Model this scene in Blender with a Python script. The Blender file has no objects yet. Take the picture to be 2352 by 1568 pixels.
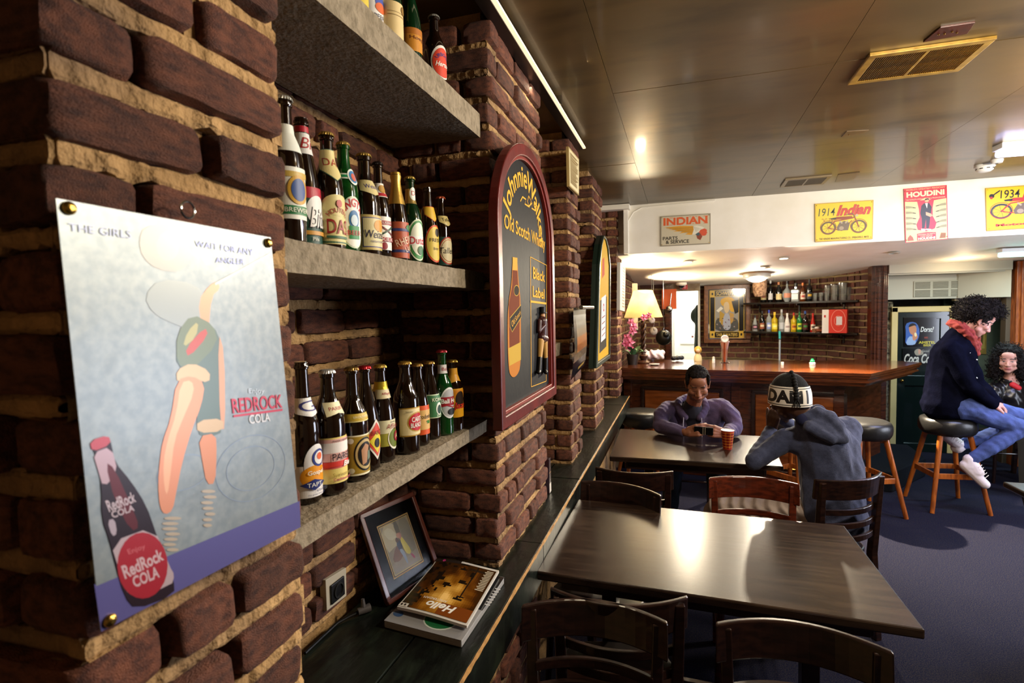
import bpy, bmesh, math, random
import numpy as np
from mathutils import Vector, Matrix, noise
rnd = random.Random(7)
scene = bpy.context.scene
col = scene.collection
V = Vector
PI = math.pi
# ------------------------------------------------------------------ camera
FPX, CX, CY, H = 1250.0, 1176.0, 784.0, 1.75
_Y = V((389, 78, -FPX)).normalized()
_D = FPX * FPX / (78 - 389 * .021)
_Z = -V((.021 * _D, -_D, -FPX)).normalized()
_X = _Y.cross(_Z)
CAMM = Matrix((_X, _Y, _Z))          # rows: world axes in camera space
cd = bpy.data.cameras.new('camera')
cam = bpy.data.objects.new('camera', cd)
col.objects.link(cam)
cam.matrix_world = Matrix.Translation((0, 0, H)) @ CAMM.to_4x4()
cd.sensor_width = 36
cd.lens = FPX * 36 / 2352
cd.clip_start = .02
cd.dof.use_dof = True
cd.dof.focus_distance = 2.1
cd.dof.aperture_fstop = 5.6
scene.camera = cam
# ------------------------------------------------------------------ light and exposure
w = bpy.data.worlds.new('world'); scene.world = w; w.use_nodes = True
w.node_tree.nodes['Background'].inputs[0].default_value = (.55, .62, .8, 1)
w.node_tree.nodes['Background'].inputs[1].default_value = .05
vs = scene.view_settings
vs.view_transform = 'Standard'; vs.look = 'None'; vs.exposure = 0.0; vs.gamma = 1
vs.use_curve_mapping = False
def lamp(name, kind, loc, power, color, size=.1, size_y=None, aim=None, angle=None, blend=.5):
    l = bpy.data.lights.new(name, kind)
    l.energy = power; l.color = color
    if kind == 'AREA':
        l.shape = 'RECTANGLE' if size_y else 'DISK'
        l.size = size
        if size_y: l.size_y = size_y
    else:
        l.shadow_soft_size = size
    if kind == 'SPOT':
        l.spot_size = angle or 1.5; l.spot_blend = blend
    o = bpy.data.objects.new(name, l); col.objects.link(o); o.location = loc
    if aim is not None:
        o.rotation_euler = (V(aim) - V(loc)).to_track_quat('-Z', 'Y').to_euler()
    return o
WARM = (1, .76, .46); NEUT = (1, .88, .70); COOL = (.50, .55, 1.0)
# lamps of the room and added fill lights (their housings are built further down)
lamp('wall_fill_light', 'POINT', (1.25, 1.45, 2.50), 130, NEUT, .11)  # added unseen lamp, fill for the brick wall
lamp('room_fill_light', 'POINT', (1.80, 2.75, 2.50), 75, NEUT, .11)  # added unseen lamp, fill for the room
lamp('led_strip_light', 'AREA', (-.535, 2.25, 2.70), 10, (1, .84, .58), .02, 1.8, aim=(-.2, 2.25, 1.5))
lamp('bar_downlight_a', 'SPOT', (.07, 6.06, 2.20), 95, (1, .86, .62), .03, aim=(.07, 4.9, 0), angle=2.6)
lamp('bar_downlight_b', 'SPOT', (.99, 6.0, 2.20), 420, (1, .86, .64), .02, aim=(1.6, 4.2, 0), angle=2.2)
lamp('bar_downlight_b_core', 'SPOT', (.99, 6.0, 2.20), 1700, (1, .84, .60), .02, aim=(1.72, 4.75, 0), angle=1.0, blend=.9)
lamp('bar_round_light', 'POINT', (.88, 7.26, 2.0), 26, NEUT, .08)
lamp('bar_left_light_a', 'SPOT', (-.42, 6.2, 1.95), 70, (1, .80, .5), .05, aim=(-.2, 6.0, 2.6), angle=2.4)
lamp('bar_left_light_b', 'SPOT', (-.25, 7.3, 1.95), 70, (1, .80, .5), .05, aim=(.1, 7.3, 2.6), angle=2.4)
lamp('kitchen_light', 'POINT', (.15, 9.6, 2.2), 70, (1, .97, .9), .2)
lamp('tube_light_near', 'AREA', (2.70, 4.55, 2.66), 55, COOL, 1.2, .12, aim=(2.70, 4.55, 0))
lamp('tube_light_far', 'AREA', (3.05, 6.15, 2.10), 34, (.6, .9, 1), .7, .12, aim=(3.05, 6.15, 0))
lamp('window_daylight', 'AREA', (4.16, 4.3, 1.30), 95, (.80, .85, 1), 1.7, 1.25, aim=(0, 3.6, 1.15))
lamp('bulkhead_fill_light', 'POINT', (2.30, 3.7, 2.50), 105, NEUT, .11)  # added unseen lamp to brighten the white bulkhead
lamp('hall_light', 'POINT', (2.75, 6.7, 2.02), 5, WARM, .06)
# ------------------------------------------------------------------ helpers
def ray(u, v):
    return CAMM @ V(((u - CX) / FPX, (CY - v) / FPX, -1))
O = V((0, 0, H))
def atz(u, v, z):
    r = ray(u, v); return O + r * ((z - H) / r.z)
def atx(u, v, x):
    r = ray(u, v); return O + r * (x / r.x)
def aty(u, v, y):
    r = ray(u, v); return O + r * (y / r.y)
class Plane:
    """flat surface in the room: origin, right axis, up axis"""
    def __init__(s, o, ax, ay):
        s.o = V(o); s.ax = V(ax).normalized(); s.ay = V(ay).normalized(); s.n = s.ax.cross(s.ay).normalized()
    def uv(s, u, v):
        r = ray(u, v); t = (s.o - O).dot(s.n) / r.dot(s.n)
        p = O + r * t - s.o
        return (p.dot(s.ax), p.dot(s.ay))
    def pt(s, a, b, z=0):
        return s.o + s.ax * a + s.ay * b + s.n * z
def lin(c):
    if isinstance(c, str):
        c = c.lstrip('#'); c = [int(c[i:i + 2], 16) / 255 for i in (0, 2, 4)]
    return tuple(((x / 12.92) if x <= .04045 else ((x + .055) / 1.055) ** 2.4) for x in c)
MATS = {}
def mat(name, color='808080', rough=.5, metal=0, var=None, scale=8, bump=0, bscale=None, trans=0, emit=0, ecol=None,
        coat=0, stretch=(1, 1, 1), attr=False, objrand=0, detail=4, ior=1.45, var2=None, scale2=1.5, sheen=0, spec=None):
    if name in MATS: return MATS[name]
    m = bpy.data.materials.new(name); m.use_nodes = True
    nt = m.node_tree; N = nt.nodes; L = nt.links
    b = N['Principled BSDF']
    b.inputs['Roughness'].default_value = rough
    b.inputs['Metallic'].default_value = metal
    b.inputs['IOR'].default_value = ior
    if spec is not None: b.inputs['Specular IOR Level'].default_value = spec
    if trans: b.inputs['Transmission Weight'].default_value = trans
    if coat: b.inputs['Coat Weight'].default_value = coat; b.inputs['Coat Roughness'].default_value = .08
    if sheen: b.inputs['Sheen Weight'].default_value = sheen
    c0 = lin(color)
    out = None
    tc = N.new('ShaderNodeTexCoord'); mp = N.new('ShaderNodeMapping'); mp.inputs['Scale'].default_value = stretch
    L.new(tc.outputs['Object'], mp.inputs[0])
    if attr:
        a = N.new('ShaderNodeAttribute'); a.attribute_name = 'Col'; out = a.outputs['Color']
    if var:
        nz = N.new('ShaderNodeTexNoise'); nz.inputs['Scale'].default_value = scale; nz.inputs['Detail'].default_value = detail
        L.new(mp.outputs[0], nz.inputs['Vector'])
        r = N.new('ShaderNodeMapRange'); r.inputs[1].default_value = .35; r.inputs[2].default_value = .65
        L.new(nz.outputs[0], r.inputs[0])
        mx = N.new('ShaderNodeMix'); mx.data_type = 'RGBA'
        L.new(r.outputs[0], mx.inputs[0])
        if out: L.new(out, mx.inputs[6])
        else: mx.inputs[6].default_value = (*c0, 1)
        mx.inputs[7].default_value = (*lin(var), 1)
        out = mx.outputs[2]
    if var2:
        nz = N.new('ShaderNodeTexNoise'); nz.inputs['Scale'].default_value = scale2; nz.inputs['Detail'].default_value = 6
        L.new(mp.outputs[0], nz.inputs['Vector'])
        r = N.new('ShaderNodeMapRange'); r.inputs[1].default_value = .48; r.inputs[2].default_value = .68
        L.new(nz.outputs[0], r.inputs[0])
        mx = N.new('ShaderNodeMix'); mx.data_type = 'RGBA'
        L.new(r.outputs[0], mx.inputs[0])
        if out: L.new(out, mx.inputs[6])
        else: mx.inputs[6].default_value = (*c0, 1)
        mx.inputs[7].default_value = (*lin(var2), 1)
        out = mx.outputs[2]
    if objrand:
        oi = N.new('ShaderNodeObjectInfo'); hs = N.new('ShaderNodeHueSaturation')
        r = N.new('ShaderNodeMapRange'); r.inputs[3].default_value = 1 - objrand; r.inputs[4].default_value = 1 + objrand
        L.new(oi.outputs['Random'], r.inputs[0]); L.new(r.outputs[0], hs.inputs['Value'])
        if out: L.new(out, hs.inputs['Color'])
        else: hs.inputs['Color'].default_value = (*c0, 1)
        out = hs.outputs[0]
    if out: L.new(out, b.inputs['Base Color'])
    else: b.inputs['Base Color'].default_value = (*c0, 1)
    if bump:
        nb = N.new('ShaderNodeTexNoise'); nb.inputs['Scale'].default_value = bscale or scale * 4; nb.inputs['Detail'].default_value = 5
        L.new(mp.outputs[0], nb.inputs['Vector'])
        bp = N.new('ShaderNodeBump'); bp.inputs['Strength'].default_value = min(1, bump); bp.inputs['Distance'].default_value = .004 * max(1, bump)
        L.new(nb.outputs[0], bp.inputs['Height']); L.new(bp.outputs[0], b.inputs['Normal'])
    if emit:
        b.inputs['Emission Color'].default_value = (*(ecol or c0), 1); b.inputs['Emission Strength'].default_value = emit
    MATS[name] = m
    return m
def setp(o, label=None, cat=None, group=None, kind=None):
    if label: o['label'] = label
    if cat: o['category'] = cat
    if group: o['group'] = group
    if kind: o['kind'] = kind
    return o
def link(o, parent=None, loc=None, rot=None):
    col.objects.link(o)
    if parent: o.parent = parent
    if loc is not None: o.location = loc
    if rot is not None: o.rotation_euler = rot
    return o
def thing(name, label, cat, loc=(0, 0, 0), rz=0, group=None, rot=None):
    o = bpy.data.objects.new(name, None); o.empty_display_size = .05
    link(o, None, loc, rot or (0, 0, rz)); return setp(o, label, cat, group)
class MB:
    def __init__(s): s.v = []; s.f = []; s.mi = []; s.cur = 0; s.T = None
    def add(s, vs, fs):
        n = len(s.v)
        s.v += [s.T @ V(p) if s.T else V(p) for p in vs]
        s.f += [tuple(i + n for i in f) for f in fs]; s.mi += [s.cur] * len(fs)
        return s
    def box(s, c, d, R=None):
        x, y, z = d[0] / 2, d[1] / 2, d[2] / 2
        vs = [V((sx * x, sy * y, sz * z)) for sx in (-1, 1) for sy in (-1, 1) for sz in (-1, 1)]
        if R is not None: vs = [R @ p for p in vs]
        return s.add([p + V(c) for p in vs], [(0, 1, 3, 2), (4, 6, 7, 5), (0, 4, 5, 1), (2, 3, 7, 6), (0, 2, 6, 4), (1, 5, 7, 3)])
    def bb(s, a, b):
        a = V(a); b = V(b); return s.box((a + b) / 2, [abs(q) for q in (b - a)])
    def prism(s, poly, z0, z1):
        n = len(poly)
        vs = [(p[0], p[1], z0) for p in poly] + [(p[0], p[1], z1) for p in poly]
        return s.add(vs, [tuple(range(n - 1, -1, -1)), tuple(range(n, 2 * n))] + [(i, (i + 1) % n, (i + 1) % n + n, i + n) for i in range(n)])
    def cyl(s, p0, p1, r0, r1=None, n=16, cap=True):
        r1 = r0 if r1 is None else r1
        p0 = V(p0); p1 = V(p1); d = (p1 - p0).normalized()
        a = d.orthogonal().normalized(); b = d.cross(a)
        vs = [p + (a * math.cos(2 * PI * i / n) + b * math.sin(2 * PI * i / n)) * r for p, r in ((p0, r0), (p1, r1)) for i in range(n)]
        fs = [(i, (i + 1) % n, (i + 1) % n + n, i + n) for i in range(n)]
        if cap: fs += [tuple(range(n - 1, -1, -1)), tuple(range(n, 2 * n))]
        return s.add(vs, fs)
    def tube(s, pts, r, n=8, closed=False, flat=None):
        pts = [V(p) for p in pts]; m = len(pts); vs = []
        up = V((0, 0, 1))
        for i, p in enumerate(pts):
            t = (pts[(i + 1) % m] - pts[i - 1]) if closed else (pts[min(i + 1, m - 1)] - pts[max(i - 1, 0)])
            t.normalize()
            a = t.cross(up)
            a = t.orthogonal() if a.length < .1 else a
            a.normalize(); b = t.cross(a)
            rr = r[i] if isinstance(r, (list, tuple)) else r
            fl = flat or 1
            vs += [p + a * rr * math.cos(2 * PI * k / n) + b * rr * fl * math.sin(2 * PI * k / n) for k in range(n)]
        fs = []
        for i in range(m if closed else m - 1):
            j = (i + 1) % m
            fs += [(i * n + k, i * n + (k + 1) % n, j * n + (k + 1) % n, j * n + k) for k in range(n)]
        if not closed: fs += [tuple(range(n - 1, -1, -1)), tuple(range((m - 1) * n, m * n))]
        return s.add(vs, fs)
    def lathe(s, prof, n=24, c=(0, 0, 0)):
        vs = []; c = V(c)
        for r, z in prof:
            vs += [c + V((r * math.cos(2 * PI * k / n), r * math.sin(2 * PI * k / n), z)) for k in range(n)]
        fs = []
        for i in range(len(prof) - 1):
            fs += [(i * n + k, i * n + (k + 1) % n, (i + 1) * n + (k + 1) % n, (i + 1) * n + k) for k in range(n)]
        if prof[0][0] > 1e-5: fs.append(tuple(range(n - 1, -1, -1)))
        if prof[-1][0] > 1e-5: fs.append(tuple(range((len(prof) - 1) * n, len(prof) * n)))
        return s.add(vs, fs)
    def sph(s, c, r, n=12, m=8):
        r = (r, r, r) if not hasattr(r, '__len__') else r
        vs = [V(c) + V((r[0] * math.sin(PI * i / m) * math.cos(2 * PI * k / n), r[1] * math.sin(PI * i / m) * math.sin(2 * PI * k / n), r[2] * math.cos(PI * i / m))) for i in range(m + 1) for k in range(n)]
        fs = [(i * n + k, (i + 1) * n + k, (i + 1) * n + (k + 1) % n, i * n + (k + 1) % n) for i in range(m) for k in range(n)]
        return s.add(vs, fs)
    def grid(s, nx, ny, f):
        vs = [f(i / nx, j / ny) for j in range(ny + 1) for i in range(nx + 1)]
        fs = [(j * (nx + 1) + i, j * (nx + 1) + i + 1, (j + 1) * (nx + 1) + i + 1, (j + 1) * (nx + 1) + i) for j in range(ny) for i in range(nx)]
        return s.add(vs, fs)
    def build(s, name, m, parent=None, origin=None, smooth=False, bevel=0, kind=None, label=None, cat=None, group=None, loc=None, rot=None, weld=True):
        o0 = V(origin) if origin is not None else V((0, 0, 0))
        me = bpy.data.meshes.new(name)
        me.from_pydata([tuple(p - o0) for p in s.v], [], s.f)
        ms = m if isinstance(m, (list, tuple)) else [m]
        for x in ms: me.materials.append(x)
        if len(ms) > 1: me.polygons.foreach_set('material_index', s.mi)
        bm = bmesh.new(); bm.from_mesh(me)
        if weld: bmesh.ops.remove_doubles(bm, verts=bm.verts, dist=1e-6)
        bmesh.ops.recalc_face_normals(bm, faces=bm.faces); bm.to_mesh(me); bm.free()
        if smooth:
            me.polygons.foreach_set('use_smooth', [True] * len(me.polygons))
            try: me.set_sharp_from_angle(angle=.7)
            except Exception: pass
        o = bpy.data.objects.new(name, me)
        link(o, parent, loc if loc is not None else (tuple(o0) if parent is None else None), rot)
        if bevel:
            b = o.modifiers.new('b', 'BEVEL'); b.width = bevel; b.segments = 2; b.limit_method = 'ANGLE'; b.angle_limit = .6
        return setp(o, label, cat, group, kind)
def copy_tree(o, parent=None):
    c = o.copy(); col.objects.link(c)
    if parent: c.parent = parent
    for ch in o.children: copy_tree(ch, c)
    return c
# text outlines as triangles
_tc = {}
def text_tris(s, bold=0, shear=0):
    k = (s, bold, shear)
    if k in _tc: return _tc[k]
    cu = bpy.data.curves.new('t', 'FONT'); cu.body = s; cu.size = 1; cu.resolution_u = 3; cu.offset = bold; cu.shear = shear
    o = bpy.data.objects.new('t', cu); col.objects.link(o)
    me = o.to_mesh()
    vs = [(p.co.x, p.co.y) for p in me.vertices]; fs = [tuple(p.vertices) for p in me.polygons]
    o.to_mesh_clear(); bpy.data.objects.remove(o); bpy.data.curves.remove(cu)
    if vs:
        x0 = min(p[0] for p in vs); x1 = max(p[0] for p in vs); y0 = min(p[1] for p in vs); y1 = max(p[1] for p in vs)
        w_, h_ = max(x1 - x0, 1e-6), max(y1 - y0, 1e-6)
        vs = [((p[0] - x0) / w_, (p[1] - y0) / h_) for p in vs]
        r = (vs, fs, w_ / h_)
    else: r = ([], [], 1)
    _tc[k] = r
    return r
def soft(pts, n=2):
    """round off an outline"""
    for _ in range(n):
        q_ = []
        for i in range(len(pts)):
            a, b_ = pts[i], pts[(i + 1) % len(pts)]
            q_ += [tuple(a[k] * .75 + b_[k] * .25 for k in (0, 1)), tuple(a[k] * .25 + b_[k] * .75 for k in (0, 1))]
        pts = q_
    return pts
class Art:
    """flat print: coloured shapes in one thin mesh; colours live in the attribute Col"""
    def __init__(s, dz=.0004, step=.05): s.v = []; s.f = []; s.c = []; s.z = dz; s.dz = dz * step
    def _add(s, pts, fs, c):
        n = len(s.v); s.v += [(p[0], p[1], s.z) for p in pts]
        s.f += [tuple(i + n for i in f) for f in fs]; s.c += [lin(c)] * len(fs); s.z += s.dz
        return s
    def poly(s, pts, c): return s._add(pts, [tuple(range(len(pts)))], c)
    def rect(s, x0, y0, x1, y1, c, nx=1, ny=1):
        pts = [(x0 + (x1 - x0) * i / nx, y0 + (y1 - y0) * j / ny) for j in range(ny + 1) for i in range(nx + 1)]
        return s._add(pts, [(j * (nx + 1) + i, j * (nx + 1) + i + 1, (j + 1) * (nx + 1) + i + 1, (j + 1) * (nx + 1) + i) for j in range(ny) for i in range(nx)], c)
    def ell(s, cx, cy, rx, ry, c, n=16):
        pts = []
        for i in range(n + 1):
            a = PI * i / n; x = cx - rx * math.cos(a); h = ry * math.sin(a) + 1e-6
            pts += [(x, cy - h), (x, cy + h)]
        return s._add(pts, [(2 * i, 2 * i + 2, 2 * i + 3, 2 * i + 1) for i in range(n)], c)
    def line(s, pts, w, c, closed=False):
        P = [V(p) for p in pts]; n = len(P); q = []
        for i in range(n):
            t = (P[(i + 1) % n] - P[i - 1]) if closed else (P[min(i + 1, n - 1)] - P[max(i - 1, 0)])
            t = V((t.x, t.y)).normalized(); nn = V((-t.y, t.x)) * w / 2
            q += [P[i] + nn, P[i] - nn]
        return s._add(q, [(2 * i, 2 * i + 1, (2 * i + 3) % (2 * n), (2 * i + 2) % (2 * n)) for i in range(n if closed else n - 1)], c)
    def text(s, t, cx, cy, h, c, w=None, bold=0, shear=0, ang=0):
        vs, fs, asp = text_tris(t, bold, shear); w = w or h * asp
        ca, sa = math.cos(ang), math.sin(ang)
        P = [((p[0] - .5) * w, (p[1] - .5) * h) for p in vs]
        return s._add([(cx + x * ca - y * sa, cy + x * sa + y * ca) for x, y in P], fs, c)
    def textq(s, t, tl, tr, br, bl, c, bold=0, shear=0):
        vs, fs, _ = text_tris(t, bold, shear)
        def f(x, y):
            return tuple((tl[k] * (1 - x) + tr[k] * x) * y + (bl[k] * (1 - x) + br[k] * x) * (1 - y) for k in (0, 1))
        return s._add([f(*p) for p in vs], fs, c)
    def textarc(s, t, cx, cy, r, h, c, a0, a1, bold=0, ry=None):
        vs, fs, _ = text_tris(t, bold, 0); ry = ry or r
        pts = []
        for x, y in vs:
            a = a0 + (a1 - a0) * x; k = 1 + (y - .5) * h / r
            pts.append((cx + r * k * math.cos(a), cy + ry * k * math.sin(a)))
        return s._add(pts, fs, c)
    def refine(s, maxe):
        """cut long edges so that the print can follow a curved surface"""
        bm = bmesh.new(); ly = bm.faces.layers.int.new('c'); vs = [bm.verts.new(p) for p in s.v]
        for i, f in enumerate(s.f):
            try: bm.faces.new([vs[k] for k in f])[ly] = i
            except ValueError: pass
        bmesh.ops.triangulate(bm, faces=bm.faces[:])
        for _ in range(7):
            es = [e for e in bm.edges if e.calc_length() > maxe]
            if not es: break
            bmesh.ops.subdivide_edges(bm, edges=es, cuts=1); bmesh.ops.triangulate(bm, faces=[f for f in bm.faces if len(f.verts) > 3])
        bm.verts.index_update(); c = s.c
        s.v = [tuple(p.co) for p in bm.verts]; s.f = [tuple(p.index for p in f.verts) for f in bm.faces]; s.c = [c[f[ly]] for f in bm.faces]; bm.free()
    def build(s, name, mp, m, parent=None, origin=(0, 0, 0), maxe=None, **kw):
        o0 = V(origin)
        if maxe: s.refine(maxe)
        me = bpy.data.meshes.new(name)
        me.from_pydata([tuple(V(mp(*p)) - o0) for p in s.v], [], s.f)
        a = me.color_attributes.new('Col', 'FLOAT_COLOR', 'CORNER')
        d = []
        for f, c in zip(s.f, s.c): d += [c[0], c[1], c[2], 1.0] * len(f)
        a.data.foreach_set('color', d)
        me.materials.append(m)
        o = bpy.data.objects.new(name, me); link(o, parent)
        if parent is None: o.location = o0
        return setp(o, kw.get('label'), kw.get('cat'), kw.get('group'))
M_PRINT = mat('print_paper', attr=True, rough=.45)
M_GLOSS = mat('print_gloss', attr=True, rough=.16, coat=.3)
M_MATTE = mat('print_matte', attr=True, rough=.75, spec=.12)
M_TIN = mat('print_tin', attr=True, rough=.30, metal=.25)
M_DARKW = mat('dark_wood', '2a1710', .28, var='160b08', scale=5, stretch=(2, 14, 14), bump=.05, bscale=30, coat=.3)
M_TABLE = mat('table_wood', '2b1e17', .25, var='1c120d', scale=4, stretch=(1.2, 14, 10), bump=.04, bscale=40, var2='3b2d22', scale2=2.5)
M_REDW = mat('mahogany', '4c2411', .25, var='30150a', scale=4, stretch=(2, 2, 12), coat=.4)
M_REDW2 = mat('mahogany_horizontal', '57290f', .20, var='3c1a09', scale=4, stretch=(2, 12, 12), coat=.5)
M_ORW = mat('orange_wood', '9a4f1c', .35, var='703210', scale=6, stretch=(8, 8, 1.5), coat=.2)
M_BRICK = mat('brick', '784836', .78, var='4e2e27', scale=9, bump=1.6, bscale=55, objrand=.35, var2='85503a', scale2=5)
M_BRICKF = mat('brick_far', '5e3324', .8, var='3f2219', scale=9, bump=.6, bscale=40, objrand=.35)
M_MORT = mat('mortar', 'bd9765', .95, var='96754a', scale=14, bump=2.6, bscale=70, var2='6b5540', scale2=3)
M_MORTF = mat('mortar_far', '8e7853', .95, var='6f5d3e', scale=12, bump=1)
M_WHITE = mat('white_paint', 'f0ebdf', .6, var='e6e0d0', scale=3, bump=.1, bscale=30)
M_BLACKP = mat('black_paint', '0c0e0d', .35, var='161a16', scale=7, bump=.5, bscale=25, var2='232a22', scale2=9)
M_BLACK = mat('black_plastic', '0a0a0b', .35)
M_STEEL = mat('steel', 'b9b9b6', .2, 1)
M_BRASS = mat('brass', 'c09a4a', .25, 1)
M_CONC = mat('concrete', '9a8c76', .9, var='887b66', scale=30, bump=1.4, bscale=90, var2='7a6e5a', scale2=60)
M_LEATH = mat('black_leather', '191817', .36, bump=.5, bscale=18)
def emis(name, c, s):
    return mat(name, c, .5, emit=s)
# voxel-blended figures
def blob(items, vox, smooth=4):
    """items: ('c',p0,r0,p1,r1) capsules or ('e',centre,(rx,ry,rz)[,3x3]) ellipsoids; returns (verts, faces) of their union"""
    bm = bmesh.new()
    for it in items:
        if it[0] == 'c':
            _, p0, r0, p1, r1 = it
            tb = bmesh.new()
            for p, r in ((p0, r0), (p1, r1)):
                bmesh.ops.create_icosphere(tb, subdivisions=2, radius=r, matrix=Matrix.Translation(V(p)))
            bmesh.ops.convex_hull(tb, input=tb.verts)
            bmesh.ops.delete(tb, geom=[x for x in tb.verts if not x.link_faces], context='VERTS')
            me = bpy.data.meshes.new('x'); tb.to_mesh(me); tb.free(); bm.from_mesh(me); bpy.data.meshes.remove(me)
        else:
            R = it[3].to_4x4() if len(it) > 3 else Matrix.Identity(4)
            bmesh.ops.create_icosphere(bm, subdivisions=3, radius=1, matrix=Matrix.Translation(V(it[1])) @ R @ Matrix.Diagonal((*it[2], 1)))
    me = bpy.data.meshes.new('tmp'); bm.to_mesh(me); bm.free()
    o = bpy.data.objects.new('tmp', me); col.objects.link(o)
    md = o.modifiers.new('r', 'REMESH'); md.mode = 'VOXEL'; md.voxel_size = vox
    if smooth:
        ms = o.modifiers.new('s', 'SMOOTH'); ms.factor = .5; ms.iterations = smooth
    dg = bpy.context.evaluated_depsgraph_get()
    ev = o.evaluated_get(dg); em = ev.to_mesh()
    vs = np.zeros(len(em.vertices) * 3); em.vertices.foreach_get('co', vs); vs = vs.reshape(-1, 3)
    ns = np.zeros(len(em.vertices) * 3); em.vertices.foreach_get('normal', ns); ns = ns.reshape(-1, 3)
    fs = [tuple(p.vertices) for p in em.polygons]
    ev.to_mesh_clear(); bpy.data.objects.remove(o); bpy.data.meshes.remove(me)
    return vs, fs, ns
def blob_obj(name, bl, m, parent=None, colf=None, keep=None, disp=None, origin=(0, 0, 0), **kw):
    vs, fs, ns = bl
    if disp is not None: vs = vs + ns * disp(vs, ns)[:, None]
    if keep is not None:
        k = keep(vs)
        fs = [f for f in fs if all(k[i] for i in f)]
    me = bpy.data.meshes.new(name)
    me.from_pydata([tuple(p) for p in (vs - np.array(origin))], [], fs)
    me.polygons.foreach_set('use_smooth', [True] * len(fs))
    if colf is not None:
        c = colf(vs); a = me.color_attributes.new('Col', 'FLOAT_COLOR', 'POINT')
        cc = np.ones((len(vs), 4)); cc[:, :3] = c; a.data.foreach_set('color', cc.ravel())
    me.materials.append(m)
    if keep is not None:
        bm = bmesh.new(); bm.from_mesh(me)
        bmesh.ops.delete(bm, geom=[x for x in bm.verts if not x.link_faces], context='VERTS'); bm.to_mesh(me); bm.free()
    o = bpy.data.objects.new(name, me); link(o, parent)
    if parent is None: o.location = origin
    return setp(o, kw.get('label'), kw.get('cat'))
# ================================================================== SETTING
CEIL = 2.75
def slope_z(y): return 2.28 - .075 * (y - 5.45)
# floor: blue carpet
mc = mat('carpet', '0b102a', 1.0, spec=.04, var='302d30', scale=190, bump=1.2, bscale=320, detail=2, var2='171a2a', scale2=120)
f = MB(); f.bb((-1.2, -1.2, -.08), (5.2, 12, 0)); f.build('floor', mc, kind='structure')
# ceiling: glossy brown painted boards with seams
m_ceil = mat('brown_ceiling', '4a3a20', .36, var='5e4a28', scale=1.6, stretch=(.6, 1.6, 1), bump=.25, bscale=3, coat=.15, var2='35270f', scale2=3.2)
c = MB(); c.bb((-1.2, -1.2, CEIL + .012), (5.2, 5.5, CEIL + .10)); ceil = c.build('ceiling', mat('ceiling_gap', '9a7c44', .7), kind='structure')
seams = [-1.2, -.30, .615, 1.53, 2.45, 3.37, 5.2]; cross = [-1.2, .9, 2.62, 3.9, 5.5]
for i in range(6):
    for j in range(4):
        b = MB(); g = .0009; z0 = CEIL + rnd.uniform(-.0015, .0015)
        b.bb((seams[i] + g, cross[j] + g, z0), (seams[i + 1] - g, cross[j + 1] - g, CEIL + .012)); b.build('ceiling_panel', m_ceil, ceil)
# --- brick runs ----------------------------------------------------
def brick_mesh(name, nx, ny, nz, amp, seed, m):
    bm = bmesh.new(); bmesh.ops.create_cube(bm, size=1)
    me = bpy.data.meshes.new(name)
    bm.free(); bm = bmesh.new()
    idx = {}
    vs = []; fs = []
    def vid(i, j, k):
        if (i, j, k) not in idx:
            idx[(i, j, k)] = len(vs); vs.append(V((i / nx - .5, j / ny - .5, k / nz - .5)))
        return idx[(i, j, k)]
    for i in range(nx):
        for j in range(ny):
            for k in (0, nz): fs.append((vid(i, j, k), vid(i + 1, j, k), vid(i + 1, j + 1, k), vid(i, j + 1, k)))
        for k in range(nz):
            for j in (0, ny): fs.append((vid(i, j, k), vid(i + 1, j, k), vid(i + 1, j, k + 1), vid(i, j, k + 1)))
    for j in range(ny):
        for k in range(nz):
            for i in (0, nx): fs.append((vid(i, j, k), vid(i, j + 1, k), vid(i, j + 1, k + 1), vid(i, j, k + 1)))
    dims = V((.21, .10, .064))
    out = []
    for p in vs:
        q = V((p.x * dims.x, p.y * dims.y, p.z * dims.z))
        ax = [abs(p[a]) > .49 for a in range(3)]
        if sum(ax) >= 2:      # rounded edges and corners
            for a in range(3):
                if ax[a]: q[a] -= math.copysign(.0035 if sum(ax) == 2 else .006, q[a])
        nn = noise.noise_vector(q * 28 + V((seed * 7.3, 0, 0)))
        n2 = noise.noise_vector(q * 9 + V((seed * 3.1, 5, 0)))
        q += nn * amp * .6 + n2 * amp * .9
        out.append((q.x / dims.x, q.y / dims.y, q.z / dims.z))
    me.from_pydata(out, [], fs); bm.from_mesh(me); bmesh.ops.recalc_face_normals(bm, faces=bm.faces); bm.to_mesh(me); bm.free()
    me.polygons.foreach_set('use_smooth', [True] * len(fs)); me.set_sharp_from_angle(angle=.9)
    me.materials.append(m)
    return me
B_HI = [brick_mesh('brick_mesh', 14, 4, 5, .0042, i, M_BRICK) for i in range(8)]
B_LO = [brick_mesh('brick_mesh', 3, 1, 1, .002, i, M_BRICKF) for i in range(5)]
COURSE = .088; BH = .064
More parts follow.
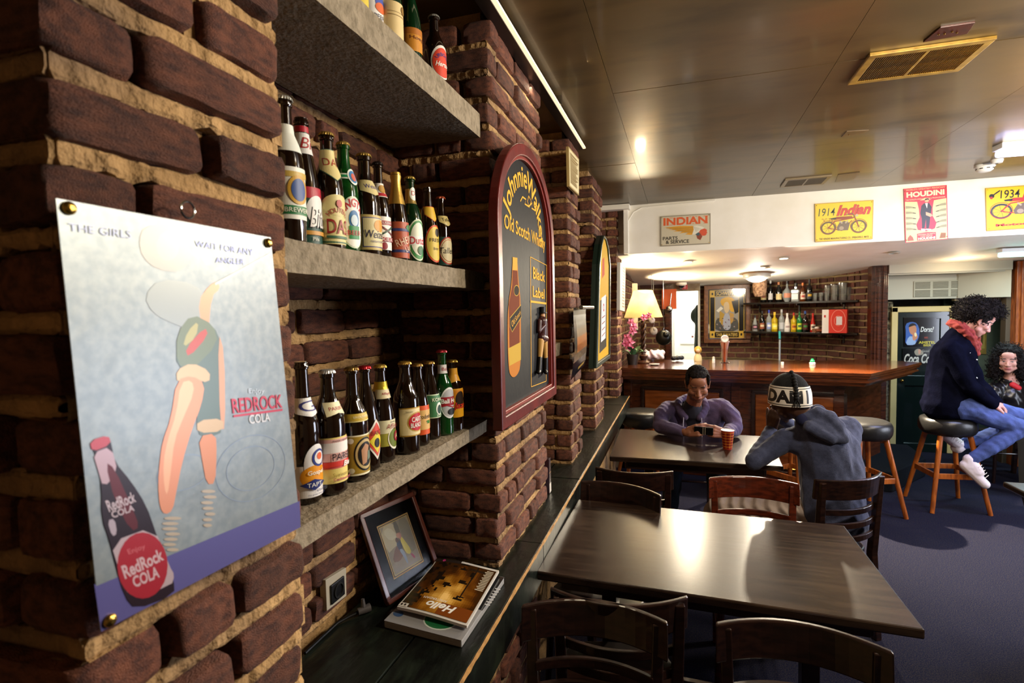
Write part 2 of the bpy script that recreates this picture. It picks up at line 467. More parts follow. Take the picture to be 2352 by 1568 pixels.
def brick_run(wall, mortar, org, u, n, length, z0, z1, hi=True, own_even=True, corner=True, jit=.006, bl=.205, course=COURSE, hdr=.10, zoff=0, vis=None, perp=.014, bh=None):
    """bricks as children of `wall`; bed joints go into the MB `mortar`. corner: bricks interlock at u=0."""
    u = V((u[0], u[1], 0)).normalized(); n = V((n[0], n[1], 0)).normalized(); org = V((org[0], org[1], 0))
    bh = bh or (BH if course == COURSE else course - .017)
    k0 = int(math.floor((z0 - zoff) / course)); k1 = int(math.ceil((z1 - zoff) / course))
    ang = math.atan2(u.y, u.x)
    for k in range(k0, k1):
        zc = zoff + k * course + bh / 2
        if zc - bh / 2 < z0 - .02 or zc > z1: continue
        own = (k % 2 == 0) == own_even
        x = 0.0 if (own or not corner) else hdr + .006
        if not corner and k % 2: x = -bl / 2 - .01
        pat = rnd.random()
        first = True
        while x < length - .02:
            L = bl + rnd.uniform(-.008, .006)
            if first and not own and corner: L = bl * (.5 if rnd.random() < .25 else 1)
            elif rnd.random() < .22: L = hdr
            if x + L > length - .05: L = length - x
            x0 = max(x, 0); Lc = x + L - x0
            if Lc > .025 and (vis is None or vis(x0, zc)):
                me = rnd.choice(B_HI if hi else B_LO)
                prot = rnd.uniform(-jit, jit)
                d = .10
                cpos = org + u * (x0 + Lc / 2) - n * (d / 2 - prot) + V((0, 0, zc + rnd.uniform(-.0025, .0025)))
                b = bpy.data.objects.new('brick', me); col.objects.link(b); b.parent = wall
                b.location = cpos - wall.location
                fl = rnd.choice((0, PI))
                b.rotation_euler = (rnd.uniform(-.02, .02), rnd.uniform(-.012, .012), ang + fl + rnd.uniform(-.02, .02))
                b.scale = (Lc - (perp if hi else .010) * rnd.uniform(.8, 1.2), d, bh * rnd.uniform(.95, 1.05))
                if rnd.random() < .6:     # pointing in the upright joint, set back
                    r = rnd.uniform(.012, .03)
                    mortar.box(org + u * (x0 + Lc) - n * (r + .03) + V((0, 0, zc)), (perp * 1.6, .06, bh * 1.05), Matrix.Rotation(ang, 3, 'Z'))
            x += L; first = False
        # bed joint under this course
        zb = zoff + k * course - (course - bh) / 2; th = (course - bh) / 2 + .002
        N = max(3, int(length / (.011 if hi else .2)))
        prof = [(-.09, -th), (-.004, -th * 1.0), (0, -th * .5), (0, th * .45), (-.005, th), (-.09, th)]
        vsx = []
        for i in range(N + 1):
            xx = (.012 if corner and hi else 0) + (length - (.012 if corner and hi else 0)) * i / N; p = org + u * xx
            a = noise.noise(V((p.x * 9 + k * 3.7, p.y * 9, k * 1.3))); b2 = noise.noise(V((p.x * 40, p.y * 40, k * 2.1)))
            b3 = noise.noise(V((p.x * 90 + k, p.y * 90, 7.7))); rec = (.013 + .010 * a + .006 * b2 + .004 * b3) if hi else .010
            for (pd, pz) in prof:
                o2 = 0 if pd < -.05 else -rec
                zz = pz * (1 + (.45 * b2 + .3 * a + .35 * b3 if pd > -.05 else 0))
                vsx.append(p + n * (pd + o2) + V((0, 0, zb + zz)))
        q = len(prof)
        mortar.add(vsx, [(i * q + j, (i + 1) * q + j, (i + 1) * q + j + 1, i * q + j + 1) for i in range(N) for j in range(q - 1)])
FX = -.595; BX = -.95
def wall_piece(name, build, m=M_MORT):
    """mortar core + beds are the wall's own mesh; bricks are its children"""
    mb = MB(); w = bpy.data.objects.new('tmpw', None)
    holder = bpy.data.objects.new(name, bpy.data.meshes.new(name)); col.objects.link(holder)
    build(holder, mb)
    tmp = mb.build('tmp', m, smooth=False, weld=False)
    holder.data = tmp.data; bpy.data.objects.remove(tmp)
    holder.data.name = name
    holder['kind'] = 'structure'; return holder
ZL = .865
# recess wall behind the shelves and behind the piers
def nb(h, mb):
    mb.bb((-1.2, -1.2, 0), (BX - .045, 8.6, 2.8))
    brick_run(h, mb, (BX, .60), (0, 1), (1, 0), 1.16, ZL, 2.72, corner=False, zoff=.03, jit=.004)
wall_piece('wall_left', nb)
def pier(y0, y1, z0, z1, ymax_cheek=.36, bottom=0, cheek=True, jit=.006, far=False):
    def fn(h, mb):
        mb.bb((-1.1, y0 + .045, bottom), (FX - .045, y1 - .03, 2.75))
        kw = dict(hi=True, zoff=.0, jit=jit)
        brick_run(h, mb, (FX, y0), (0, 1), (1, 0), y1 - y0, z0, z1, own_even=True, **kw)
        if cheek: brick_run(h, mb, (FX, y0), (-1, 0), (0, -1), ymax_cheek, z0, z1, own_even=False, **kw)
    return fn
wall_piece('wall_left_pier', pier(.385, .735, 1.0, 2.5, .36, jit=.008, bottom=ZL))
wall_piece('wall_left_pier', pier(1.725, 2.42, ZL, 2.70, .37, bottom=ZL))
wall_piece('wall_left_pier', pier(3.03, 3.36, ZL, 2.70, .30, bottom=ZL))
wall_piece('wall_left_pier', pier(3.93, 4.40, ZL, 2.70, .25, bottom=ZL))
wall_piece('wall_left_pier', pier(5.42, 5.80, ZL, 2.70, .25, bottom=ZL))
def low(h, mb):
    mb.bb((-1.1, -1.0, 0), (-.66, 5.7, .80))
    brick_run(h, mb, (-.60, 1.05), (0, 1), (1, 0), 1.2, .25, .80, corner=False)
wall_piece('wall_left_base', low)
# pale stone inserts between the piers
for (y0, y1, z) in ((2.44, 3.0, 1.50), (3.38, 3.9, 1.50)):
    b = MB(); b.bb((-.95, y0, z), (-.64, y1, z + .07)); b.build('trim_1', M_CONC, kind='structure', bevel=.006)
# white timber edge where the dark ceiling ends over the pier
b = MB(); b.bb((-1.0, 5.33, 2.70), (-.47, 5.45, 2.745)); b.bb((-.53, 5.40, 2.28), (-.49, 5.45, 2.72)); b.build('trim_2', M_WHITE, kind='structure')
# closing walls out of view
m_dim = mat('dim_plaster', '5b4a38', .8, var='4a3b2c', scale=3)
b = MB(); b.bb((-1.2, -1.3, 0), (5.2, -1.2, 2.8)); b.build('wall_near', m_dim, kind='structure')
# right wall with a daylight window out of view
b = MB()
b.bb((4.2, -1.2, 0), (4.3, 3.3, 2.8)); b.bb((4.2, 5.2, 0), (4.3, 12, 2.8)); b.bb((4.2, 3.3, 0), (4.3, 5.2, .62)); b.bb((4.2, 3.3, 1.98), (4.3, 5.2, 2.8))
b.build('wall_right', m_dim, kind='structure')
# --- bulkhead over the bar -----------------------------------------
SY = 5.45
b = MB()
b.bb((-.50, SY, 2.28), (5.2, SY + .12, 2.84))
ya = SY + .12
b.bb((-.9, SY + .12, 2.39), (5.2, SY + .2, 2.84))
vs_ = [(-.9, ya, 2.28), (5.2, ya, 2.28), (5.2, 9.0, slope_z(9.0)), (-.9, 9.0, slope_z(9.0)), (-.9, ya, 2.40), (5.2, ya, 2.40), (5.2, 9.0, 2.4), (-.9, 9.0, 2.4)]
b.add(vs_, [(0, 1, 2, 3), (4, 5, 6, 7), (0, 1, 5, 4), (1, 2, 6, 5), (2, 3, 7, 6), (3, 0, 4, 7)])
b.build('trim_3', M_WHITE, kind='structure')
b = MB(); b.tube([(-.49, SY - .005, 2.60), (-.44, SY - .005, 2.68), (-.36, SY - .005, 2.72), (.3, SY - .005, 2.735)], .006); b.tube([(-.49, SY - .005, 2.60), (-.49, SY - .005, 2.29)], .006)
b.build('trim_4', M_WHITE, kind='structure')
# --- back wall of the bar -------------------------------------------
pts = [(.26, 8.47), (1.05, 8.40), (1.45, 8.12), (1.77, 7.82), (1.98, 7.47), (2.07, 7.20)]
def backw(h, mb):
    q = [V((a, b_, 0)) for a, b_ in pts]
    for i in range(len(q) - 1):
        u = (q[i + 1] - q[i]); n = V((-u.y, u.x, 0)).normalized() * -1
        nn = V((u.y, -u.x, 0)).normalized()
        L = u.length; uu = u.normalized(); c0 = (q[i] + q[i + 1]) / 2 - nn * .09
        mb.box((c0.x, c0.y, 1.2), (L + .02, .12, 2.4), Matrix.Rotation(math.atan2(u.y, u.x), 3, 'Z'))
        brick_run(h, mb, q[i], uu, nn, L, 1.0, 2.15, hi=False, corner=False, course=.078, bl=.205, jit=.005)
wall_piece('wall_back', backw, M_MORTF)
def backl(h, mb):
    mb.bb((-1.2, 8.12, 0), (-.22, 8.3, 2.4))
    brick_run(h, mb, (-1.0, 8.1), (1, 0), (0, -1), .80, 1.1, 2.1, hi=False, corner=False, course=.078, bl=.205, jit=.005)
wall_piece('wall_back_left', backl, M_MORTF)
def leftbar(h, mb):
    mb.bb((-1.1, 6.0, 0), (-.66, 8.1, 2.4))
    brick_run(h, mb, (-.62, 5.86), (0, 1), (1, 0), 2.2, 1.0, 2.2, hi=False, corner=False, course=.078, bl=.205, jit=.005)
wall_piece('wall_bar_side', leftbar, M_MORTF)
# door posts of the passage behind the bar
b = MB(); b.bb((-.23, 8.05, 0), (-.13, 8.2, 2.12)); b.bb((-.215, 8.03, 0), (-.145, 8.06, 2.12)); b.build('trim_5', M_REDW, kind='structure', bevel=.004)
b = MB(); b.bb((.235, 8.42, 0), (.262, 8.6, 2.1)); b.build('trim_6', M_WHITE, kind='structure')
# bright room beyond: walls, lintel, white door
m_wh = mat('bright_plaster', 'f2f0e8', .6)
b = MB(); b.bb((-.6, 10.2, 0), (1.2, 10.3, 2.4)); b.bb((-.62, 8.3, 0), (-.55, 10.2, 2.4)); b.bb((1.1, 8.6, 0), (1.2, 10.2, 2.4)); b.bb((-.6, 8.3, 2.32), (1.2, 10.3, 2.4)); b.build('wall_kitchen', m_wh, kind='structure')
b = MB(); b.bb((-.14, 8.1, 1.98), (.25, 8.18, 2.12)); b.build('trim_7', mat('dusty_lintel', '6d5c46', .8, var='8a7a60', scale=10), kind='structure')
b = MB(); b.bb((-.12, 10.1, 0), (.52, 10.16, 2.0)); d1 = b.build('door_1', mat('white_door', 'efeee6', .4), kind='structure', bevel=.004)
b = MB(); b.bb((-.02, 10.085, .35), (.42, 10.10, .95)); b.bb((-.02, 10.085, 1.1), (.42, 10.10, 1.35)); b.build('panel', MATS['white_door'], d1, bevel=.004)
# --- bar end column ---------------------------------------------------
p = atz(2004, 815, 1.13); 
b = MB(); b.bb((2.03, 7.02, 0), (2.19, 7.16, slope_z(7.1) + .01)); b.bb((2.055, 6.995, 0), (2.165, 7.03, slope_z(7.0)))
b.bb((2.08, 6.98, 0), (2.10, 7.0, 2.15)); b.bb((2.125, 6.98, 0), (2.145, 7.0, 2.15)); b.build('trim_8', M_REDW, kind='structure', bevel=.004)
# --- hallway: bulkhead with air conditioner, dark door ---------------
b = MB(); b.bb((2.19, 7.0, 2.075), (3.30, 7.06, 2.17)); b.bb((2.19, 7.06, 2.06), (3.30, 7.4, 2.10)); b.bb((2.19, 7.40, 1.79), (3.30, 7.9, 2.12))
b.add([(2.98, 7.38, 1.79), (3.30, 7.02, 1.79), (3.30, 7.06, 1.79), (3.02, 7.42, 1.79), (2.98, 7.38, 2.08), (3.30, 7.02, 2.08), (3.30, 7.06, 2.08), (3.02, 7.42, 2.08)], [(0, 1, 2, 3), (4, 5, 6, 7), (0, 1, 5, 4), (1, 2, 6, 5), (2, 3, 7, 6), (3, 0, 4, 7)])
b.build('trim_9', mat('greyish_white', 'b3b0a2', .6), kind='structure')
m_gr = mat('hall_plaster', '4d5a4c', .8, var='3a463a', scale=4)
def hallw(h, mb):
    mb.bb((2.05, 7.95, 0), (5.2, 8.1, 2.3))
wall_piece('wall_hall', hallw, mat('dark_hall_wall', '1c1712', .8, var='2d241a', scale=20))
b = MB(); b.bb((3.05, 7.90, .2), (3.62, 7.955, 1.80)); b.build('wall_hall_panel', m_gr, kind='structure')
b = MB(); b.bb((3.60, 7.5, 0), (3.66, 7.58, 1.85)); b.bb((3.0, 7.5, 1.76), (3.66, 7.58, 1.82)); b.build('trim_10', mat('cream_trim', 'b9b08e', .6), kind='structure')
# rough dark plaster edge beside the door
b = MB()
for i in range(16):
    z = .0 + i * .11; b.box((2.30 + .025 * math.sin(i * 2.1), 7.50, z + .055), (.14 + .03 * math.sin(i * 1.3), .08, .125))
b.build('trim_11', mat('rough_dark_plaster', '2a241c', .9, var='8c8166', scale=22, bump=2), kind='structure', bevel=.01)
Y0 = 7.45
b = MB()
for (a0, a1, z0, z1) in ((2.355, 2.42, 0, 1.70), (2.93, 2.995, 0, 1.70), (2.355, 2.995, 1.64, 1.705)):
    b.bb((a0, Y0 - .03, z0), (a1, Y0 + .05, z1))
b.build('trim_12', mat('cream_gloss', 'c2ac72', .4), kind='structure', bevel=.006)
m_dk = mat('dark_green_gloss', '0b1613', .18, coat=.4)
b = MB(); b.bb((2.42, Y0, 0), (2.93, Y0 + .05, 1.64)); d2 = b.build('door_2', m_dk, kind='structure')
b = MB()
for (a0, a1, z0, z1) in ((2.42, 2.50, 0, 1.64), (2.85, 2.93, 0, 1.64), (2.50, 2.85, 1.56, 1.64), (2.50, 2.85, .78, .90), (2.50, 2.85, 0, .10)):
    b.bb((a0, Y0 - .02, z0), (a1, Y0, z1))
b.build('door_frame', m_dk, d2, bevel=.004)
b = MB(); b.sph((2.47, Y0 - .04, .84), .016); b.build('door_knob', M_BRASS, d2, smooth=True)
# column at the right edge and its bit of brick wall
b = MB(); b.bb((3.34, 7.0, 0), (3.50, 7.15, 2.16)); b.bb((3.37, 6.97, 0), (3.40, 7.0, 2.16)); b.bb((3.43, 6.97, 0), (3.46, 7.0, 2.16)); b.build('trim_13', M_ORW, kind='structure', bevel=.004)
b = MB(); b.bb((3.30, 7.1, 0), (3.345, 7.2, 2.16)); b.build('trim_14', mat('dim_frame', '4a3c2c', .6), kind='structure')
def rw(h, mb):
    mb.bb((3.52, 7.12, 0), (4.2, 7.3, 2.16))
    brick_run(h, mb, (3.51, 7.10), (1, 0), (0, -1), .5, .9, 2.1, hi=False, corner=False, course=.078, bl=.205)
wall_piece('wall_right_pier', rw, M_MORTF)
# carpeted step beside the bar
b = MB(); b.prism([(1.45, 5.85), (1.86, 5.76), (2.34, 6.38), (2.38, 6.95), (1.6, 7.0)], 0, .19); b.build('trim_15', mat('step_carpet', '15171c', 1.0, spec=.05, bump=1, bscale=200), kind='structure', bevel=.01)
# ================================================================== LEDGE, SHELVES, BAR (things)
lt = thing('wall_ledge', 'long black painted timber ledge running along the brick piers on the left', 'ledge', (-.72, .9, 0))
oy = V((-.72, .9, 0))
yj = [.55, 1.965, 2.78, 3.72, 5.05, 5.60]
m_ledge = mat('ledge_black', '0b0d0b', .32, var='151a15', scale=6, bump=.4, bscale=22, var2='1c231b', scale2=11, stretch=(3, 1, 1))
for i in range(5):
    g = .0025
    z1 = ZL - (.0015 if i % 2 else 0)
    for xa, xb in ((BX, -.705), (-.70, -.512)):
        b = MB(); b.bb((xa + .001, yj[i] + g, ZL - .045), (xb, yj[i + 1] - g, z1)); b.build('plank', m_ledge, lt, origin=oy, bevel=.002)
# worn edge where bare wood shows through the paint
b = MB(); N = 260
vsx = []
for i in range(N + 1):
    y = .55 + 5.05 * i / N; n1 = noise.noise(V((y * 7, 0, 0))); n2 = noise.noise(V((y * 31, 3, 0)))
    wd = max(.0012, .0042 + .0035 * n1 + .0025 * n2)
    xo = -.506 + .0012 * n2
    vsx += [(xo - wd, y, ZL + .0008), (xo + .001, y, ZL - .0008), (xo + .0022, y, ZL - .003 - wd * .7), (xo - .004, y, ZL - .004)]
b.add(vsx, [(i * 4 + j, (i + 1) * 4 + j, (i + 1) * 4 + (j + 1) % 4, i * 4 + (j + 1) % 4) for i in range(N) for j in range(4)])
b.build('worn_edge', mat('bare_wood', 'b98a4a', .5, var='8c6432', scale=30), lt, origin=oy)
b = MB()
for i in range(5): b.bb((-.5115, yj[i] + .003, ZL - .13), (-.505, yj[i + 1] - .003, ZL - .004))
b.build('fascia', m_ledge, lt, origin=oy)
for (z0, z1, tint, lab) in ((1.345, 1.385, 0, 'lowest concrete shelf in the brick recess, above the framed picture'), (1.823, 1.880, 0, 'middle concrete shelf in the brick recess at eye level holding ten close-set bottles'), (2.323, 2.40, 0, 'top concrete shelf close under the ceiling, seen from below')):
    b = MB()
    def conc(nx, ny, fa):
        def g(s, t):
            p = V(fa(s, t)); return p + noise.noise_vector(p * 25) * .0018 + noise.noise_vector(p * 7) * .0015
        b.grid(nx, ny, g)
    xa, xb, ya, yb = -.953, -.632, .66, 1.722
    conc(40, 12, lambda s, t: (xa + (xb - xa) * t, ya + (yb - ya) * s, z1)); conc(40, 12, lambda s, t: (xa + (xb - xa) * t, ya + (yb - ya) * s, z0))
    conc(40, 4, lambda s, t: (xb, ya + (yb - ya) * s, z0 + (z1 - z0) * t)); conc(12, 4, lambda s, t: (xa + (xb - xa) * s, ya, z0 + (z1 - z0) * t)); conc(12, 4, lambda s, t: (xa + (xb - xa) * s, yb, z0 + (z1 - z0) * t))
    b.build('concrete_shelf', M_CONC, origin=(-.79, 1.2, z0), label=lab, cat='shelf')
# bar counter
CF = [V((-.62, 5.745, 0)), V((1.59, 5.48, 0)), V((2.36, 6.58, 0))]
bt = thing('bar_counter', 'long mahogany bar counter with moulded edge and panelled front', 'bar', (.5, 6.0, 0)); ob = V((.5, 6.0, 0))
def off(d):  # counter outline pulled back by d
    e1 = (CF[1] - CF[0]).normalized(); n1 = V((-e1.y, e1.x, 0)); e2 = (CF[2] - CF[1]).normalized(); n2 = V((-e2.y, e2.x, 0))
    nb_ = (n1 + n2).normalized(); k = d / nb_.dot(n1)
    a = CF[0] + n1 * d; bq = CF[1] + nb_ * k; cq = CF[2] + n2 * d
    return [(a.x, a.y), (bq.x, bq.y), (cq.x - e2.x * d, cq.y - e2.y * d), (1.95 - d * .3, 6.95 - d * .3), (1.5, 6.72), (-.62, 6.72)]
b = MB(); b.prism(off(0), 1.108, 1.134); b.prism(off(.012), 1.085, 1.108); b.prism(off(.03), 1.062, 1.085); b.prism(off(.018), 1.045, 1.062); b.prism(off(.045), 1.028, 1.045); b.prism(off(.06), 1.01, 1.028)
b.build('countertop', M_REDW2, bt, origin=ob, bevel=.004)
po = off(.27)
b = MB(); b.prism([po[0], po[1], (po[2][0], po[2][1]), (1.9, 6.9), (1.6, 6.7), (-.6, 6.7)], 0, 1.01); b.build('carcass', M_REDW, bt, origin=ob)
e1 = V((po[1][0] - po[0][0], po[1][1] - po[0][1], 0)); L1 = e1.length; e1.normalize(); n1 = V((e1.y, -e1.x, 0)); A0 = V((po[0][0], po[0][1], 0)); R1 = Matrix.Rotation(math.atan2(e1.y, e1.x), 3, 'Z')
def on(s, z, d): return A0 + e1 * s + n1 * d + V((0, 0, z))
def sof(u): 
    r = ray(u, 880); t = (A0 - O).dot(n1) / r.dot(n1); return ((O + r * t) - A0).dot(e1)
stops = [.04, sof(1683), sof(1955), L1 - .02]
b = MB()
for s in (0.03, sof(1690), L1 - .05): b.box(on(s, .5, .012), (.085, .03, 1.0), R1)
b.box(on(L1 / 2, .06, .008), (L1, .03, .12), R1); b.box(on(L1 / 2, .975, .008), (L1, .03, .07), R1)
b.build('frame_rail', M_REDW, bt, origin=ob, bevel=.003)
for (u0, u1) in ((1470, 1665), (1722, 1950)):
    s0, s1 = sof(u0), sof(u1)
    b = MB(); c_ = (s0 + s1) / 2; b.box(on(c_, .52, .008), (s1 - s0 - .10, .02, .70), R1); b.build('panel', mat('panel_wood', '7a3f17', .25, var='5a2b0e', scale=3, stretch=(2, 2, 10), coat=.4), bt, origin=ob, bevel=.012)
    b = MB()
    for z in (.15, .90): b.box(on(c_, z, .012), (s1 - s0 - .04, .03, .03), R1)
    for s in (s0 + .03, s1 - .03): b.box(on(s, .525, .012), (.03, .03, .75), R1)
    b.build('panel_moulding', M_DARKW, bt, origin=ob, bevel=.004)
b = MB(); b.tube([(-.4, 5.72, .22), (1.5, 5.50, .22)], .018); b.build('foot_rail', M_BRASS, bt, origin=ob, smooth=True)
# ================================================================== BOTTLES
def gmat(name, c, tr): return mat(name, c, .06, trans=tr, ior=1.5, coat=.5)
G_BROWN = gmat('brown_glass', '1c0d05', .25); G_GREEN = gmat('green_glass', '12702a', .75); G_DKGREEN = gmat('dark_green_glass', '0b3317', .4)
G_CLEAR = gmat('clear_glass', 'eef2f0', .92)
def bottle_profile(kind, h, r):
    P = {'long': [(.85, 0), (1, .02), (1, .50), (.97, .56), (.80, .64), (.55, .70), (.44, .76), (.40, .90), (.39, .945), (.47, .95), (.47, .975), (.41, .985), (.41, 1)],
         'slope': [(.85, 0), (1, .02), (1, .44), (.94, .53), (.74, .66), (.52, .78), (.42, .88), (.40, .94), (.48, .945), (.48, .975), (.41, .985), (.41, 1)],
         'euro': [(.85, 0), (1, .02), (1, .52), (.96, .59), (.74, .68), (.50, .75), (.43, .82), (.41, .93), (.48, .94), (.48, .975), (.42, .985), (.42, 1)],
         'steinie': [(.85, 0), (1, .02), (1, .56), (.93, .64), (.68, .72), (.48, .80), (.42, .90), (.41, .94), (.48, .945), (.48, .975), (.41, .985), (.41, 1)]}[kind]
    return [(a * r, z * h) for a, z in P]
def prof_r(P, z):
    for (r0, z0), (r1, z1) in zip(P, P[1:]):
        if z0 <= z <= z1: return r0 + (r1 - r0) * (z - z0) / max(z1 - z0, 1e-6)
    return P[-1][0]
def bottle(label, loc, h, r, glass, kind='long', cap='c9a04c', lab=None, neck=None, foil=None, face=-.35, group=None, cat='bottle', name='beer_bottle', liquid=None):
    t = thing(name, label, cat, loc, 0, group)
    P = bottle_profile(kind, h, r)
    b = MB(); b.lathe(P, 28); b.build('glass_body', glass, t, smooth=True)
    if cap:
        zc = h; b = MB(); rc = P[-1][0] * 1.12
        vsx = []; n = 42
        for (rr, zz, fl) in ((rc * 1.12, zc - .006, .06), (rc * 1.03, zc - .001, .02), (rc * .85, zc + .0015, 0)):
            vsx += [V((rr * (1 + fl * (1 if k % 2 else -1)) * math.cos(2 * PI * k / n), rr * (1 + fl * (1 if k % 2 else -1)) * math.sin(2 * PI * k / n), zz)) for k in range(n)]
        b.add(vsx, [(i * n + k, i * n + (k + 1) % n, (i + 1) * n + (k + 1) % n, (i + 1) * n + k) for i in range(2) for k in range(n)] + [tuple(range(2 * n, 3 * n))])
        b.build('crown_cap', mat('cap_' + cap, cap, .3, .7), t)
    if foil:
        c, z0, z1 = foil; b = MB()
        b.lathe([(prof_r(P, z) + .0006, z) for z in [z0 + (z1 - z0) * i / 8 for i in range(9)]], 28)
        b.build('foil', mat('foil_' + c, c, .3, .6, bump=.3, bscale=60), t, smooth=True)
    def wrap(z_off, fc, taper=True):
        def f(x, y, z):
            zz = z_off + y; R = prof_r(P, min(max(zz, 0), h)) + z + .0003
            a = fc + x / max(r if not taper else prof_r(P, zz), .008)
            return (R * math.cos(a), R * math.sin(a), zz)
        return f
    if lab:
        A = Art(.0007, .7); z0 = lab[0] * h; lab[1](A); A.build('front_label', wrap(z0, face), M_PRINT, t, maxe=.006)
    if neck:
        A = Art(.0007, .7); z0 = neck[0] * h; neck[1](A); A.build('neck_label', wrap(z0, face), M_PRINT, t, maxe=.006)
    return t
def R_(x0, y0, x1, y1, c): return lambda A: A.rect(x0, y0, x1, y1, c, 12, 3)
def spec(*items):
    def f(A):
        for it in items:
            k = it[0]
            if k == 'r': A.rect(*it[1:6], max(2, int(abs(it[3] - it[1]) / .004)), max(1, int(abs(it[4] - it[2]) / .008)))
            elif k == 'e': A.ell(*it[1:6])
            elif k == 't': A.text(*it[1:6], **(it[6] if len(it) > 6 else {}))
            elif k == 'a': A.textarc(*it[1:])
            elif k == 'l': A.line(*it[1:])
            elif k == 'p': A.poly(*it[1:])
    return f
def band(A, hw, y0, y1, c, slope=0, n=14):
    pts = [(-hw + 2 * hw * i / n, y0 + slope * abs(i / n - .5) * -1) for i in range(n + 1)] 
    q = [(-hw + 2 * hw * i / n, y1) for i in range(n + 1)]
    A._add(pts + q, [(i, i + 1, i + n + 2, i + n + 1) for i in range(n)], c)
def vneck(hw, y0, y1, c, drop, edge=None, txt=None, th=.008, tc='8c1c1c'):
    def f(A):
        n = 14
        def strip(hw, y0, y1, drop, c):
            pts = [(-hw + 2 * hw * i / n, y0 - drop * (1 - abs(2 * i / n - 1))) for i in range(n + 1)]
            q = [(-hw + 2 * hw * i / n, y1) for i in range(n + 1)]
            A._add(pts + q, [(i, i + 1, i + n + 2, i + n + 1) for i in range(n)], c)
        if edge: strip(hw + .0015, y0 - .0015, y1 + .0015, drop, edge)
        strip(hw, y0, y1, drop, c)
        if txt: A.text(txt, 0, (y0 + y1) / 2 - drop * .2, th, tc, w=hw * 1.3)
    return f
S1 = 1.385
GL = 'beer bottles on the lowest shelf'
def lowb(label, u, v, h, r, glass, **k):
    p = atz(u, v, S1); p = V((min(p.x - r * .6, -.668), p.y + r * .55, S1 + .0005))
    return bottle(label, p, h, r, glass, group=GL, **k)
lowb('tall brown bottle with white label and orange swirl, leftmost on the lowest shelf', 710, 1158, .275, .030, G_BROWN, kind='long', cap=None, face=-.25,
     lab=(.05, spec(('r', -.042, 0, .042, .062, 'e9e6e4'), ('e', .004, .062, .026, .040, 'e9e6e4'), ('e', .0, .040, .030, .022, 'e8981c'), ('e', .008, .075, .015, .017, '2a3a86'), ('e', .008, .075, .011, .013, 'e9e6e4'), ('e', .008, .078, .006, .007, 'e0602a'), ('t', 'Gospel', .0, .047, .011, 'f6f1d8', {'bold': .02}), ('p', [(-.03, .026), (-.005, .036), (.02, .026), (-.005, .014)], '26306e'), ('t', 'TAPT', -.004, .025, .008, 'f0eee8'), ('t', 'Ober fine', .012, .013, .005, '333a6a', {'shear': .3}), ('t', 'the great little beer', .0, .006, .004, '333a6a'))),
     neck=(.60, vneck(.030, .012, .040, 'f0eeea', .008, None, 'G', .02, '3a3f86')))
lowb('brown bottle with white crown cap and red and yellow label reading PARBO', 768, 1137, .252, .0325, G_BROWN, kind='steinie', cap='d8d8d4', face=-.20,
     lab=(.10, spec(('r', -.042, 0, .042, .093, 'e8d47a'), ('r', -.042, .030, .042, .062, 'd8605a'), ('r', -.042, .045, .042, .090, 'eeb9b0'), ('r', -.042, .062, .042, .083, 'f6efe8'), ('r', -.042, .034, .042, .044, 'e04238'), ('t', 'PARBO BREWERY', .004, .086, .004, '444038'), ('t', 'PARBO', .006, .054, .014, '1c1a20', {'w': .052}), ('t', 'Bier', .014, .038, .011, 'f8f4ee', {'bold': .03, 'shear': .2}), ('t', 'Surinaamse', .002, .018, .007, 'a89038'), ('t', 'Caribbean pride', .004, .008, .007, 'c04a6a', {'bold': .02}))),
     neck=(.62, vneck(.026, .004, .032, 'f0e6b8', -.006, None, 'PARBO', .007, 'b03040')))
lowb('dark bottle with gold neck ring and round black emblem on gold label', 823, 1106, .248, .031, G_BROWN, kind='long', cap='8a6a34', face=-.28,
     lab=(.06, spec(('r', -.040, 0, .040, .088, 'f0e8c4'), ('r', -.039, .004, .039, .085, 'a98a2c'), ('e', .004, .045, .027, .037, '15120e'), ('e', .004, .045, .024, .033, 'c8b078'), ('e', .004, .045, .019, .027, '1a1612'), ('p', [(-.006, .022), (.004, .026), (.008, .045), (.012, .062), (.002, .068), (-.008, .055)], 'b98862'), ('p', [(.006, .030), (.016, .034), (.014, .052), (.008, .05)], '6f8272'), ('e', -.028, .077, .006, .006, 'e8e0c8'), ('e', -.028, .012, .006, .006, 'e8e0c8'))),
     neck=(.53, spec(('r', -.060, 0, .060, .018, 'd2b13e'), ('r', -.060, .0005, .060, .0025, 'f2e6a0'), ('t', 'BROUWERIJ', .0, .010, .006, 'f5ecc0', {'w': .04}))))
lowb('slim bottle with bright red crown cap and pale diamond label', 852, 1082, .243, .0285, G_BROWN, kind='slope', cap='b8232a', face=-.15,
     lab=(.12, spec(('p', [(-.034, .045), (0, .092), (.034, .045), (0, -.004)], 'e8e0d0'), ('p', [(-.029, .045), (0, .084), (.029, .045), (0, .004)], 'd84a34'), ('p', [(-.020, .042), (0, .062), (.020, .042), (0, .012)], 'e8d23c'), ('e', 0, .036, .008, .011, '1c1814'), ('t', 'BARZ', 0, .060, .010, '8a2420', {'w': .03}))))
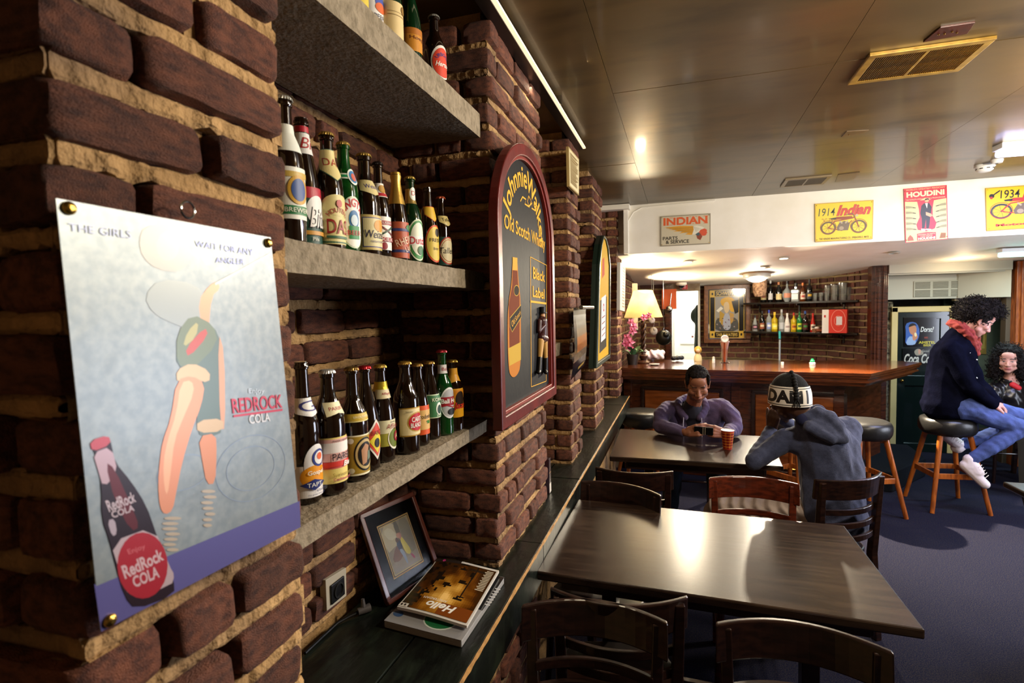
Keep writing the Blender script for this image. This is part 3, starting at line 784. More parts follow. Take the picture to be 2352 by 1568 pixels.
lowb('brown bottle with gold neck foil and cream and olive label with a red shield', 887, 1062, .238, .031, G_BROWN, kind='slope', cap='b8923e', face=-.28, foil=('cdb136', 0.175, .198),
     lab=(.17, spec(('r', -.040, 0, .040, .064, 'a8a23c'), ('r', -.040, .032, .040, .064, 'e6dfb4'), ('e', .012, .018, .022, .028, 'f0ead0'), ('e', .012, .019, .019, .024, '6d7a1e'), ('t', 'ANNO', .006, .059, .004, '6a6440'), ('t', 'Affligem', .010, .047, .016, '98222a', {'shear': .15, 'w': .046}), ('e', .016, .022, .009, .013, 'a01e2c'), ('t', 'A', .016, .023, .012, 'e8d8a0'))),
     neck=(.66, spec(('r', -.028, 0, .028, .022, 'd9cba0'), ('t', 'Affligem', 0, .011, .008, 'b03434', {'w': .026}))))
lowb('wide brown bottle with gold bordered cream label and red oval', 944, 1043, .238, .0335, G_BROWN, kind='steinie', cap='b48c3c', face=-.38,
     lab=(.20, spec(('r', -.042, 0, .042, .074, 'b88f2e'), ('r', -.040, .003, .040, .071, 'ead9a4'), ('e', .008, .036, .029, .026, 'c8a24a'), ('e', .008, .036, .026, .023, 'c0262e'), ('t', 'CARTE', .008, .043, .013, 'f4eee0', {'w': .036, 'bold': .02}), ('t', 'BLANCHE', .008, .028, .012, 'f4eee0', {'w': .042, 'bold': .02}), ('t', 'Speciale', -.016, .064, .005, '504838'))))
lowb('slim brown bottle with orange banded label, half hidden behind the wide cream labelled one', 971, 1024, .224, .028, G_BROWN, kind='slope', cap='a07a3a', face=-.25,
     lab=(.14, spec(('r', -.036, 0, .036, .080, 'df5a24'), ('r', -.036, .014, .036, .068, 'e0b36a'), ('t', 'rodenbach', .004, .050, .012, '2e1c12', {'w': .05}), ('t', '98', .004, .034, .010, '3f8a2a', {'bold': .03}))))
lowb('slim brown bottle with green label showing a white arch', 998, 1009, .223, .0285, G_BROWN, kind='slope', cap='a07a3a', face=-.35,
     lab=(.28, spec(('r', -.036, 0, .036, .068, 'c9d8b4'), ('r', -.036, .003, .036, .065, '3f7a4c'), ('e', .006, .026, .012, .018, 'e8eee0'), ('e', .006, .024, .008, .013, '1d3d26'), ('t', 'KONIG', .004, .053, .010, 'dfe8c8', {'w': .04, 'bold': .02}), ('t', 'BIERE', .004, .008, .005, 'dfe8c8'))))
lowb('green glass bottle with red cap and white label banner reading Bali', 1027, 1000, .252, .031, G_GREEN, kind='long', cap='a8303a', face=-.42,
     lab=(.22, spec(('e', 0, .042, .030, .046, 'e8e8e6'), ('e', 0, .042, .026, .041, 'b9babd'), ('r', -.033, .034, .033, .060, '9a1c26'), ('t', 'Bali Hai', 0, .048, .014, 'f2ece4', {'w': .054, 'bold': .03}), ('l', [(-.032, .032), (-.01, .036), (.01, .028), (.032, .032)], .003, 'b0202c'), ('e', .006, .016, .014, .010, '222426'))),
     neck=(.73, spec(('r', -.024, 0, .024, .026, 'e6e2e0'), ('t', 'Bali', 0, .013, .010, 'b0303a'))))
lowb('short bottle with orange neck paper and bright yellow label, last on the right', 1051, 990, .217, .029, G_BROWN, kind='steinie', cap='b8923e', face=-.40,
     lab=(.20, spec(('r', -.038, 0, .038, .088, 'e6a61e'), ('r', -.038, .058, .038, .084, 'd98a1a'), ('e', .0, .056, .016, .024, '2c1c10'), ('t', 'Jazz', .0, .034, .024, 'c22a1c', {'w': .046, 'shear': .15, 'bold': .03}))),
     neck=(.66, vneck(.024, .006, .050, 'e2a432', -.006)))
S2 = 1.8805
GM = 'beer bottles on the middle shelf'
def midb(label, u, v, h, r, glass, x=-.705, **k):
    p = atx(u, v, x); p = V((x, p.y, S2))
    return bottle(label, p, h, r, glass, group=GM, **k)
midb('large black bottle with white and green crested label, partly behind the brick corner', 652, 260, .262, .0305, G_BROWN, kind='euro', cap='d8d8d0', face=-.35, x=-.685,
     lab=(.16, spec(('r', -.044, 0, .044, .092, 'e8e6d8'), ('r', -.044, .008, .044, .024, '2e7a44'), ('r', -.044, .074, .044, .084, 'c8a850'), ('e', .004, .052, .020, .026, 'c89a34'), ('e', .004, .052, .014, .020, '33508a'), ('t', 'BREWERY', .004, .016, .008, 'f0ecd8'))), neck=(.62, vneck(.03, .0, .05, 'e4e6da', .0, None, None)))
midb('tall bottle with red band and dark green label in white script', 692, 303, .262, .031, G_BROWN, kind='slope', cap=None, face=-.30, x=-.725,
     foil=('1f4a3c', .205, .245), lab=(.04, spec(('r', -.046, 0, .046, .112, '1e4638'), ('r', -.046, .090, .046, .112, 'b01e30'), ('e', .008, .066, .024, .030, 'e6e4de'), ('t', 'Bitb', .010, .052, .042, '1d1a1a', {'w': .044, 'shear': .35, 'bold': .02}), ('t', 'Bitb', .011, .053, .040, 'f0e8e0', {'w': .042, 'shear': .35}), ('r', -.02, .018, .046, .026, 'c89038'), ('t', 'Pils', 0, .010, .007, 'e0dcc8'))),
     neck=(.72, spec(('r', -.022, .044, .022, .056, 'b01e30'), ('r', -.020, 0, .020, .042, 'e2e0da'), ('t', 'Bi', 0, .022, .022, 'a82a2a', {'shear': .3}))))
midb('brown bottle with gold cap and cream label, large red letters DAS', 750, 341, .246, .0310, G_BROWN, kind='euro', cap='c4a456', face=-.30,
     lab=(.06, spec(('r', -.046, 0, .046, .082, 'd8c986'), ('e', 0, .080, .034, .022, 'd8c986'), ('l', [(-.045, .004), (.045, .004)], .003, '3f6a4a'), ('a', 'HOUTENS', 0, .040, .030, .010, 'a8503a', 2.5, .65, .02), ('t', 'DAS', 0, .036, .030, '9c2420', {'w': .050, 'bold': .01}), ('r', -.026, .012, .026, .017, '3f6a4a'), ('e', .0, .083, .006, .008, 'b8443a'))),
     neck=(.64, vneck(.030, .010, .052, 'dccb8a', .022, '3c6a56', 'DAS', .016, 'a83a2c')))
midb('bright green bottle with oval white label reading TSINGTAO around it', 788, 353, .243, .0295, G_GREEN, kind='steinie', cap='c4a456', face=-.35,
     lab=(.06, spec(('e', 0, .054, .032, .056, 'cfe0c0'), ('e', 0, .054, .030, .053, 'f0efe4'), ('a', 'TSINGTAO', 0, .052, .030, .013, 'c4323a', 3.05, .1, .03, .044), ('e', 0, .060, .012, .020, '2e6fa8'), ('r', -.012, .018, .012, .046, '2e8a4c'), ('e', 0, .058, .008, .012, 'c9dbe4'), ('t', 'BEER', 0, .031, .010, 'c4323a'))),
     neck=(.64, spec(('r', -.036, .006, .036, .018, 'e8efe4'), ('r', -.036, .009, .036, .015, '1f8a54'), ('e', .006, .012, .013, .018, 'e8efe4'), ('e', .006, .012, .010, .014, '3f7fb4'), ('e', .006, .011, .006, .009, 'd06a5a'))))
midb('brown bottle with gold cap and wide pale gold label in blue outline', 835, 361, .240, .034, G_BROWN, kind='euro', cap='c4a456', face=-.25,
     lab=(.07, spec(('r', -.048, 0, .048, .080, 'c9b26c'), ('r', -.034, .006, .036, .074, '4a4a86'), ('r', -.032, .008, .034, .072, 'dccf9c'), ('e', .008, .056, .016, .014, 'd89a3c'), ('t', 'Weizen', .0, .036, .018, '26264a', {'w': .058, 'shear': .15}), ('t', 'naturtrub', .0, .020, .006, '55507a'))),
     neck=(.60, vneck(.032, .008, .034, 'd6c68c', .010, None, 'Weizen', .010, '4a4482')))
midb('narrow bottle with dark cap and white label full of small red shields', 867, 377, .236, .0265, G_BROWN, kind='long', cap='2a2320', face=-.30,
     lab=(.10, spec(('r', -.036, 0, .036, .080, 'ece6dc'), ('r', -.024, .060, .024, .070, 'a02832'), ('t', 'KILKENNY', 0, .065, .006, 'f0e8e0', {'w': .036}), ('l', [(-.02, .058), (.02, .034)], .004, '6a1f24'), ('l', [(.02, .058), (-.02, .034)], .004, '2c4a34'), ('r', -.024, .020, .024, .030, 'a02832'), ('t', 'KILK', 0, .025, .008, 'f0e8e0', {'w': .03}), ('e', -.010, .009, .007, .009, '8a2430'))),
     neck=(.64, spec(('r', -.026, 0, .026, .034, 'e8e2d8'), ('r', -.026, .002, .026, .010, 'b02a34'), ('e', 0, .020, .009, .010, 'b88a3c'))))
midb('slim bottle covered in gold foil to the shoulder with a red label', 908, 391, .232, .0285, G_BROWN, kind='slope', cap=None, face=-.30, foil=('c9a048', .150, .2325),
     lab=(.05, spec(('r', -.038, 0, .038, .092, 'b0502e'), ('r', -.038, .014, .038, .021, '33386e'), ('r', -.038, .068, .038, .075, '33386e'), ('e', .014, .078, .012, .008, '3d7a3e'), ('t', 'RHEIN', -.002, .044, .018, 'e6c9a8', {'w': .05, 'ang': .35}), ('t', 'LAND', .012, .026, .013, 'e6c9a8', {'w': .03, 'ang': .35}))))
midb('green bottle with gold neck foil and white oval label with a red D', 940, 389, .238, .0295, G_DKGREEN, kind='long', cap='b99a4a', face=-.35, foil=('b89a58', .165, .205),
     lab=(.07, spec(('e', 0, .050, .032, .056, 'd8e2c0'), ('e', 0, .050, .029, .052, '3c8a44'), ('e', 0, .052, .024, .044, 'e4ead4'), ('r', -.034, .036, .034, .060, 'e9ece4'), ('t', 'Dutch', .0, .048, .020, 'c03a44', {'w': .052, 'bold': .02}), ('e', .004, .022, .010, .012, '2e6a3a'))),
     neck=(.73, spec(('e', 0, .018, .011, .018, 'e6e8dc'), ('t', 'D', 0, .02, .012, 'b0303a'))))
midb('slim bottle with orange bordered yellow oval label, second from the right end', 980, 402, .232, .0285, G_BROWN, kind='slope', cap=None, face=-.30,
     lab=(.08, spec(('e', 0, .050, .033, .054, 'd8542a'), ('e', 0, .050, .029, .049, 'e8cc5c'), ('e', .006, .082, .009, .012, '2a2420'), ('t', 'FRESH', .0, .060, .010, '4a3218', {'w': .04}), ('t', 'bier', 0, .036, .008, '4a3218'))),
     neck=(.58, vneck(.026, .018, .040, 'e6bc3c', .020, 'd8542a')))
midb('short bottle with red rimmed cap and round cream label reading Tallero', 1011, 418, .223, .028, G_BROWN, kind='steinie', cap='c05a3a', face=-.35,
     lab=(.06, spec(('r', -.036, .0, .036, .085, '23463a'), ('e', 0, .044, .031, .042, 'c03a2a'), ('e', 0, .044, .028, .038, 'e8d9a8'), ('e', 0, .044, .025, .034, 'c86a44'), ('e', 0, .044, .024, .032, 'ecdfb6'), ('t', 'Tallero', 0, .044, .018, '1f1a16', {'w': .058, 'shear': .2}))),
     neck=(.60, vneck(.026, .010, .030, 'dcc880', .012, None, 'Taller', .010, '1f1a16')))
# two more small bottles behind the brick corner
bottle('small bottle with blue and gold label peeping out behind the brick corner', (-.845, .86, S2), .16, .028, G_BROWN, 'steinie', 'c9a04c', group=GM, face=-.6, lab=(.12, spec(('r', -.04, 0, .04, .075, 'e0c468'), ('r', -.04, .02, .04, .06, '3f4fa0'), ('e', 0, .04, .014, .016, 'e8e2d0'))))
S3 = 2.4005
GT = 'bottles on the top shelf'
def topb(label, u, v, h, r, glass, x=-.695, **k):
    p = atx(u, v, x); return bottle(label, V((x, p.y, S3)), h, r, glass, group=GT, **k)
topb('bottle with yellow label, first on the top shelf, only its side showing', 815, -30, .24, .028, G_BROWN, kind='long', face=-.2, lab=(.1, spec(('r', -.04, 0, .04, .09, 'd9c04a'))))
topb('bottle with white picture label on the top shelf beside the gold foiled one', 848, -45, .25, .031, G_BROWN, x=-.725, kind='euro', face=-.25, lab=(.16, spec(('e', 0, .05, .034, .052, 'ece8e4'), ('e', .004, .06, .016, .018, '4a5aa8'), ('e', .004, .048, .016, .012, 'd86a3a'), ('t', 'BEER', 0, .026, .010, '2b2a3c'))))
topb('dark bottle with gold foil neck and cream label on the top shelf', 894, -28, .262, .031, G_DKGREEN, kind='slope', cap=None, foil=('cbb04e', .165, .263), face=-.3, lab=(.12, spec(('r', -.040, 0, .040, .085, 'e0c68e'), ('l', [(-.03, .06), (.03, .06)], .001, '7a5a2c'), ('l', [(-.03, .052), (.03, .052)], .001, '7a5a2c'), ('e', .014, .07, .008, .010, '8a6a34'))))
topb('green black bottle with gold screw cap and orange label', 942, 50, .245, .0295, G_DKGREEN, kind='slope', cap=None, foil=('c9992e', .222, .247), face=-.3, lab=(.18, spec(('r', -.040, 0, .040, .060, 'c8862a'), ('r', -.040, .044, .040, .060, 'b06a20'), ('t', 'Hoegh', 0, .034, .012, '6a2c14', {'w': .05}))))
topb('dark bottle with white crown cap and round red label, right end of the top shelf', 998, 100, .222, .0325, G_BROWN, kind='euro', cap='d8d6cc', face=-.35, lab=(.16, spec(('e', 0, .045, .038, .048, 'ece6dc'), ('e', 0, .043, .033, .042, 'd6452e'), ('a', 'URBOCK', 0, .04, .026, .010, '33357a', 2.6, .5, .02), ('t', 'Hertog', 0, .036, .018, 'f4ece4', {'w': .05, 'shear': .3, 'bold': .02}))))
# ================================================================== TIN POSTER
pp = Plane((-.560, .36, 1.3), (0, 1, 0), (-math.sin(.03), 0, math.cos(.03))); q = pp.uv
def cur(pts): return [q(*p) for p in pts]
corners = cur([(128, 455), (622, 545), (690, 1210), (232, 1450)])
pt_ = thing('tin_poster', 'large pale blue tin poster of wading legs and a cola bottle, on the bricks', 'poster', (-.585, .5, 1.5)); op = V((-.585, .5, 1.5))
b = MB(); n4 = 4
b.add([pp.pt(*c, 0) for c in corners] + [pp.pt(*c, -.0015) for c in corners], [(0, 1, 2, 3), (7, 6, 5, 4)] + [(i, (i + 1) % 4, (i + 1) % 4 + 4, i + 4) for i in range(4)])
b.build('tin_sheet', mat('tin_sheet', '7c8486', .34, .35, var='8a908f', scale=90, bump=.35, bscale=9), pt_, origin=op)
A = Art(.0003)
def P_(pts, c, n=1): A.poly(cur(soft(pts, n)), c)
def E_(cx, cy, rx, ry, c, n=16): A.poly(cur([(cx + rx * math.cos(2 * PI * i / 24), cy + ry * math.sin(2 * PI * i / 24)) for i in range(24)]), c)
BLU = '8f9ba6'
P_([(216, 1340), (222, 1345), (688, 1150), (690, 1210), (232, 1450)], '5a558c', 0)
for (cx, cy, rx, ry) in ((575, 1075, 80, 75), (575, 1075, 55, 50), (420, 1085, 60, 40)):
    A.line(cur([(cx + rx * math.cos(a), cy + ry * math.sin(a) - .2 * rx * math.cos(a)) for a in [i * 2 * PI / 28 for i in range(28)]]), .0012, '7f8b98', True)
# girl above, washed out by glare that is put into her colours
P_([(330, 520), (385, 512), (430, 540), (440, 590), (415, 625), (360, 620), (325, 590), (318, 550)], '908d88')
E_(385, 565, 26, 34, '9c948c')
P_([(365, 640), (450, 650), (480, 700), (470, 770), (400, 745), (350, 720), (330, 680)], '8d928f')
P_([(455, 690), (480, 655), (498, 645), (506, 662), (485, 680), (478, 760), (462, 750)], 'c49072')
# shorts
P_([(405, 765), (440, 720), (490, 745), (512, 800), (515, 990), (480, 1005), (450, 995), (455, 900), (470, 870), (405, 850)], '5d6a63')
P_([(405, 765), (440, 720), (490, 745), (500, 790), (440, 850), (405, 835)], '69725f')
P_([(425, 800), (470, 750), (478, 770), (432, 822)], 'a8504a'); P_([(430, 760), (456, 735), (450, 775), (418, 800)], '9c9468')
P_([(500, 760), (515, 810), (517, 985), (505, 985)], 'c08a6c')
P_([(404, 850), (440, 832), (482, 852), (480, 880), (440, 868), (406, 880)], 'b99b78'); P_([(452, 965), (512, 960), (513, 990), (452, 995)], 'b99b78')
# legs
P_([(405, 872), (440, 862), (470, 880), (462, 930), (440, 985), (418, 1060), (404, 1130), (396, 1172), (378, 1182), (366, 1165), (362, 1110), (366, 1060), (372, 1015), (392, 960)], 'cd8666')
P_([(414, 878), (440, 872), (446, 900), (420, 960), (400, 1010), (392, 1080), (384, 1140), (376, 1120), (374, 1060), (384, 1010), (404, 950)], 'd9a07c')
P_([(455, 1002), (495, 994), (497, 1040), (494, 1110), (474, 1112), (464, 1060)], 'c4805e')
for i in range(7):
    E_(478 + 4 * math.sin(i * 2), 1128 + i * 13, 16 - i, 4, 'b0a08c'); E_(392 + 4 * math.cos(i * 2), 1190 + i * 12, 20 - i, 4, 'b0a08c')
P_([(492, 650), (622, 580), (622, 583), (494, 655)], 'b4b0a6', 0)
# bottle drawing
P_([(205, 1012), (248, 998), (256, 1025), (262, 1060), (300, 1105), (335, 1160), (356, 1220), (372, 1270), (398, 1330), (400, 1365), (310, 1400), (284, 1370), (262, 1290), (250, 1240), (232, 1190), (232, 1120), (224, 1060)], '23121a')
P_([(205, 1012), (248, 998), (254, 1020), (210, 1038)], 'a4424a'); P_([(212, 1040), (254, 1024), (270, 1085), (236, 1120), (224, 1080)], 'a88c90')
P_([(240, 1060), (262, 1075), (300, 1160), (320, 1210), (300, 1220), (262, 1150)], '561a20'); P_([(245, 1195), (262, 1190), (268, 1225), (256, 1232)], 'a898a0')
P_([(252, 1245), (352, 1208), (388, 1300), (400, 1320), (392, 1345), (296, 1372), (276, 1320)], 'b29ea2')
E_(326, 1298, 58, 76, 'a0222e')
T_ = lambda t, tl, tr, br, bl, c, **k: A.textq(t, q(*tl), q(*tr), q(*br), q(*bl), c, **k)
T_('RedRock', (240, 1150), (305, 1128), (312, 1152), (250, 1176), 'b9a6a8', bold=.02); T_('COLA', (252, 1175), (305, 1158), (308, 1172), (258, 1190), 'b9a6a8', bold=.02)
T_('Enjoy', (290, 1262), (330, 1248), (334, 1262), (296, 1276), 'c86a70'); T_('RedRock', (276, 1300), (368, 1258), (376, 1285), (286, 1330), 'c8a8ac', bold=.03); T_('COLA', (300, 1325), (360, 1298), (366, 1325), (308, 1350), 'c8a8ac', bold=.03)
T_('Enjoy', (570, 892), (606, 892), (606, 906), (570, 906), 'bfc4c8'); T_('REDROCK', (530, 915), (646, 905), (648, 936), (534, 950), 'b4384a', bold=.02)
P_([(535, 953), (648, 938), (648, 943), (535, 958)], 'b4384a', 0); T_('COLA', (570, 953), (618, 947), (620, 967), (572, 974), 'c8c4c0', bold=.02)
T_('WAIT FOR ANY', (447, 552), (580, 572), (580, 587), (447, 566), '676f9c'); T_('ANGLER', (494, 590), (560, 594), (560, 608), (494, 603), '676f9c'); T_('THE GIRLS', (155, 512), (300, 530), (300, 548), (157, 530), '7f86a0')
A.build('print', lambda a, b_, z: pp.pt(a, b_, z), M_TIN, pt_, op)
for (u, v) in ((156, 478), (614, 558), (250, 1424)):
    c_ = pp.pt(*q(u, v)); b = MB(); b.sph(c_ + V((.002, 0, 0)), (.004, .0068, .0068), 16, 8); b.cyl(c_, c_ + V((.0066, 0, 0)), .0022); b.build('brass_stud', M_BRASS, pt_, origin=op, smooth=True)
c_ = pp.pt(*q(428, 505)); b = MB(); b.tube([c_ + V((.003, .016 * math.cos(a) * .6, .012 + .010 * math.sin(a))) for a in [i * 2 * PI / 16 for i in range(16)]], .0016, 6, True); b.build('hanging_ring', M_STEEL, pt_, origin=op, smooth=True)
# ================================================================== ARCHED WHISKY SIGN
jx = -.528; jp = Plane((jx, 1.5, 1.3), (0, 1, 0), (0, 0, 1)); q = jp.uv
jt = thing('arched_pub_sign', 'tall arched black sign with red frame and whisky bottle, hung on the second brick pier', 'sign', (-.56, 1.93, 1.375)); oj = V((-.56, 1.93, 1.375))
Y0j, Y1j, Z0j, Zs, Rz = 1.552, 2.305, 1.385, 2.02, .315
def arch(d, n=28):
    cy_ = (Y0j + Y1j) / 2; ry = (Y1j - Y0j) / 2 - d; rz = Rz - d
    return [(Y0j + d, Z0j + d), (Y1j - d, Z0j + d)] + [(cy_ + ry * math.cos(PI * i / n), Zs + rz * math.sin(PI * i / n)) for i in range(n + 1)]
def archmesh(o_, i_, x0, x1):
    b = MB(); n = len(o_); vs = [V((x, *p)) for x in (x0, x1) for p in o_]
    if i_:
        vs += [V((x, *p)) for x in (x0, x1) for p in i_]; fs = []
        for i in range(n):
            j = (i + 1) % n
            fs += [(i, j, n + j, n + i), (2 * n + i, 3 * n + i, 3 * n + j, 2 * n + j), (n + i, n + j, 3 * n + j, 3 * n + i), (i, 2 * n + i, 2 * n + j, j)]
        b.add(vs, fs)
    else: b.add(vs, [tuple(range(n)), tuple(range(2 * n - 1, n - 1, -1))] + [(i, (i + 1) % n, (i + 1) % n + n, i + n) for i in range(n)])
    return b
archmesh(arch(.012), None, -.553, -.542).build('backboard', mat('sign_black', '0c0c0d', .6, bump=.2, spec=.25), jt, origin=oj)
M_RED = mat('sign_red', '6e1d18', .38, var='551410', scale=9, bump=.3, bscale=22)
archmesh(arch(0), arch(.040), -.552, -.520).build('frame', M_RED, jt, origin=oj, bevel=.004)
archmesh(arch(.040), arch(.052), -.545, -.528).build('inner_moulding', mat('sign_red2', '7c2a22', .38), jt, origin=oj, bevel=.002)
A = Art(.0005); jy = -.5415
q2 = Plane((jy, 1.5, 1.3), (0, 1, 0), (0, 0, 1)).uv
def JP(pts, c): A.poly([q2(*p) for p in pts], c)
def JL(pts, w_, c, cl=False): A.line([q2(*p) for p in pts], w_, c, cl)
YEL = 'e0a63c'
cyj = (Y0j + Y1j) / 2 - 1.5
A.textarc('JohnnieWalker', cyj, Zs - 1.3 - .035, .235, .098, YEL, 2.78, .08, .015, .235)
JL([(1195, 462), (1200, 452), (1208, 458), (1205, 468), (1214, 474), (1222, 466), (1221, 478), (1230, 484), (1234, 474), (1228, 468)], .006, YEL); JL([(1214, 450), (1211, 462), (1215, 476), (1220, 462), (1214, 450)], .005, YEL)
A.textq('Old Scotch Whisky', q2(1158, 489), q2(1251, 546), q2(1252, 582), q2(1158, 533), YEL, bold=.015)
# painted bottle
bo = [(1177, 590), (1188, 592), (1190, 640), (1195, 680), (1196, 735), (1196, 840), (1188, 862), (1176, 868), (1167, 850), (1165, 740), (1168, 690), (1175, 650)]
JP(soft(bo), 'b3702c'); JP([(1177, 620), (1188, 622), (1189, 645), (1193, 685), (1193, 800), (1170, 800), (1168, 700), (1176, 655)], '6a2f16'); JP([(1177, 590), (1188, 592), (1188, 620), (1177, 620)], 'c99a3e')
JP([(1167, 800), (1196, 785), (1196, 826), (1170, 840)], 'b8963a'); JP([(1171, 730), (1196, 700), (1197, 728), (1176, 762), (1171, 750)], '24201c'); JL([(1171, 730), (1196, 700), (1197, 728), (1176, 762), (1171, 750)], .003, 'b8963a', True)
A.textq('Old Scotch', q2(1174, 738), q2(1195, 711), q2(1195, 722), q2(1176, 752), YEL)
E2 = [(1186 + 6 * math.cos(a), 667 + 12 * math.sin(a)) for a in [i * 2 * PI / 18 for i in range(18)]]; JP(E2, '2c2620'); JL(E2, .0025, 'b8963a', True)
JL([(1218, 590), (1255, 609), (1254, 875), (1220, 888)], .006, YEL, True); JL([(1218, 692), (1255, 697)], .008, YEL)
A.textq('Black', q2(1224, 612), q2(1251, 625), q2(1251, 648), q2(1224, 640), YEL, bold=.02); A.textq('Label', q2(1223, 656), q2(1250, 664), q2(1250, 687), q2(1223, 682), YEL, bold=.02)
A.build('lettering', lambda a, b_, z: V((jy + z, 1.5 + a, 1.3 + b_)), M_MATTE, jt, oj)
# carved figure in top hat
def J(u, v, d=0): p = q2(u, v); return V((jy + .008 + d, 1.5 + p[0], 1.3 + p[1]))
of = J(1240, 860); fig = bpy.data.objects.new('carved_figure', None); link(fig, jt, of - oj); fig['label'] = 'carved man in top hat, brown coat and cream breeches'
def caps(items, name, m_):
    b = MB()
    for a_, r0, b_, r1 in items: b.cyl(a_, b_, r0, r1, 10); b.sph(a_, r0, 10, 6); b.sph(b_, r1, 10, 6)
    b.build(name, m_, fig, origin=of, smooth=True)
caps([(J(1240, 738), .022, J(1240, 770), .020), (J(1234, 738), .011, J(1233, 760), .010), (J(1233, 760), .010, J(1238, 748, .012), .009), (J(1247, 742), .011, J(1250, 788, -.004), .012), (J(1238, 775), .020, J(1246, 778), .018)], 'coat', mat('figure_coat', '3c1a1a', .35))
caps([(J(1237, 782), .015, J(1235, 822), .010), (J(1245, 782), .015, J(1248, 822), .010)], 'breeches', mat('figure_cream', 'c89a52', .4))
caps([(J(1235, 822), .011, J(1233, 852), .010), (J(1233, 853), .010, J(1229, 855, .006), .008), (J(1248, 822), .011, J(1248, 850), .010), (J(1248, 852), .010, J(1245, 855, .008), .008)], 'boots', mat('figure_boots', '17120f', .3))
caps([(J(1241, 726), .011, J(1241, 721), .010)], 'head', mat('figure_skin', 'c08a5c', .5))
b = MB(); b.cyl(J(1241, 718), J(1241, 705), .011, .013, 14); b.cyl(J(1241, 719), J(1241, 717), .019, .019, 14); b.build('top_hat', mat('figure_hat', '1a1a1c', .35), fig, origin=of, smooth=True)
# ================================================================== THINGS FURTHER ALONG THE LEFT WALL
def flatpic(name, label, cat, pln, cs, thick, m_, frame=None):
    t = thing(name, label, cat, tuple(pln.pt(*cs[0])))
    o_ = pln.pt(*cs[0]); b = MB()
    b.add([pln.pt(*c, 0) for c in cs] + [pln.pt(*c, -thick) for c in cs], [(0, 1, 2, 3), (7, 6, 5, 4)] + [(i, (i + 1) % 4, (i + 1) % 4 + 4, i + 4) for i in range(4)])
    b.build('backing', m_, t, origin=o_, bevel=.001)
    return t, o_
np_ = Plane((-.57, 3.0, 1.75), (0, 1, 0), (0, 0, 1)); q = np_.uv
cs = [q(1306, 336), q(1330, 365), q(1330, 449), q(1308, 428)]
nt_, on_ = flatpic('framed_notice', 'small cream framed notice of fine print high on the third pier', 'notice', np_, cs, .015, mat('notice_frame', 'a88f5a', .4))
A = Art(.0005)
def inset(c, k): 
    m_ = [sum(p[i] for p in c) / 4 for i in (0, 1)]; return [(m_[0] + (p[0] - m_[0]) * k, m_[1] + (p[1] - m_[1]) * k) for p in c]
A.poly(inset(cs, .93), 'ded2a8')
ii = inset(cs, .78)
for i in range(22):
    t0 = i / 22 + .01; a_ = tuple(ii[0][k] * (1 - t0) + ii[3][k] * t0 for k in (0, 1)); b_ = tuple(ii[1][k] * (1 - t0) + ii[2][k] * t0 for k in (0, 1))
    A.line([a_, tuple(a_[k] + (b_[k] - a_[k]) * rnd.uniform(.7, 1) for k in (0, 1))], .006, '8a7448')
A.build('print', lambda a, b_, z: np_.pt(a, b_, z), M_PRINT, nt_, on_)
# dark curling calendar poster
kp = Plane((-.55, 3.0, 1.75), (0, 1, 0), (0, 0, 1)); q = kp.uv
t = thing('hanging_print', 'dark sunset print with curled glossy top hanging on the third pier', 'poster', (-.55, 3.15, 1.4)); ot = V((-.55, 3.15, 1.4))
tl, tr, br, bl = q(1322, 706), q(1350, 706), q(1340, 838), q(1310, 874)
A = Art(.0004)
def kbil(x, y): return tuple((tl[k] * (1 - x) + tr[k] * x) * y + (bl[k] * (1 - x) + br[k] * x) * (1 - y) for k in (0, 1))
cols = ['171a20', '1d2028', '2f2620', '8a4c1c', 'b06a28', '8f7a5e', '7d7a6c', '6a6a62', '4a4438']
for j in range(9):
    for i in range(5):
        A.poly([kbil(i / 5, j / 9), kbil((i + 1) / 5, j / 9), kbil((i + 1) / 5, (j + 1) / 9), kbil(i / 5, (j + 1) / 9)], cols[j] if i else '14161c')
for i in range(6): A.poly([kbil(.3 + i * .1, .02), kbil(.36 + i * .1, .02), kbil(.36 + i * .1, .22 + .05 * (i % 3)), kbil(.3 + i * .1, .2)], '0c0e14')
A.poly([kbil(.45, .05), kbil(.9, .05), kbil(.9, .09), kbil(.45, .09)], 'a88a4a')
def bend(a, b_, z):
    s = (b_ - min(bl[1], br[1])) / .5
    return kp.pt(a, b_, z * .2 + .02 * max(0, s - .75) * 2 + .012 * math.sin(s * 6))
A.build('print', bend, M_GLOSS, t, ot)
b = MB(); p0, p1 = kp.pt(*tl, .03), kp.pt(*tr, .03); b.tube([p0, p1], .012, 10); b.build('curled_top', mat('curl_gloss', '5a544c', .15, .4), t, origin=ot, smooth=True)
# green framed arched sign on the fourth pier
gp = Plane((-.53, 4.0, 1.75), (0, 1, 0), (0, 0, 1)); q = gp.uv
gt = thing('green_framed_sign', 'tall dark green framed yellow sign with arched top on the fourth pier', 'sign', (-.55, 4.1, 1.3)); og = V((-.55, 4.1, 1.3))
gc = [q(1371, 846), q(1402, 822), q(1403, 610), q(1399, 570), q(1394, 548), q(1388, 540), q(1383, 560), q(1378, 606)]
def ring(c, k, x0, x1):
    i_ = inset_n(c, k); n = len(c); b = MB()
    vs = [gp.pt(*p, z) for z in (x0, x1) for p in c] + [gp.pt(*p, z) for z in (x0, x1) for p in i_]; fs = []
    for i in range(n):
        j = (i + 1) % n; fs += [(i, j, n + j, n + i), (2 * n + i, 3 * n + i, 3 * n + j, 2 * n + j), (n + i, n + j, 3 * n + j, 3 * n + i), (i, 2 * n + i, 2 * n + j, j)]
    b.add(vs, fs); return b
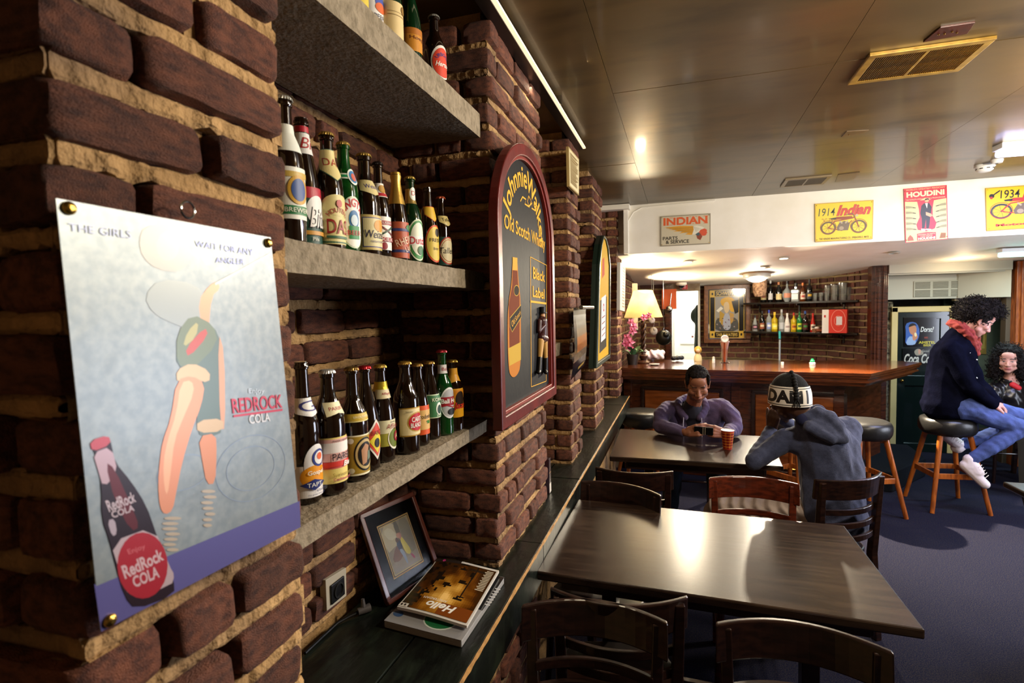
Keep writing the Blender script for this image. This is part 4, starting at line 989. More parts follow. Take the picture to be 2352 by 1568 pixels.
def inset_n(c, k):
    m_ = [sum(p[i] for p in c) / len(c) for i in (0, 1)]; return [(m_[0] + (p[0] - m_[0]) * k, m_[1] + (p[1] - m_[1]) * (k + (1 - k) * .6)) for p in c]
b = MB(); b.add([gp.pt(*p, z) for z in (-.055, -.012) for p in gc], [tuple(range(8)), tuple(range(15, 7, -1))] + [(i, (i + 1) % 8, (i + 1) % 8 + 8, i + 8) for i in range(8)]); b.build('backboard', mat('sign_green', '1a2a22', .4), gt, origin=og)
ring(gc, .88, -.03, .0).build('frame', mat('frame_green', '25352c', .35), gt, origin=og, bevel=.003)
A = Art(.0005); A.poly(inset_n(gc, .86), 'c79a22')
A.poly([q(1380, 812), q(1396, 795), q(1397, 680), q(1382, 690)], '3a342c'); A.poly([q(1384, 786), q(1394, 776), q(1395, 676), q(1385, 684)], 'dcd8d8')
A.poly([q(1386, 640), q(1392, 630), q(1391, 590), q(1387, 596)], 'b8442c'); A.ell(*q(1390, 706), .035, .03, 'a82c44'); A.ell(*q(1390, 706), .02, .016, 'dcd8d8')
for i in range(4): A.line([q(1386, 730 + i * 14), q(1393, 724 + i * 13)], .008, '8a5a5a')
A.build('lettering', lambda a, b_, z: gp.pt(a, b_, z - .011), M_MATTE, gt, og)
# white menu board on last pier
mp_ = Plane((-.53, 5.7, 1.75), (0, 1, 0), (0, 0, 1)); q = mp_.uv
cs = [q(1425, 602), q(1437, 615), q(1435, 715), q(1424, 712)]
mt_, om_ = flatpic('menu_board', 'narrow white price board with tiny lines of text on the last brick pier', 'board', mp_, cs, .03, mat('board_white', 'c9c6be', .4))
A = Art(.0008)
for i in range(14):
    y = .06 + i * .065; a_ = [cs[0][k] * (1 - y) + cs[3][k] * y for k in (0, 1)]; b_ = [cs[1][k] * (1 - y) + cs[2][k] * y for k in (0, 1)]
    A.line([tuple(a_[k] * .6 + b_[k] * .4 for k in (0, 1)), tuple(a_[k] * .15 + b_[k] * .85 for k in (0, 1))], .014, '6a655c')
A.build('lettering', lambda a, b_, z: mp_.pt(a, b_, z), M_PRINT, mt_, om_)
# LED strip
b = MB(); b.bb((-.60, 1.30, 2.70), (-.555, 3.28, 2.748)); s_ = b.build('housing', M_BLACK, None)
lt_ = thing('led_strip', 'thin warm glowing light strip running along the top of the brick wall', 'light', (-.56, 2.3, 2.72)); s_.parent = lt_; s_.location = V((0, 0, 0)) - V((-.56, 2.3, 2.72))
b = MB(); b.bb((-.563, 1.28, 2.704), (-.540, 3.28, 2.713)); b.build('diffuser', emis('led_glow', 'ffe2b8', 1.1), lt_, origin=(-.56, 2.3, 2.72))
b = MB()
for y in (1.45, 2.55): b.bb((-.575, y, 2.71), (-.53, y + .02, 2.75))
b.build('bracket', M_STEEL, lt_, origin=(-.56, 2.3, 2.72))
# socket and its cable
sp = Plane((BX + .012, 1.3, 1.0), (0, 1, 0), (0, 0, 1)); q = sp.uv
cs = [q(748, 1332), q(795, 1303), q(796, 1368), q(751, 1403)]
st, os_ = flatpic('wall_socket', 'pale square socket plate with dark insert on the bricks under the lowest shelf', 'socket', sp, cs, .02, mat('socket_plate', 'a79f8c', .4))
b = MB(); c0 = sp.pt(*[sum(p[i] for p in cs) / 4 for i in (0, 1)]); b.box(c0 + V((.003, .0, -.004)), (.006, .062, .055)); b.build('insert', M_BLACK, st, origin=os_, bevel=.002)
b = MB(); b.lathe([(.021, 0), (.021, .004), (.018, .004), (.017, -.002), (0, -.002)], 20); ob2 = b.build('socket_well', mat('socket_dark', '232322', .3), st, smooth=True); ob2.location = c0 + V((.006, 0, -.004)) - os_; ob2.rotation_euler = (0, PI / 2, 0)
b = MB(); b.tube([atz(700, 1500, ZL + .006), atz(740, 1462, ZL + .006), atz(775, 1430, ZL + .006), atz(800, 1416, ZL + .008), atz(825, 1404, ZL + .010)], .0045, 8); cb = b.build('power_cable', M_BLACK, origin=atz(760, 1440, ZL), smooth=True, label='black cable lying along the foot of the bricks below the socket', cat='cable')
b = MB(); b.cyl(atz(822, 1405, ZL + .012), atz(850, 1394, ZL + .014), .010, .013, 12); b.cyl(atz(835, 1399, ZL + .014), atz(833, 1375, ZL + .045), .008, .005, 8); b.build('plug', mat('grey_plug', '4b4746', .4), cb, origin=atz(760, 1440, ZL), smooth=True)
# ---------------------------------------------------------------- framed picture leaning in the recess
B1, B2 = atz(886, 1392, ZL + .002), atz(1004, 1314, ZL + .002)
e = (B2 - B1).normalized(); r = ray(820, 1190)
t = (B1 - O).dot(e) / r.dot(e); Tq = O + r * t; upv = (Tq - B1).normalized()
if Tq.x < BX + .01: pass
fp = Plane(B1, e, upv); FW = (B2 - B1).length; FH = min((Tq - B1).length * 1.03, .42)
ft = thing('framed_picture', 'black framed romantic picture of a couple leaning in the recess behind the magazines', 'picture', tuple(B1))
def fbox(a0, a1, b0, b1, z0, z1):
    m = MB(); m.add([fp.pt(a, b_, z) for z in (z0, z1) for a, b_ in ((a0, b0), (a1, b0), (a1, b1), (a0, b1))], [(0, 1, 2, 3), (7, 6, 5, 4)] + [(i, (i + 1) % 4, (i + 1) % 4 + 4, i + 4) for i in range(4)]); return m
w_ = .014
m = MB()
for (a0, a1, b0, b1) in ((0, FW, 0, w_), (0, FW, FH - w_, FH), (0, w_, w_, FH - w_), (FW - w_, FW, w_, FH - w_)):
    x = fbox(a0, a1, b0, b1, 0, .018); m.add(x.v, x.f)
m.build('frame', mat('frame_redbrown', '4a2016', .3, coat=.3), ft, origin=B1, bevel=.003)
fbox(.005, FW - .005, .005, FH - .005, .002, .008).build('mat_board', mat('black_lacquer', '08080a', .2, spec=.15), ft, origin=B1)
A = Art(.0004); q = fp.uv
x0, x1, y0, y1 = FW * .22, FW * .80, FH * .20, FH * .80
A.rect(x0, y0, x1, y1, 'b08a3c'); A.rect(x0 + .004, y0 + .004, x1 - .004, y1 - .004, '0c0c0c'); A.rect(x0 + .007, y0 + .007, x1 - .007, y1 - .007, 'c2a23e'); A.rect(x0 + .009, y0 + .009, x1 - .009, y1 - .009, '8a8268')
def F(a, b_): return (x0 + .009 + (x1 - x0 - .018) * a, y0 + .009 + (y1 - y0 - .018) * b_)
def FP(pts, c): A.poly([F(*p) for p in soft(pts, 1)], c)
FP([(0, .45), (0, 1), (.55, 1), (.5, .55), (.2, .5)], 'b3a983'); FP([(.05, .9), (.3, .95), (.5, .7), (.2, .65)], 'c4bf9c'); FP([(.45, 1), (.62, 1), (.6, .5), (.55, .3), (.48, .6)], '5f5a42')
FP([(.62, 1), (1, 1), (1, .3), (.8, .2), (.65, .5)], '79735a'); FP([(0, .0), (1, 0), (1, .3), (.7, .2), (0, .25)], '8f8672'); FP([(.05, .25), (.3, .52), (.48, .5), (.5, .3), (.3, .2)], '6b4a34')
FP([(.52, .62), (.60, .66), (.66, .55), (.78, .3), (.70, .22), (.56, .3)], 'c4b64a'); FP([(.50, .72), (.58, .76), (.62, .68), (.56, .6), (.5, .62)], 'b07a6a'); FP([(.36, .58), (.48, .62), (.54, .5), (.48, .36), (.38, .40)], '39404e')
FP([(.38, .42), (.50, .42), (.56, .25), (.54, .08), (.50, .08), (.46, .25)], '8896a4'); FP([(.70, .24), (.78, .22), (.84, .12), (.78, .1)], '9a4458'); A.ell(*F(.50, .70), .007, .008, 'b98a70'); A.ell(*F(.42, .62), .007, .008, '4a3324')
A.build('painting', lambda a, b_, z: fp.pt(a, b_, .0085 + z), M_PRINT, ft, tuple(B1))
fbox(.012, FW - .012, .012, FH - .012, .0105, .0112).build('glass', mat('picture_glass', 'ffffff', .02, trans=1, ior=1.04), ft, origin=B1)
# ---------------------------------------------------------------- magazines
def sheet(name, label, quad, z0, z1, m_, curl=0, cat='magazine'):
    t = thing(name, label, cat, tuple(atz(*quad[0], z0)))
    o_ = atz(*quad[0], z0); C = [atz(*c, z1) for c in quad]
    return t, o_, C
C1 = [(1012, 1290), (1158, 1325), (1060, 1470), (882, 1424)]
t, o_, C = sheet('magazine', 'thick grey magazine with a green circle, under the golden one on the ledge', C1, ZL, ZL + .022, None)
def slab(C, z0, z1):
    b = MB(); b.add([V((c.x, c.y, z)) for z in (z0, z1) for c in C], [(0, 1, 2, 3), (7, 6, 5, 4)] + [(i, (i + 1) % 4, (i + 1) % 4 + 4, i + 4) for i in range(4)]); return b
slab(C, ZL + .0005, ZL + .020).build('pages', mat('page_edges', '9c9a98', .7, var='7d7b7a', scale=400, stretch=(.1, .1, 12)), t, origin=o_, bevel=.003)
cq = Plane((0, 0, ZL + .0215), (1, 0, 0), (0, 1, 0)); q = cq.uv
slab([V((c.x, c.y, 0)) for c in C], ZL + .0202, ZL + .0215).build('cover', mat('cover_grey', '8e8d8e', .35), t, origin=o_)
A = Art(.0002); Q = lambda pts: [q(*p) for p in pts]
A.poly(Q([(1136, 1320), (1158, 1326), (1108, 1402), (1088, 1395)]), '1a1a1c')
A.poly(Q([(1012 + 40 * math.cos(a), 1425 + 22 * math.sin(a)) for a in [i * 2 * PI / 24 for i in range(24)]]), 'c8d2c8'); A.poly(Q([(1012 + 37 * math.cos(a), 1424 + 20 * math.sin(a)) for a in [i * 2 * PI / 24 for i in range(24)]]), '1f6a3c')
A.poly(Q([(915 + 12 * math.cos(a), 1409 + 7 * math.sin(a)) for a in [i * 2 * PI / 16 for i in range(16)]]), '3d5a86')
for i in range(7): A.poly(Q([(1138 - i * 4, 1350 + i * 6), (1150 - i * 4, 1353 + i * 6), (1149 - i * 4, 1355 + i * 6), (1137 - i * 4, 1352 + i * 6)]), 'c8c8c8')
A.build('print', lambda a, b_, z: cq.pt(a, b_, z), M_GLOSS, t, o_)
C2 = [(1004, 1286), (1146, 1306), (1072, 1430), (912, 1388)]
ZM = ZL + .044
t2 = thing('magazine', 'glossy golden brown city magazine, curling, on top of the grey one', 'magazine', tuple(atz(*C2[0], ZM))); o2 = atz(*C2[0], ZM)
CC = [atz(*c, ZM) for c in C2]
def mz(x, y):  # x across the top edge, y from foot to head
    a = (CC[0] * (1 - x) + CC[1] * x) * y + (CC[3] * (1 - x) + CC[2] * x) * (1 - y)
    return a + V((0, 0, .006 * math.sin(x * 4.2) * (.4 + .6 * y) + .016 * max(0, y - .85) * 4 * max(0, .6 - x) - .006 * (1 - y)))
b = MB()
b.grid(16, 16, lambda s, t_: mz(s, t_)); b.grid(16, 16, lambda s, t_: V((*mz(s, t_).xy, mz(s, t_).z - .008)))
for ff in (lambda s, t_: mz(s, 0) - V((0, 0, .008 * t_)), lambda s, t_: mz(s, 1) - V((0, 0, .008 * t_)), lambda s, t_: mz(0, s) - V((0, 0, .008 * t_)), lambda s, t_: mz(1, s) - V((0, 0, .008 * t_))): b.grid(16, 4, ff)
b.build('pages', mat('magazine_white', 'c9c4bc', .4), t2, origin=o2, smooth=True)
A = Art(.0002)
def MR(x0, y0, x1, y1, c): A.rect(x0, y0, x1, y1, c, 6, 6)
for i in range(30):
    for j in range(30):
        x, y = .02 + i * .032, .03 + j * .031
        d = math.hypot((x - .50) * 1.2, (y - .30) * .9) + .16 * noise.noise(V((x * 9, y * 9, 1)))
        g = max(0, 1 - d * 1.9)
        dk = 1 if (noise.noise(V((x * 11, y * 11, 5))) > .42 * (x + .9 - y) - .05 and y > .3 and x < .75) or (x < .2 and y < .4 and noise.noise(V((x * 20, y * 20, 3))) > -.1) else 0
        g = min(1, max(0, g)); c = (int(60 + 190 * g), int(34 + 170 * g ** 1.3), int(10 + 110 * g ** 2.4)) if not dk else (28, 20, 12)
        if y < .2 and x > .5: c = (120, 62, 22)
        A.rect(x, y, x + .032, y + .031, '%02x%02x%02x' % c); A.z -= A.dz
MR(.70, .35, .72, .95, '1d1610'); MR(.66, .36, .76, .38, '1d1610'); MR(.60, .86, .85, .9, '2a1e12')
for i in range(14): MR(.83 + .02 * (i % 2), .55 + i * .028, .95, .566 + i * .028, 'b9ae98')
A.text('Hello', .55, .145, .11, 'f2efe6', w=.42, bold=.03, shear=.3, ang=PI); A.text('AMSTERDAM', .42, .24, .035, 'f2efe6', w=.34, ang=PI)
MR(.0, .02, .13, .08, 'd8d2c4'); MR(.02, .035, .05, .07, '30241a'); MR(.07, .035, .10, .07, '30241a')
MR(.0, .94, .42, .995, '2c2420'); A.ell(.14, .968, .025, .02, 'c03a7a')
A.build('cover', lambda a, b_, z: mz(min(max(a, 0), 1), min(max(b_, 0), 1)) + V((0, 0, z + .0008)), M_GLOSS, t2, o2)
# books standing behind the second pier
for (dx, dy, hh, tk, c, lab) in ((-.77, 2.475, .215, .03, 'b02832', 'red and blue paperback book standing on the ledge behind the second pier'), (-.745, 2.53, .17, .035, '2e1c22', 'dark book with pale lower spine standing on the ledge behind the second pier')):
    t = thing('book', lab, 'book', (dx + .07, dy, ZL)); 
    b = MB(); b.bb((-.06, -tk / 2, .0005), (.065, tk / 2, hh)); b.build('cover', mat('book_' + c, c, .4), t, bevel=.002)
    b = MB(); b.bb((-.064, -tk / 2 + .003, .003), (-.058, tk / 2 - .003, hh - .003)); b.build('pages', mat('book_pages', 'cfc6b0', .8), t)
    A = Art(.0005)
    if c == 'b02832': A.rect(-tk / 2, 0, tk / 2, .05, 'cfd2e0'); A.rect(-tk / 2, .05, tk / 2, .12, '2f6ac0'); A.rect(-tk / 2, .17, tk / 2, .2, '2f6ac0')
    else: A.rect(-tk / 2, .005, tk / 2, .05, 'c9c2b8'); A.rect(-tk / 2, .1, tk / 2, .104, 'b08a5a')
    A.build('spine_print', lambda a, b_, z: V((.065 + z, a, b_)), M_PRINT, t)
# ================================================================== CEILING THINGS
def vent(label, cs, name='ceiling_vent', nsl=22, frame_m=None):
    C = [atz(*c, CEIL) for c in cs]; o_ = (C[0] + C[2]) / 2
    ax = (C[1] - C[0] + C[2] - C[3]) / 2; ay = (C[3] - C[0] + C[2] - C[1]) / 2
    W, D = ax.length, ay.length; ang = math.atan2(ax.y, ax.x)
    t = thing(name, label, 'vent', tuple(o_), ang)
    fw = .028
    b = MB()
    for (x0, x1, y0, y1) in ((-W / 2, W / 2, -D / 2, -D / 2 + fw), (-W / 2, W / 2, D / 2 - fw, D / 2), (-W / 2, -W / 2 + fw, -D / 2 + fw, D / 2 - fw), (W / 2 - fw, W / 2, -D / 2 + fw, D / 2 - fw), (-.006, .006, -D / 2 + fw, D / 2 - fw)):
        b.bb((x0, y0, -.014), (x1, y1, .0))
    b.build('frame', frame_m, t, bevel=.002)
    b = MB(); b.bb((-W / 2 + .01, -D / 2 + .01, -.0035), (W / 2 - .01, D / 2 - .01, -.001)); b.build('backing', M_BLACK, t)
    me = None
    for half in (0, 1):
        x0 = -W / 2 + fw if half == 0 else .006; x1 = -.006 if half == 0 else W / 2 - fw
        for i in range(nsl):
            if me is None:
                s_ = MB(); s_.box((0, 0, 0), (.0035, D - 2 * fw, .007), Matrix.Rotation(.5, 3, 'Y')); ob_ = s_.build('slat', frame_m, t); me = ob_.data
            else: ob_ = bpy.data.objects.new('slat', me); link(ob_, t)
            ob_.location = (x0 + (x1 - x0) * (i + .5) / nsl, 0, -.009)
    return t
m_vg = mat('vent_gold', 'b08c3a', .35, .3, var='8a6a2a', scale=20)
vent('large brass coloured ceiling vent nearest the camera, right of centre', [(1955, 188), (2232, 152), (2280, 82), (2010, 118)], frame_m=m_vg, nsl=22)
vent('small dull ceiling vent close to the white bulkhead', [(1788, 428), (1890, 418), (1915, 400), (1808, 408)], frame_m=mat('vent_dull', '6e6048', .4, .3), nsl=14)
def cplate(name, label, cs, m_, cat, th=.006, studs=0):
    C = [atz(*c, CEIL) for c in cs]; o_ = (C[0] + C[2]) / 2; t = thing(name, label, cat, tuple(o_))
    b = MB(); b.add([V((c.x, c.y, z)) for z in (CEIL - th, CEIL + .0005) for c in C], [(0, 1, 2, 3), (7, 6, 5, 4)] + [(i, (i + 1) % 4, (i + 1) % 4 + 4, i + 4) for i in range(4)])
    b.build('plate', m_, t, origin=o_, bevel=.001)
    for i in range(studs):
        b = MB(); b.sph(o_ + V((-.03 + .02 * i, .02 * math.sin(i * 3), -th)), .004, 8, 5); b.build('screw', M_BRASS, t, origin=o_)
cplate('ceiling_plate', 'dark red metal plate on the ceiling beside the large vent', [(2120, 94), (2222, 74), (2240, 48), (2160, 60)], mat('oxide_red', '4a1a10', .3, var='35120c', scale=30), 'plate', studs=4)
cplate('access_hatch', 'small brown access hatch in the ceiling between the two vents', [(1932, 313), (1985, 304), (1996, 297), (1945, 300)], mat('hatch_brown', '5a4428', .35), 'hatch', studs=1)
cplate('vent_flap', 'brown metal flap beside the small ceiling vent', [(1918, 417), (1960, 412), (1975, 394), (1925, 400)], mat('flap_brown', '4a3a22', .35), 'plate')
# smoke detector
c_ = atz(2262, 378, CEIL); t = thing('smoke_detector', 'round white smoke detector on the ceiling near the tube light', 'smoke detector', tuple(c_))
b = MB(); b.lathe([(.0, -.055), (.035, -.052), (.05, -.04), (.055, -.02), (.062, -.018), (.062, 0)], 28); b.build('housing', mat('detector_white', 'cfd0cc', .5), t, smooth=True)
b = MB()
for k in range(8):
    a = k * PI / 4; b.box((.052 * math.cos(a), .052 * math.sin(a), -.032), (.004, .02, .006), Matrix.Rotation(a, 3, 'Z'))
b.build('sensor_slots', M_BLACK, t)
c_ = atz(2290, 366, CEIL); t = thing('sensor_dome', 'small white sensor puck touching the smoke detector', 'sensor', tuple(c_)); b = MB(); b.lathe([(0, -.03), (.03, -.026), (.036, -.01), (.036, 0)], 20); b.build('housing', MATS['detector_white'], t, smooth=True)
b = MB(); b.lathe([(0, -.004), (.008, -.003), (.009, 0)], 12, (0, 0, -.029)); b.build('lens', M_BLACK, t)
# tube lights
def tube_light(label, a, z, L, rz, c, s):
    t = thing('tube_light', label, 'light', (a[0], a[1], z), rz)
    b = MB(); b.bb((0, -.055, -.035), (L, .055, 0)); b.build('housing', mat('tube_white', 'd0d2d8', .4), t, bevel=.004)
    b = MB(); b.bb((.01, -.05, -.075), (L - .01, .05, -.035)); b.build('diffuser', emis('tube_glow_' + label[:4], c, s), t, bevel=.012)
p = atz(2290, 332, CEIL)
tube_light('near cold white tube light at the right edge of the ceiling', (p.x, p.y), CEIL, 1.2, .05, 'c9ccff', 5)
pf = atz(2312, 603, 2.20); 
tube_light('far turquoise white tube light under the bulkhead at the right edge', (2.79, 6.15), slope_z(6.15) - .002, .7, 0, 'a8fff2', 4)
# unseen pendants added as carriers for the fill lights
for i, (x, y) in enumerate(((1.25, 1.45), (1.80, 2.75), (2.30, 3.7))):
    t = thing('fill_pendant', ['added fill pendant near the brick wall, out of view', 'added fill pendant over the room, out of view', 'added fill pendant at the right, out of view'][i], 'light', (x, y, CEIL))
    b = MB(); b.cyl((0, 0, 0), (0, 0, -.10), .004); b.cyl((0, 0, 0), (0, 0, -.02), .05, .045); b.build('stem', M_BRASS, t)
    b = MB(); b.cyl((0, 0, -.10), (0, 0, -.14), .03, .03); b.build('lamp_holder', M_BRASS, t)
# downlights in the bulkhead underside
def on_slope(u, v):
    r = ray(u, v); t = (2.28 + .075 * SY - H) / (r.z + .075 * r.y); return O + r * t
for i, (u, v, lab, on_) in enumerate(((1580, 600, 'left lit downlight in the white bulkhead above the bar', 1), (1800, 592, 'middle lit downlight in the white bulkhead above the bar', 1), (1757, 613, 'unlit yellowed downlight just above the round ceiling lamp', 0), (2052, 580, 'unlit downlight near the right end of the bulkhead', 0))):
    c_ = on_slope(u, v); t = thing('downlight', lab, 'light', tuple(c_ - V((0, 0, .002))), rot=(-.075, 0, 0))
    b = MB(); b.lathe([(.040, 0), (.052, 0), (.056, -.006), (.040, -.008), (.040, 0)], 28); b.build('rim', mat('rim_white', 'cfc9bb', .4) if i != 2 else mat('rim_yellow', 'b89a5a', .4), t, smooth=True)
    b = MB(); b.lathe([(0, -.003), (.040, -.004)], 24); b.build('bulb_face', emis('bulb_warm', 'fff0d0', 30) if on_ else M_STEEL, t)
# round ceiling lamp
c_ = on_slope(1738, 628); t = thing('round_ceiling_lamp', 'round flush ceiling lamp with silver rim above the bottle shelves', 'light', tuple(c_), rot=(-.075, 0, 0))
b = MB(); b.lathe([(.155, 0), (.160, -.01), (.155, -.05), (.125, -.062), (.12, -.05), (.12, 0)], 36); b.build('rim', mat('rim_silver', 'b8b5ae', .35, .5), t, smooth=True)
b = MB(); b.lathe([(.0, -.105), (.05, -.100), (.095, -.082), (.12, -.058), (.12, -.03)], 32); b.build('glass_bowl', emis('bowl_glow', 'fff6e4', 2.2), t, smooth=True)
b = MB(); b.lathe([(.162, .0), (.165, -.006), (.10, -.007)], 30); b.build('ceiling_ring', mat('ring_wood', 'b07a3c', .5), t)
# ================================================================== TIN SIGNS ON THE BULKHEAD
wp = Plane((0, SY - .004, 2.3), (1, 0, 0), (0, 0, 1)); q = wp.uv
def sign(name, label, c4, base, draw):
    cs = [q(*c) for c in c4]; o_ = wp.pt(*cs[3]); t = thing(name, label, 'sign', tuple(o_))
    b = MB(); b.add([wp.pt(*c, z) for z in (.006, .001) for c in cs], [(0, 1, 2, 3), (7, 6, 5, 4)] + [(i, (i + 1) % 4, (i + 1) % 4 + 4, i + 4) for i in range(4)])
    b.build('tin_plate', base, t, origin=o_, bevel=.001)
    A = Art(.0007)
    def B(x, y): return tuple((cs[0][k] * (1 - x) + cs[1][k] * x) * y + (cs[3][k] * (1 - x) + cs[2][k] * x) * (1 - y) for k in (0, 1))
    class D: pass
    d = D(); d.A = A
    d.p = lambda pts, c: A.poly([B(*p) for p in pts], c)
    d.l = lambda pts, w_, c, cl=False: A.line([B(*p) for p in pts], w_, c, cl)
    d.t = lambda s_, x0, y0, x1, y1, c, **k: A.textq(s_, B(x0, y1), B(x1, y1), B(x1, y0), B(x0, y0), c, **k)
    d.e = lambda x, y, rx, ry, c, n=20: A.poly([B(x + rx * math.cos(2 * PI * i / n), y + ry * math.sin(2 * PI * i / n)) for i in range(n)], c)
    d.er = lambda x, y, rx, ry, w_, c: A.line([B(x + rx * math.cos(2 * PI * i / 24), y + ry * math.sin(2 * PI * i / 24)) for i in range(24)], w_, c, True)
    draw(d)
    A.build('print', lambda a, b_, z: wp.pt(a, b_, .0062 + z), M_PRINT, t, tuple(o_))
    for (x, y) in ((.03, .05), (.97, .95), (.03, .95), (.97, .05)):
        b = MB(); b.sph(wp.pt(*B(x, y), .007), .004, 8, 5); b.build('screw', M_BRASS, t, origin=o_)
def s1(d):
    d.p([(0, 0), (1, 0), (1, 1), (0, 1)], '8f8672'); d.p([(.02, .03), (.98, .03), (.98, .97), (.02, .97)], 'c9bfa4')
    d.t('INDIAN', .06, .68, .94, .93, 'd65a24', bold=.04)
    for (a, b_) in ((.06, .92), (.06, .685)):
        for i, x in enumerate((.08, .20, .235, .39, .43, .60, .66, .72, .88, .93)): d.p([(x - .02, b_), (x + .02, b_), (x + .02, b_ + .015), (x - .02, b_ + .015)], 'd65a24')
    d.p([(.07, .62), (.40, .645), (.66, .62), (.68, .52), (.64, .34), (.60, .33), (.50, .36), (.58, .42), (.38, .40), (.46, .46), (.26, .47), (.36, .51), (.17, .53), (.27, .555), (.12, .57), (.20, .59)], 'd99a24')
    for i in range(7): d.l([(.12 + i * .06, .60 - i * .03), (.66, .58 - i * .03)], .003, '8a6420')
    d.p([(.66, .62), (.74, .63), (.84, .58), (.90, .50), (.86, .48), (.78, .42), (.70, .34), (.64, .34), (.67, .5)], 'e2dcc8')
    for i in range(6): d.l([(.67 + i * .03, .61 - i * .02), (.72 + i * .02, .42 + i * .02)], .003, '8f8a78')
    d.p([(.80, .48), (.88, .52), (.93, .47), (.925, .40), (.94, .37), (.92, .35), (.92, .31), (.89, .28), (.84, .28), (.80, .34), (.76, .36)], 'd0502c'); d.p([(.72, .33), (.80, .36), (.84, .26), (.80, .14), (.74, .20)], '8a3a20'); d.p([(.70, .34), (.76, .40), (.80, .36), (.76, .28)], '3a5560')
    d.t('PARTS', .05, .20, .35, .31, '37322c', bold=.02); d.t('& SERVICE', .11, .07, .58, .19, '37322c', bold=.02)
sign('tin_sign', 'small cream tin sign with orange headline, winged head and PARTS & SERVICE', [(1517, 497), (1632, 490), (1632, 560), (1517, 566)], mat('tin_cream', 'b5ab93', .35, .2), s1)
def moto(d, x0, y0, s, body, wheel='5a4a30'):
    X = lambda x: x0 + x * s; Y_ = lambda y: y0 + y * s * 1.25
    for cx in (.16, .80):
        d.er(X(cx), Y_(.20), .15 * s, .15 * s * 1.25, .012, wheel); d.er(X(cx), Y_(.20), .13 * s, .13 * s * 1.25, .003, wheel)
        for k in range(8): a = k * PI / 4 + .2; d.l([(X(cx), Y_(.2)), (X(cx) + .14 * s * math.cos(a), Y_(.2) + .14 * s * 1.25 * math.sin(a))], .0025, wheel)
        d.er(X(cx), Y_(.22), .17 * s, .17 * s * 1.25, .004, body)
    d.p([(X(.28), Y_(.40)), (X(.34), Y_(.47)), (X(.66), Y_(.47)), (X(.68), Y_(.42)), (X(.62), Y_(.40))], body)
    d.l([(X(.16), Y_(.20)), (X(.30), Y_(.36)), (X(.68), Y_(.42)), (X(.72), Y_(.46))], .010, body); d.l([(X(.70), Y_(.48)), (X(.80), Y_(.20))], .010, body); d.l([(X(.16), Y_(.2)), (X(.45), Y_(.12)), (X(.66), Y_(.36))], .008, body)
    d.p([(X(.36), Y_(.12)), (X(.58), Y_(.12)), (X(.62), Y_(.30)), (X(.50), Y_(.36)), (X(.40), Y_(.32)), (X(.34), Y_(.2))], '6a5a4a'); d.e(X(.44), Y_(.18), .05 * s, .06 * s, '9a8a72'); d.l([(X(.46), Y_(.3)), (X(.40), Y_(.36))], .012, 'a89a80'); d.l([(X(.52), Y_(.3)), (X(.58), Y_(.36))], .012, 'a89a80')
    d.l([(X(.72), Y_(.46)), (X(.66), Y_(.54)), (X(.54), Y_(.50))], .007, '5a5048'); d.p([(X(.20), Y_(.44)), (X(.34), Y_(.46)), (X(.32), Y_(.41)), (X(.22), Y_(.41))], '2a2420'); d.e(X(.76), Y_(.48), .03 * s, .04 * s, 'b8a888')
def s2(d):
    d.p([(0, 0), (1, 0), (1, 1), (0, 1)], 'b8923a'); d.p([(.015, .02), (.985, .02), (.985, .98), (.015, .98)], 'e2c42c')
    d.t('1914', .06, .66, .35, .86, '2c3a30', shear=.15, bold=.005); d.t('Indian', .37, .64, .96, .92, '8f2a2a', shear=.35, bold=.05); d.t('Indian', .375, .65, .955, .91, 'c03c34', shear=.35, bold=.03)
    d.t('"V" Twin', .12, .50, .38, .60, '7a3a24', shear=.2); moto(d, .10, .14, .82, '8a3c24'); d.t('THE HENDEE MANUFACTURING CO., SPRINGFIELD, MASS.', .07, .035, .94, .095, '6a5a24', bold=.02)
sign('tin_sign', 'yellow tin sign with 1914 headline and old red motorcycle, in the middle of the bulkhead', [(1871, 468), (2006, 459), (2004, 549), (1872, 556)], mat('tin_yellow', 'd0ae28', .35, .2), s2)
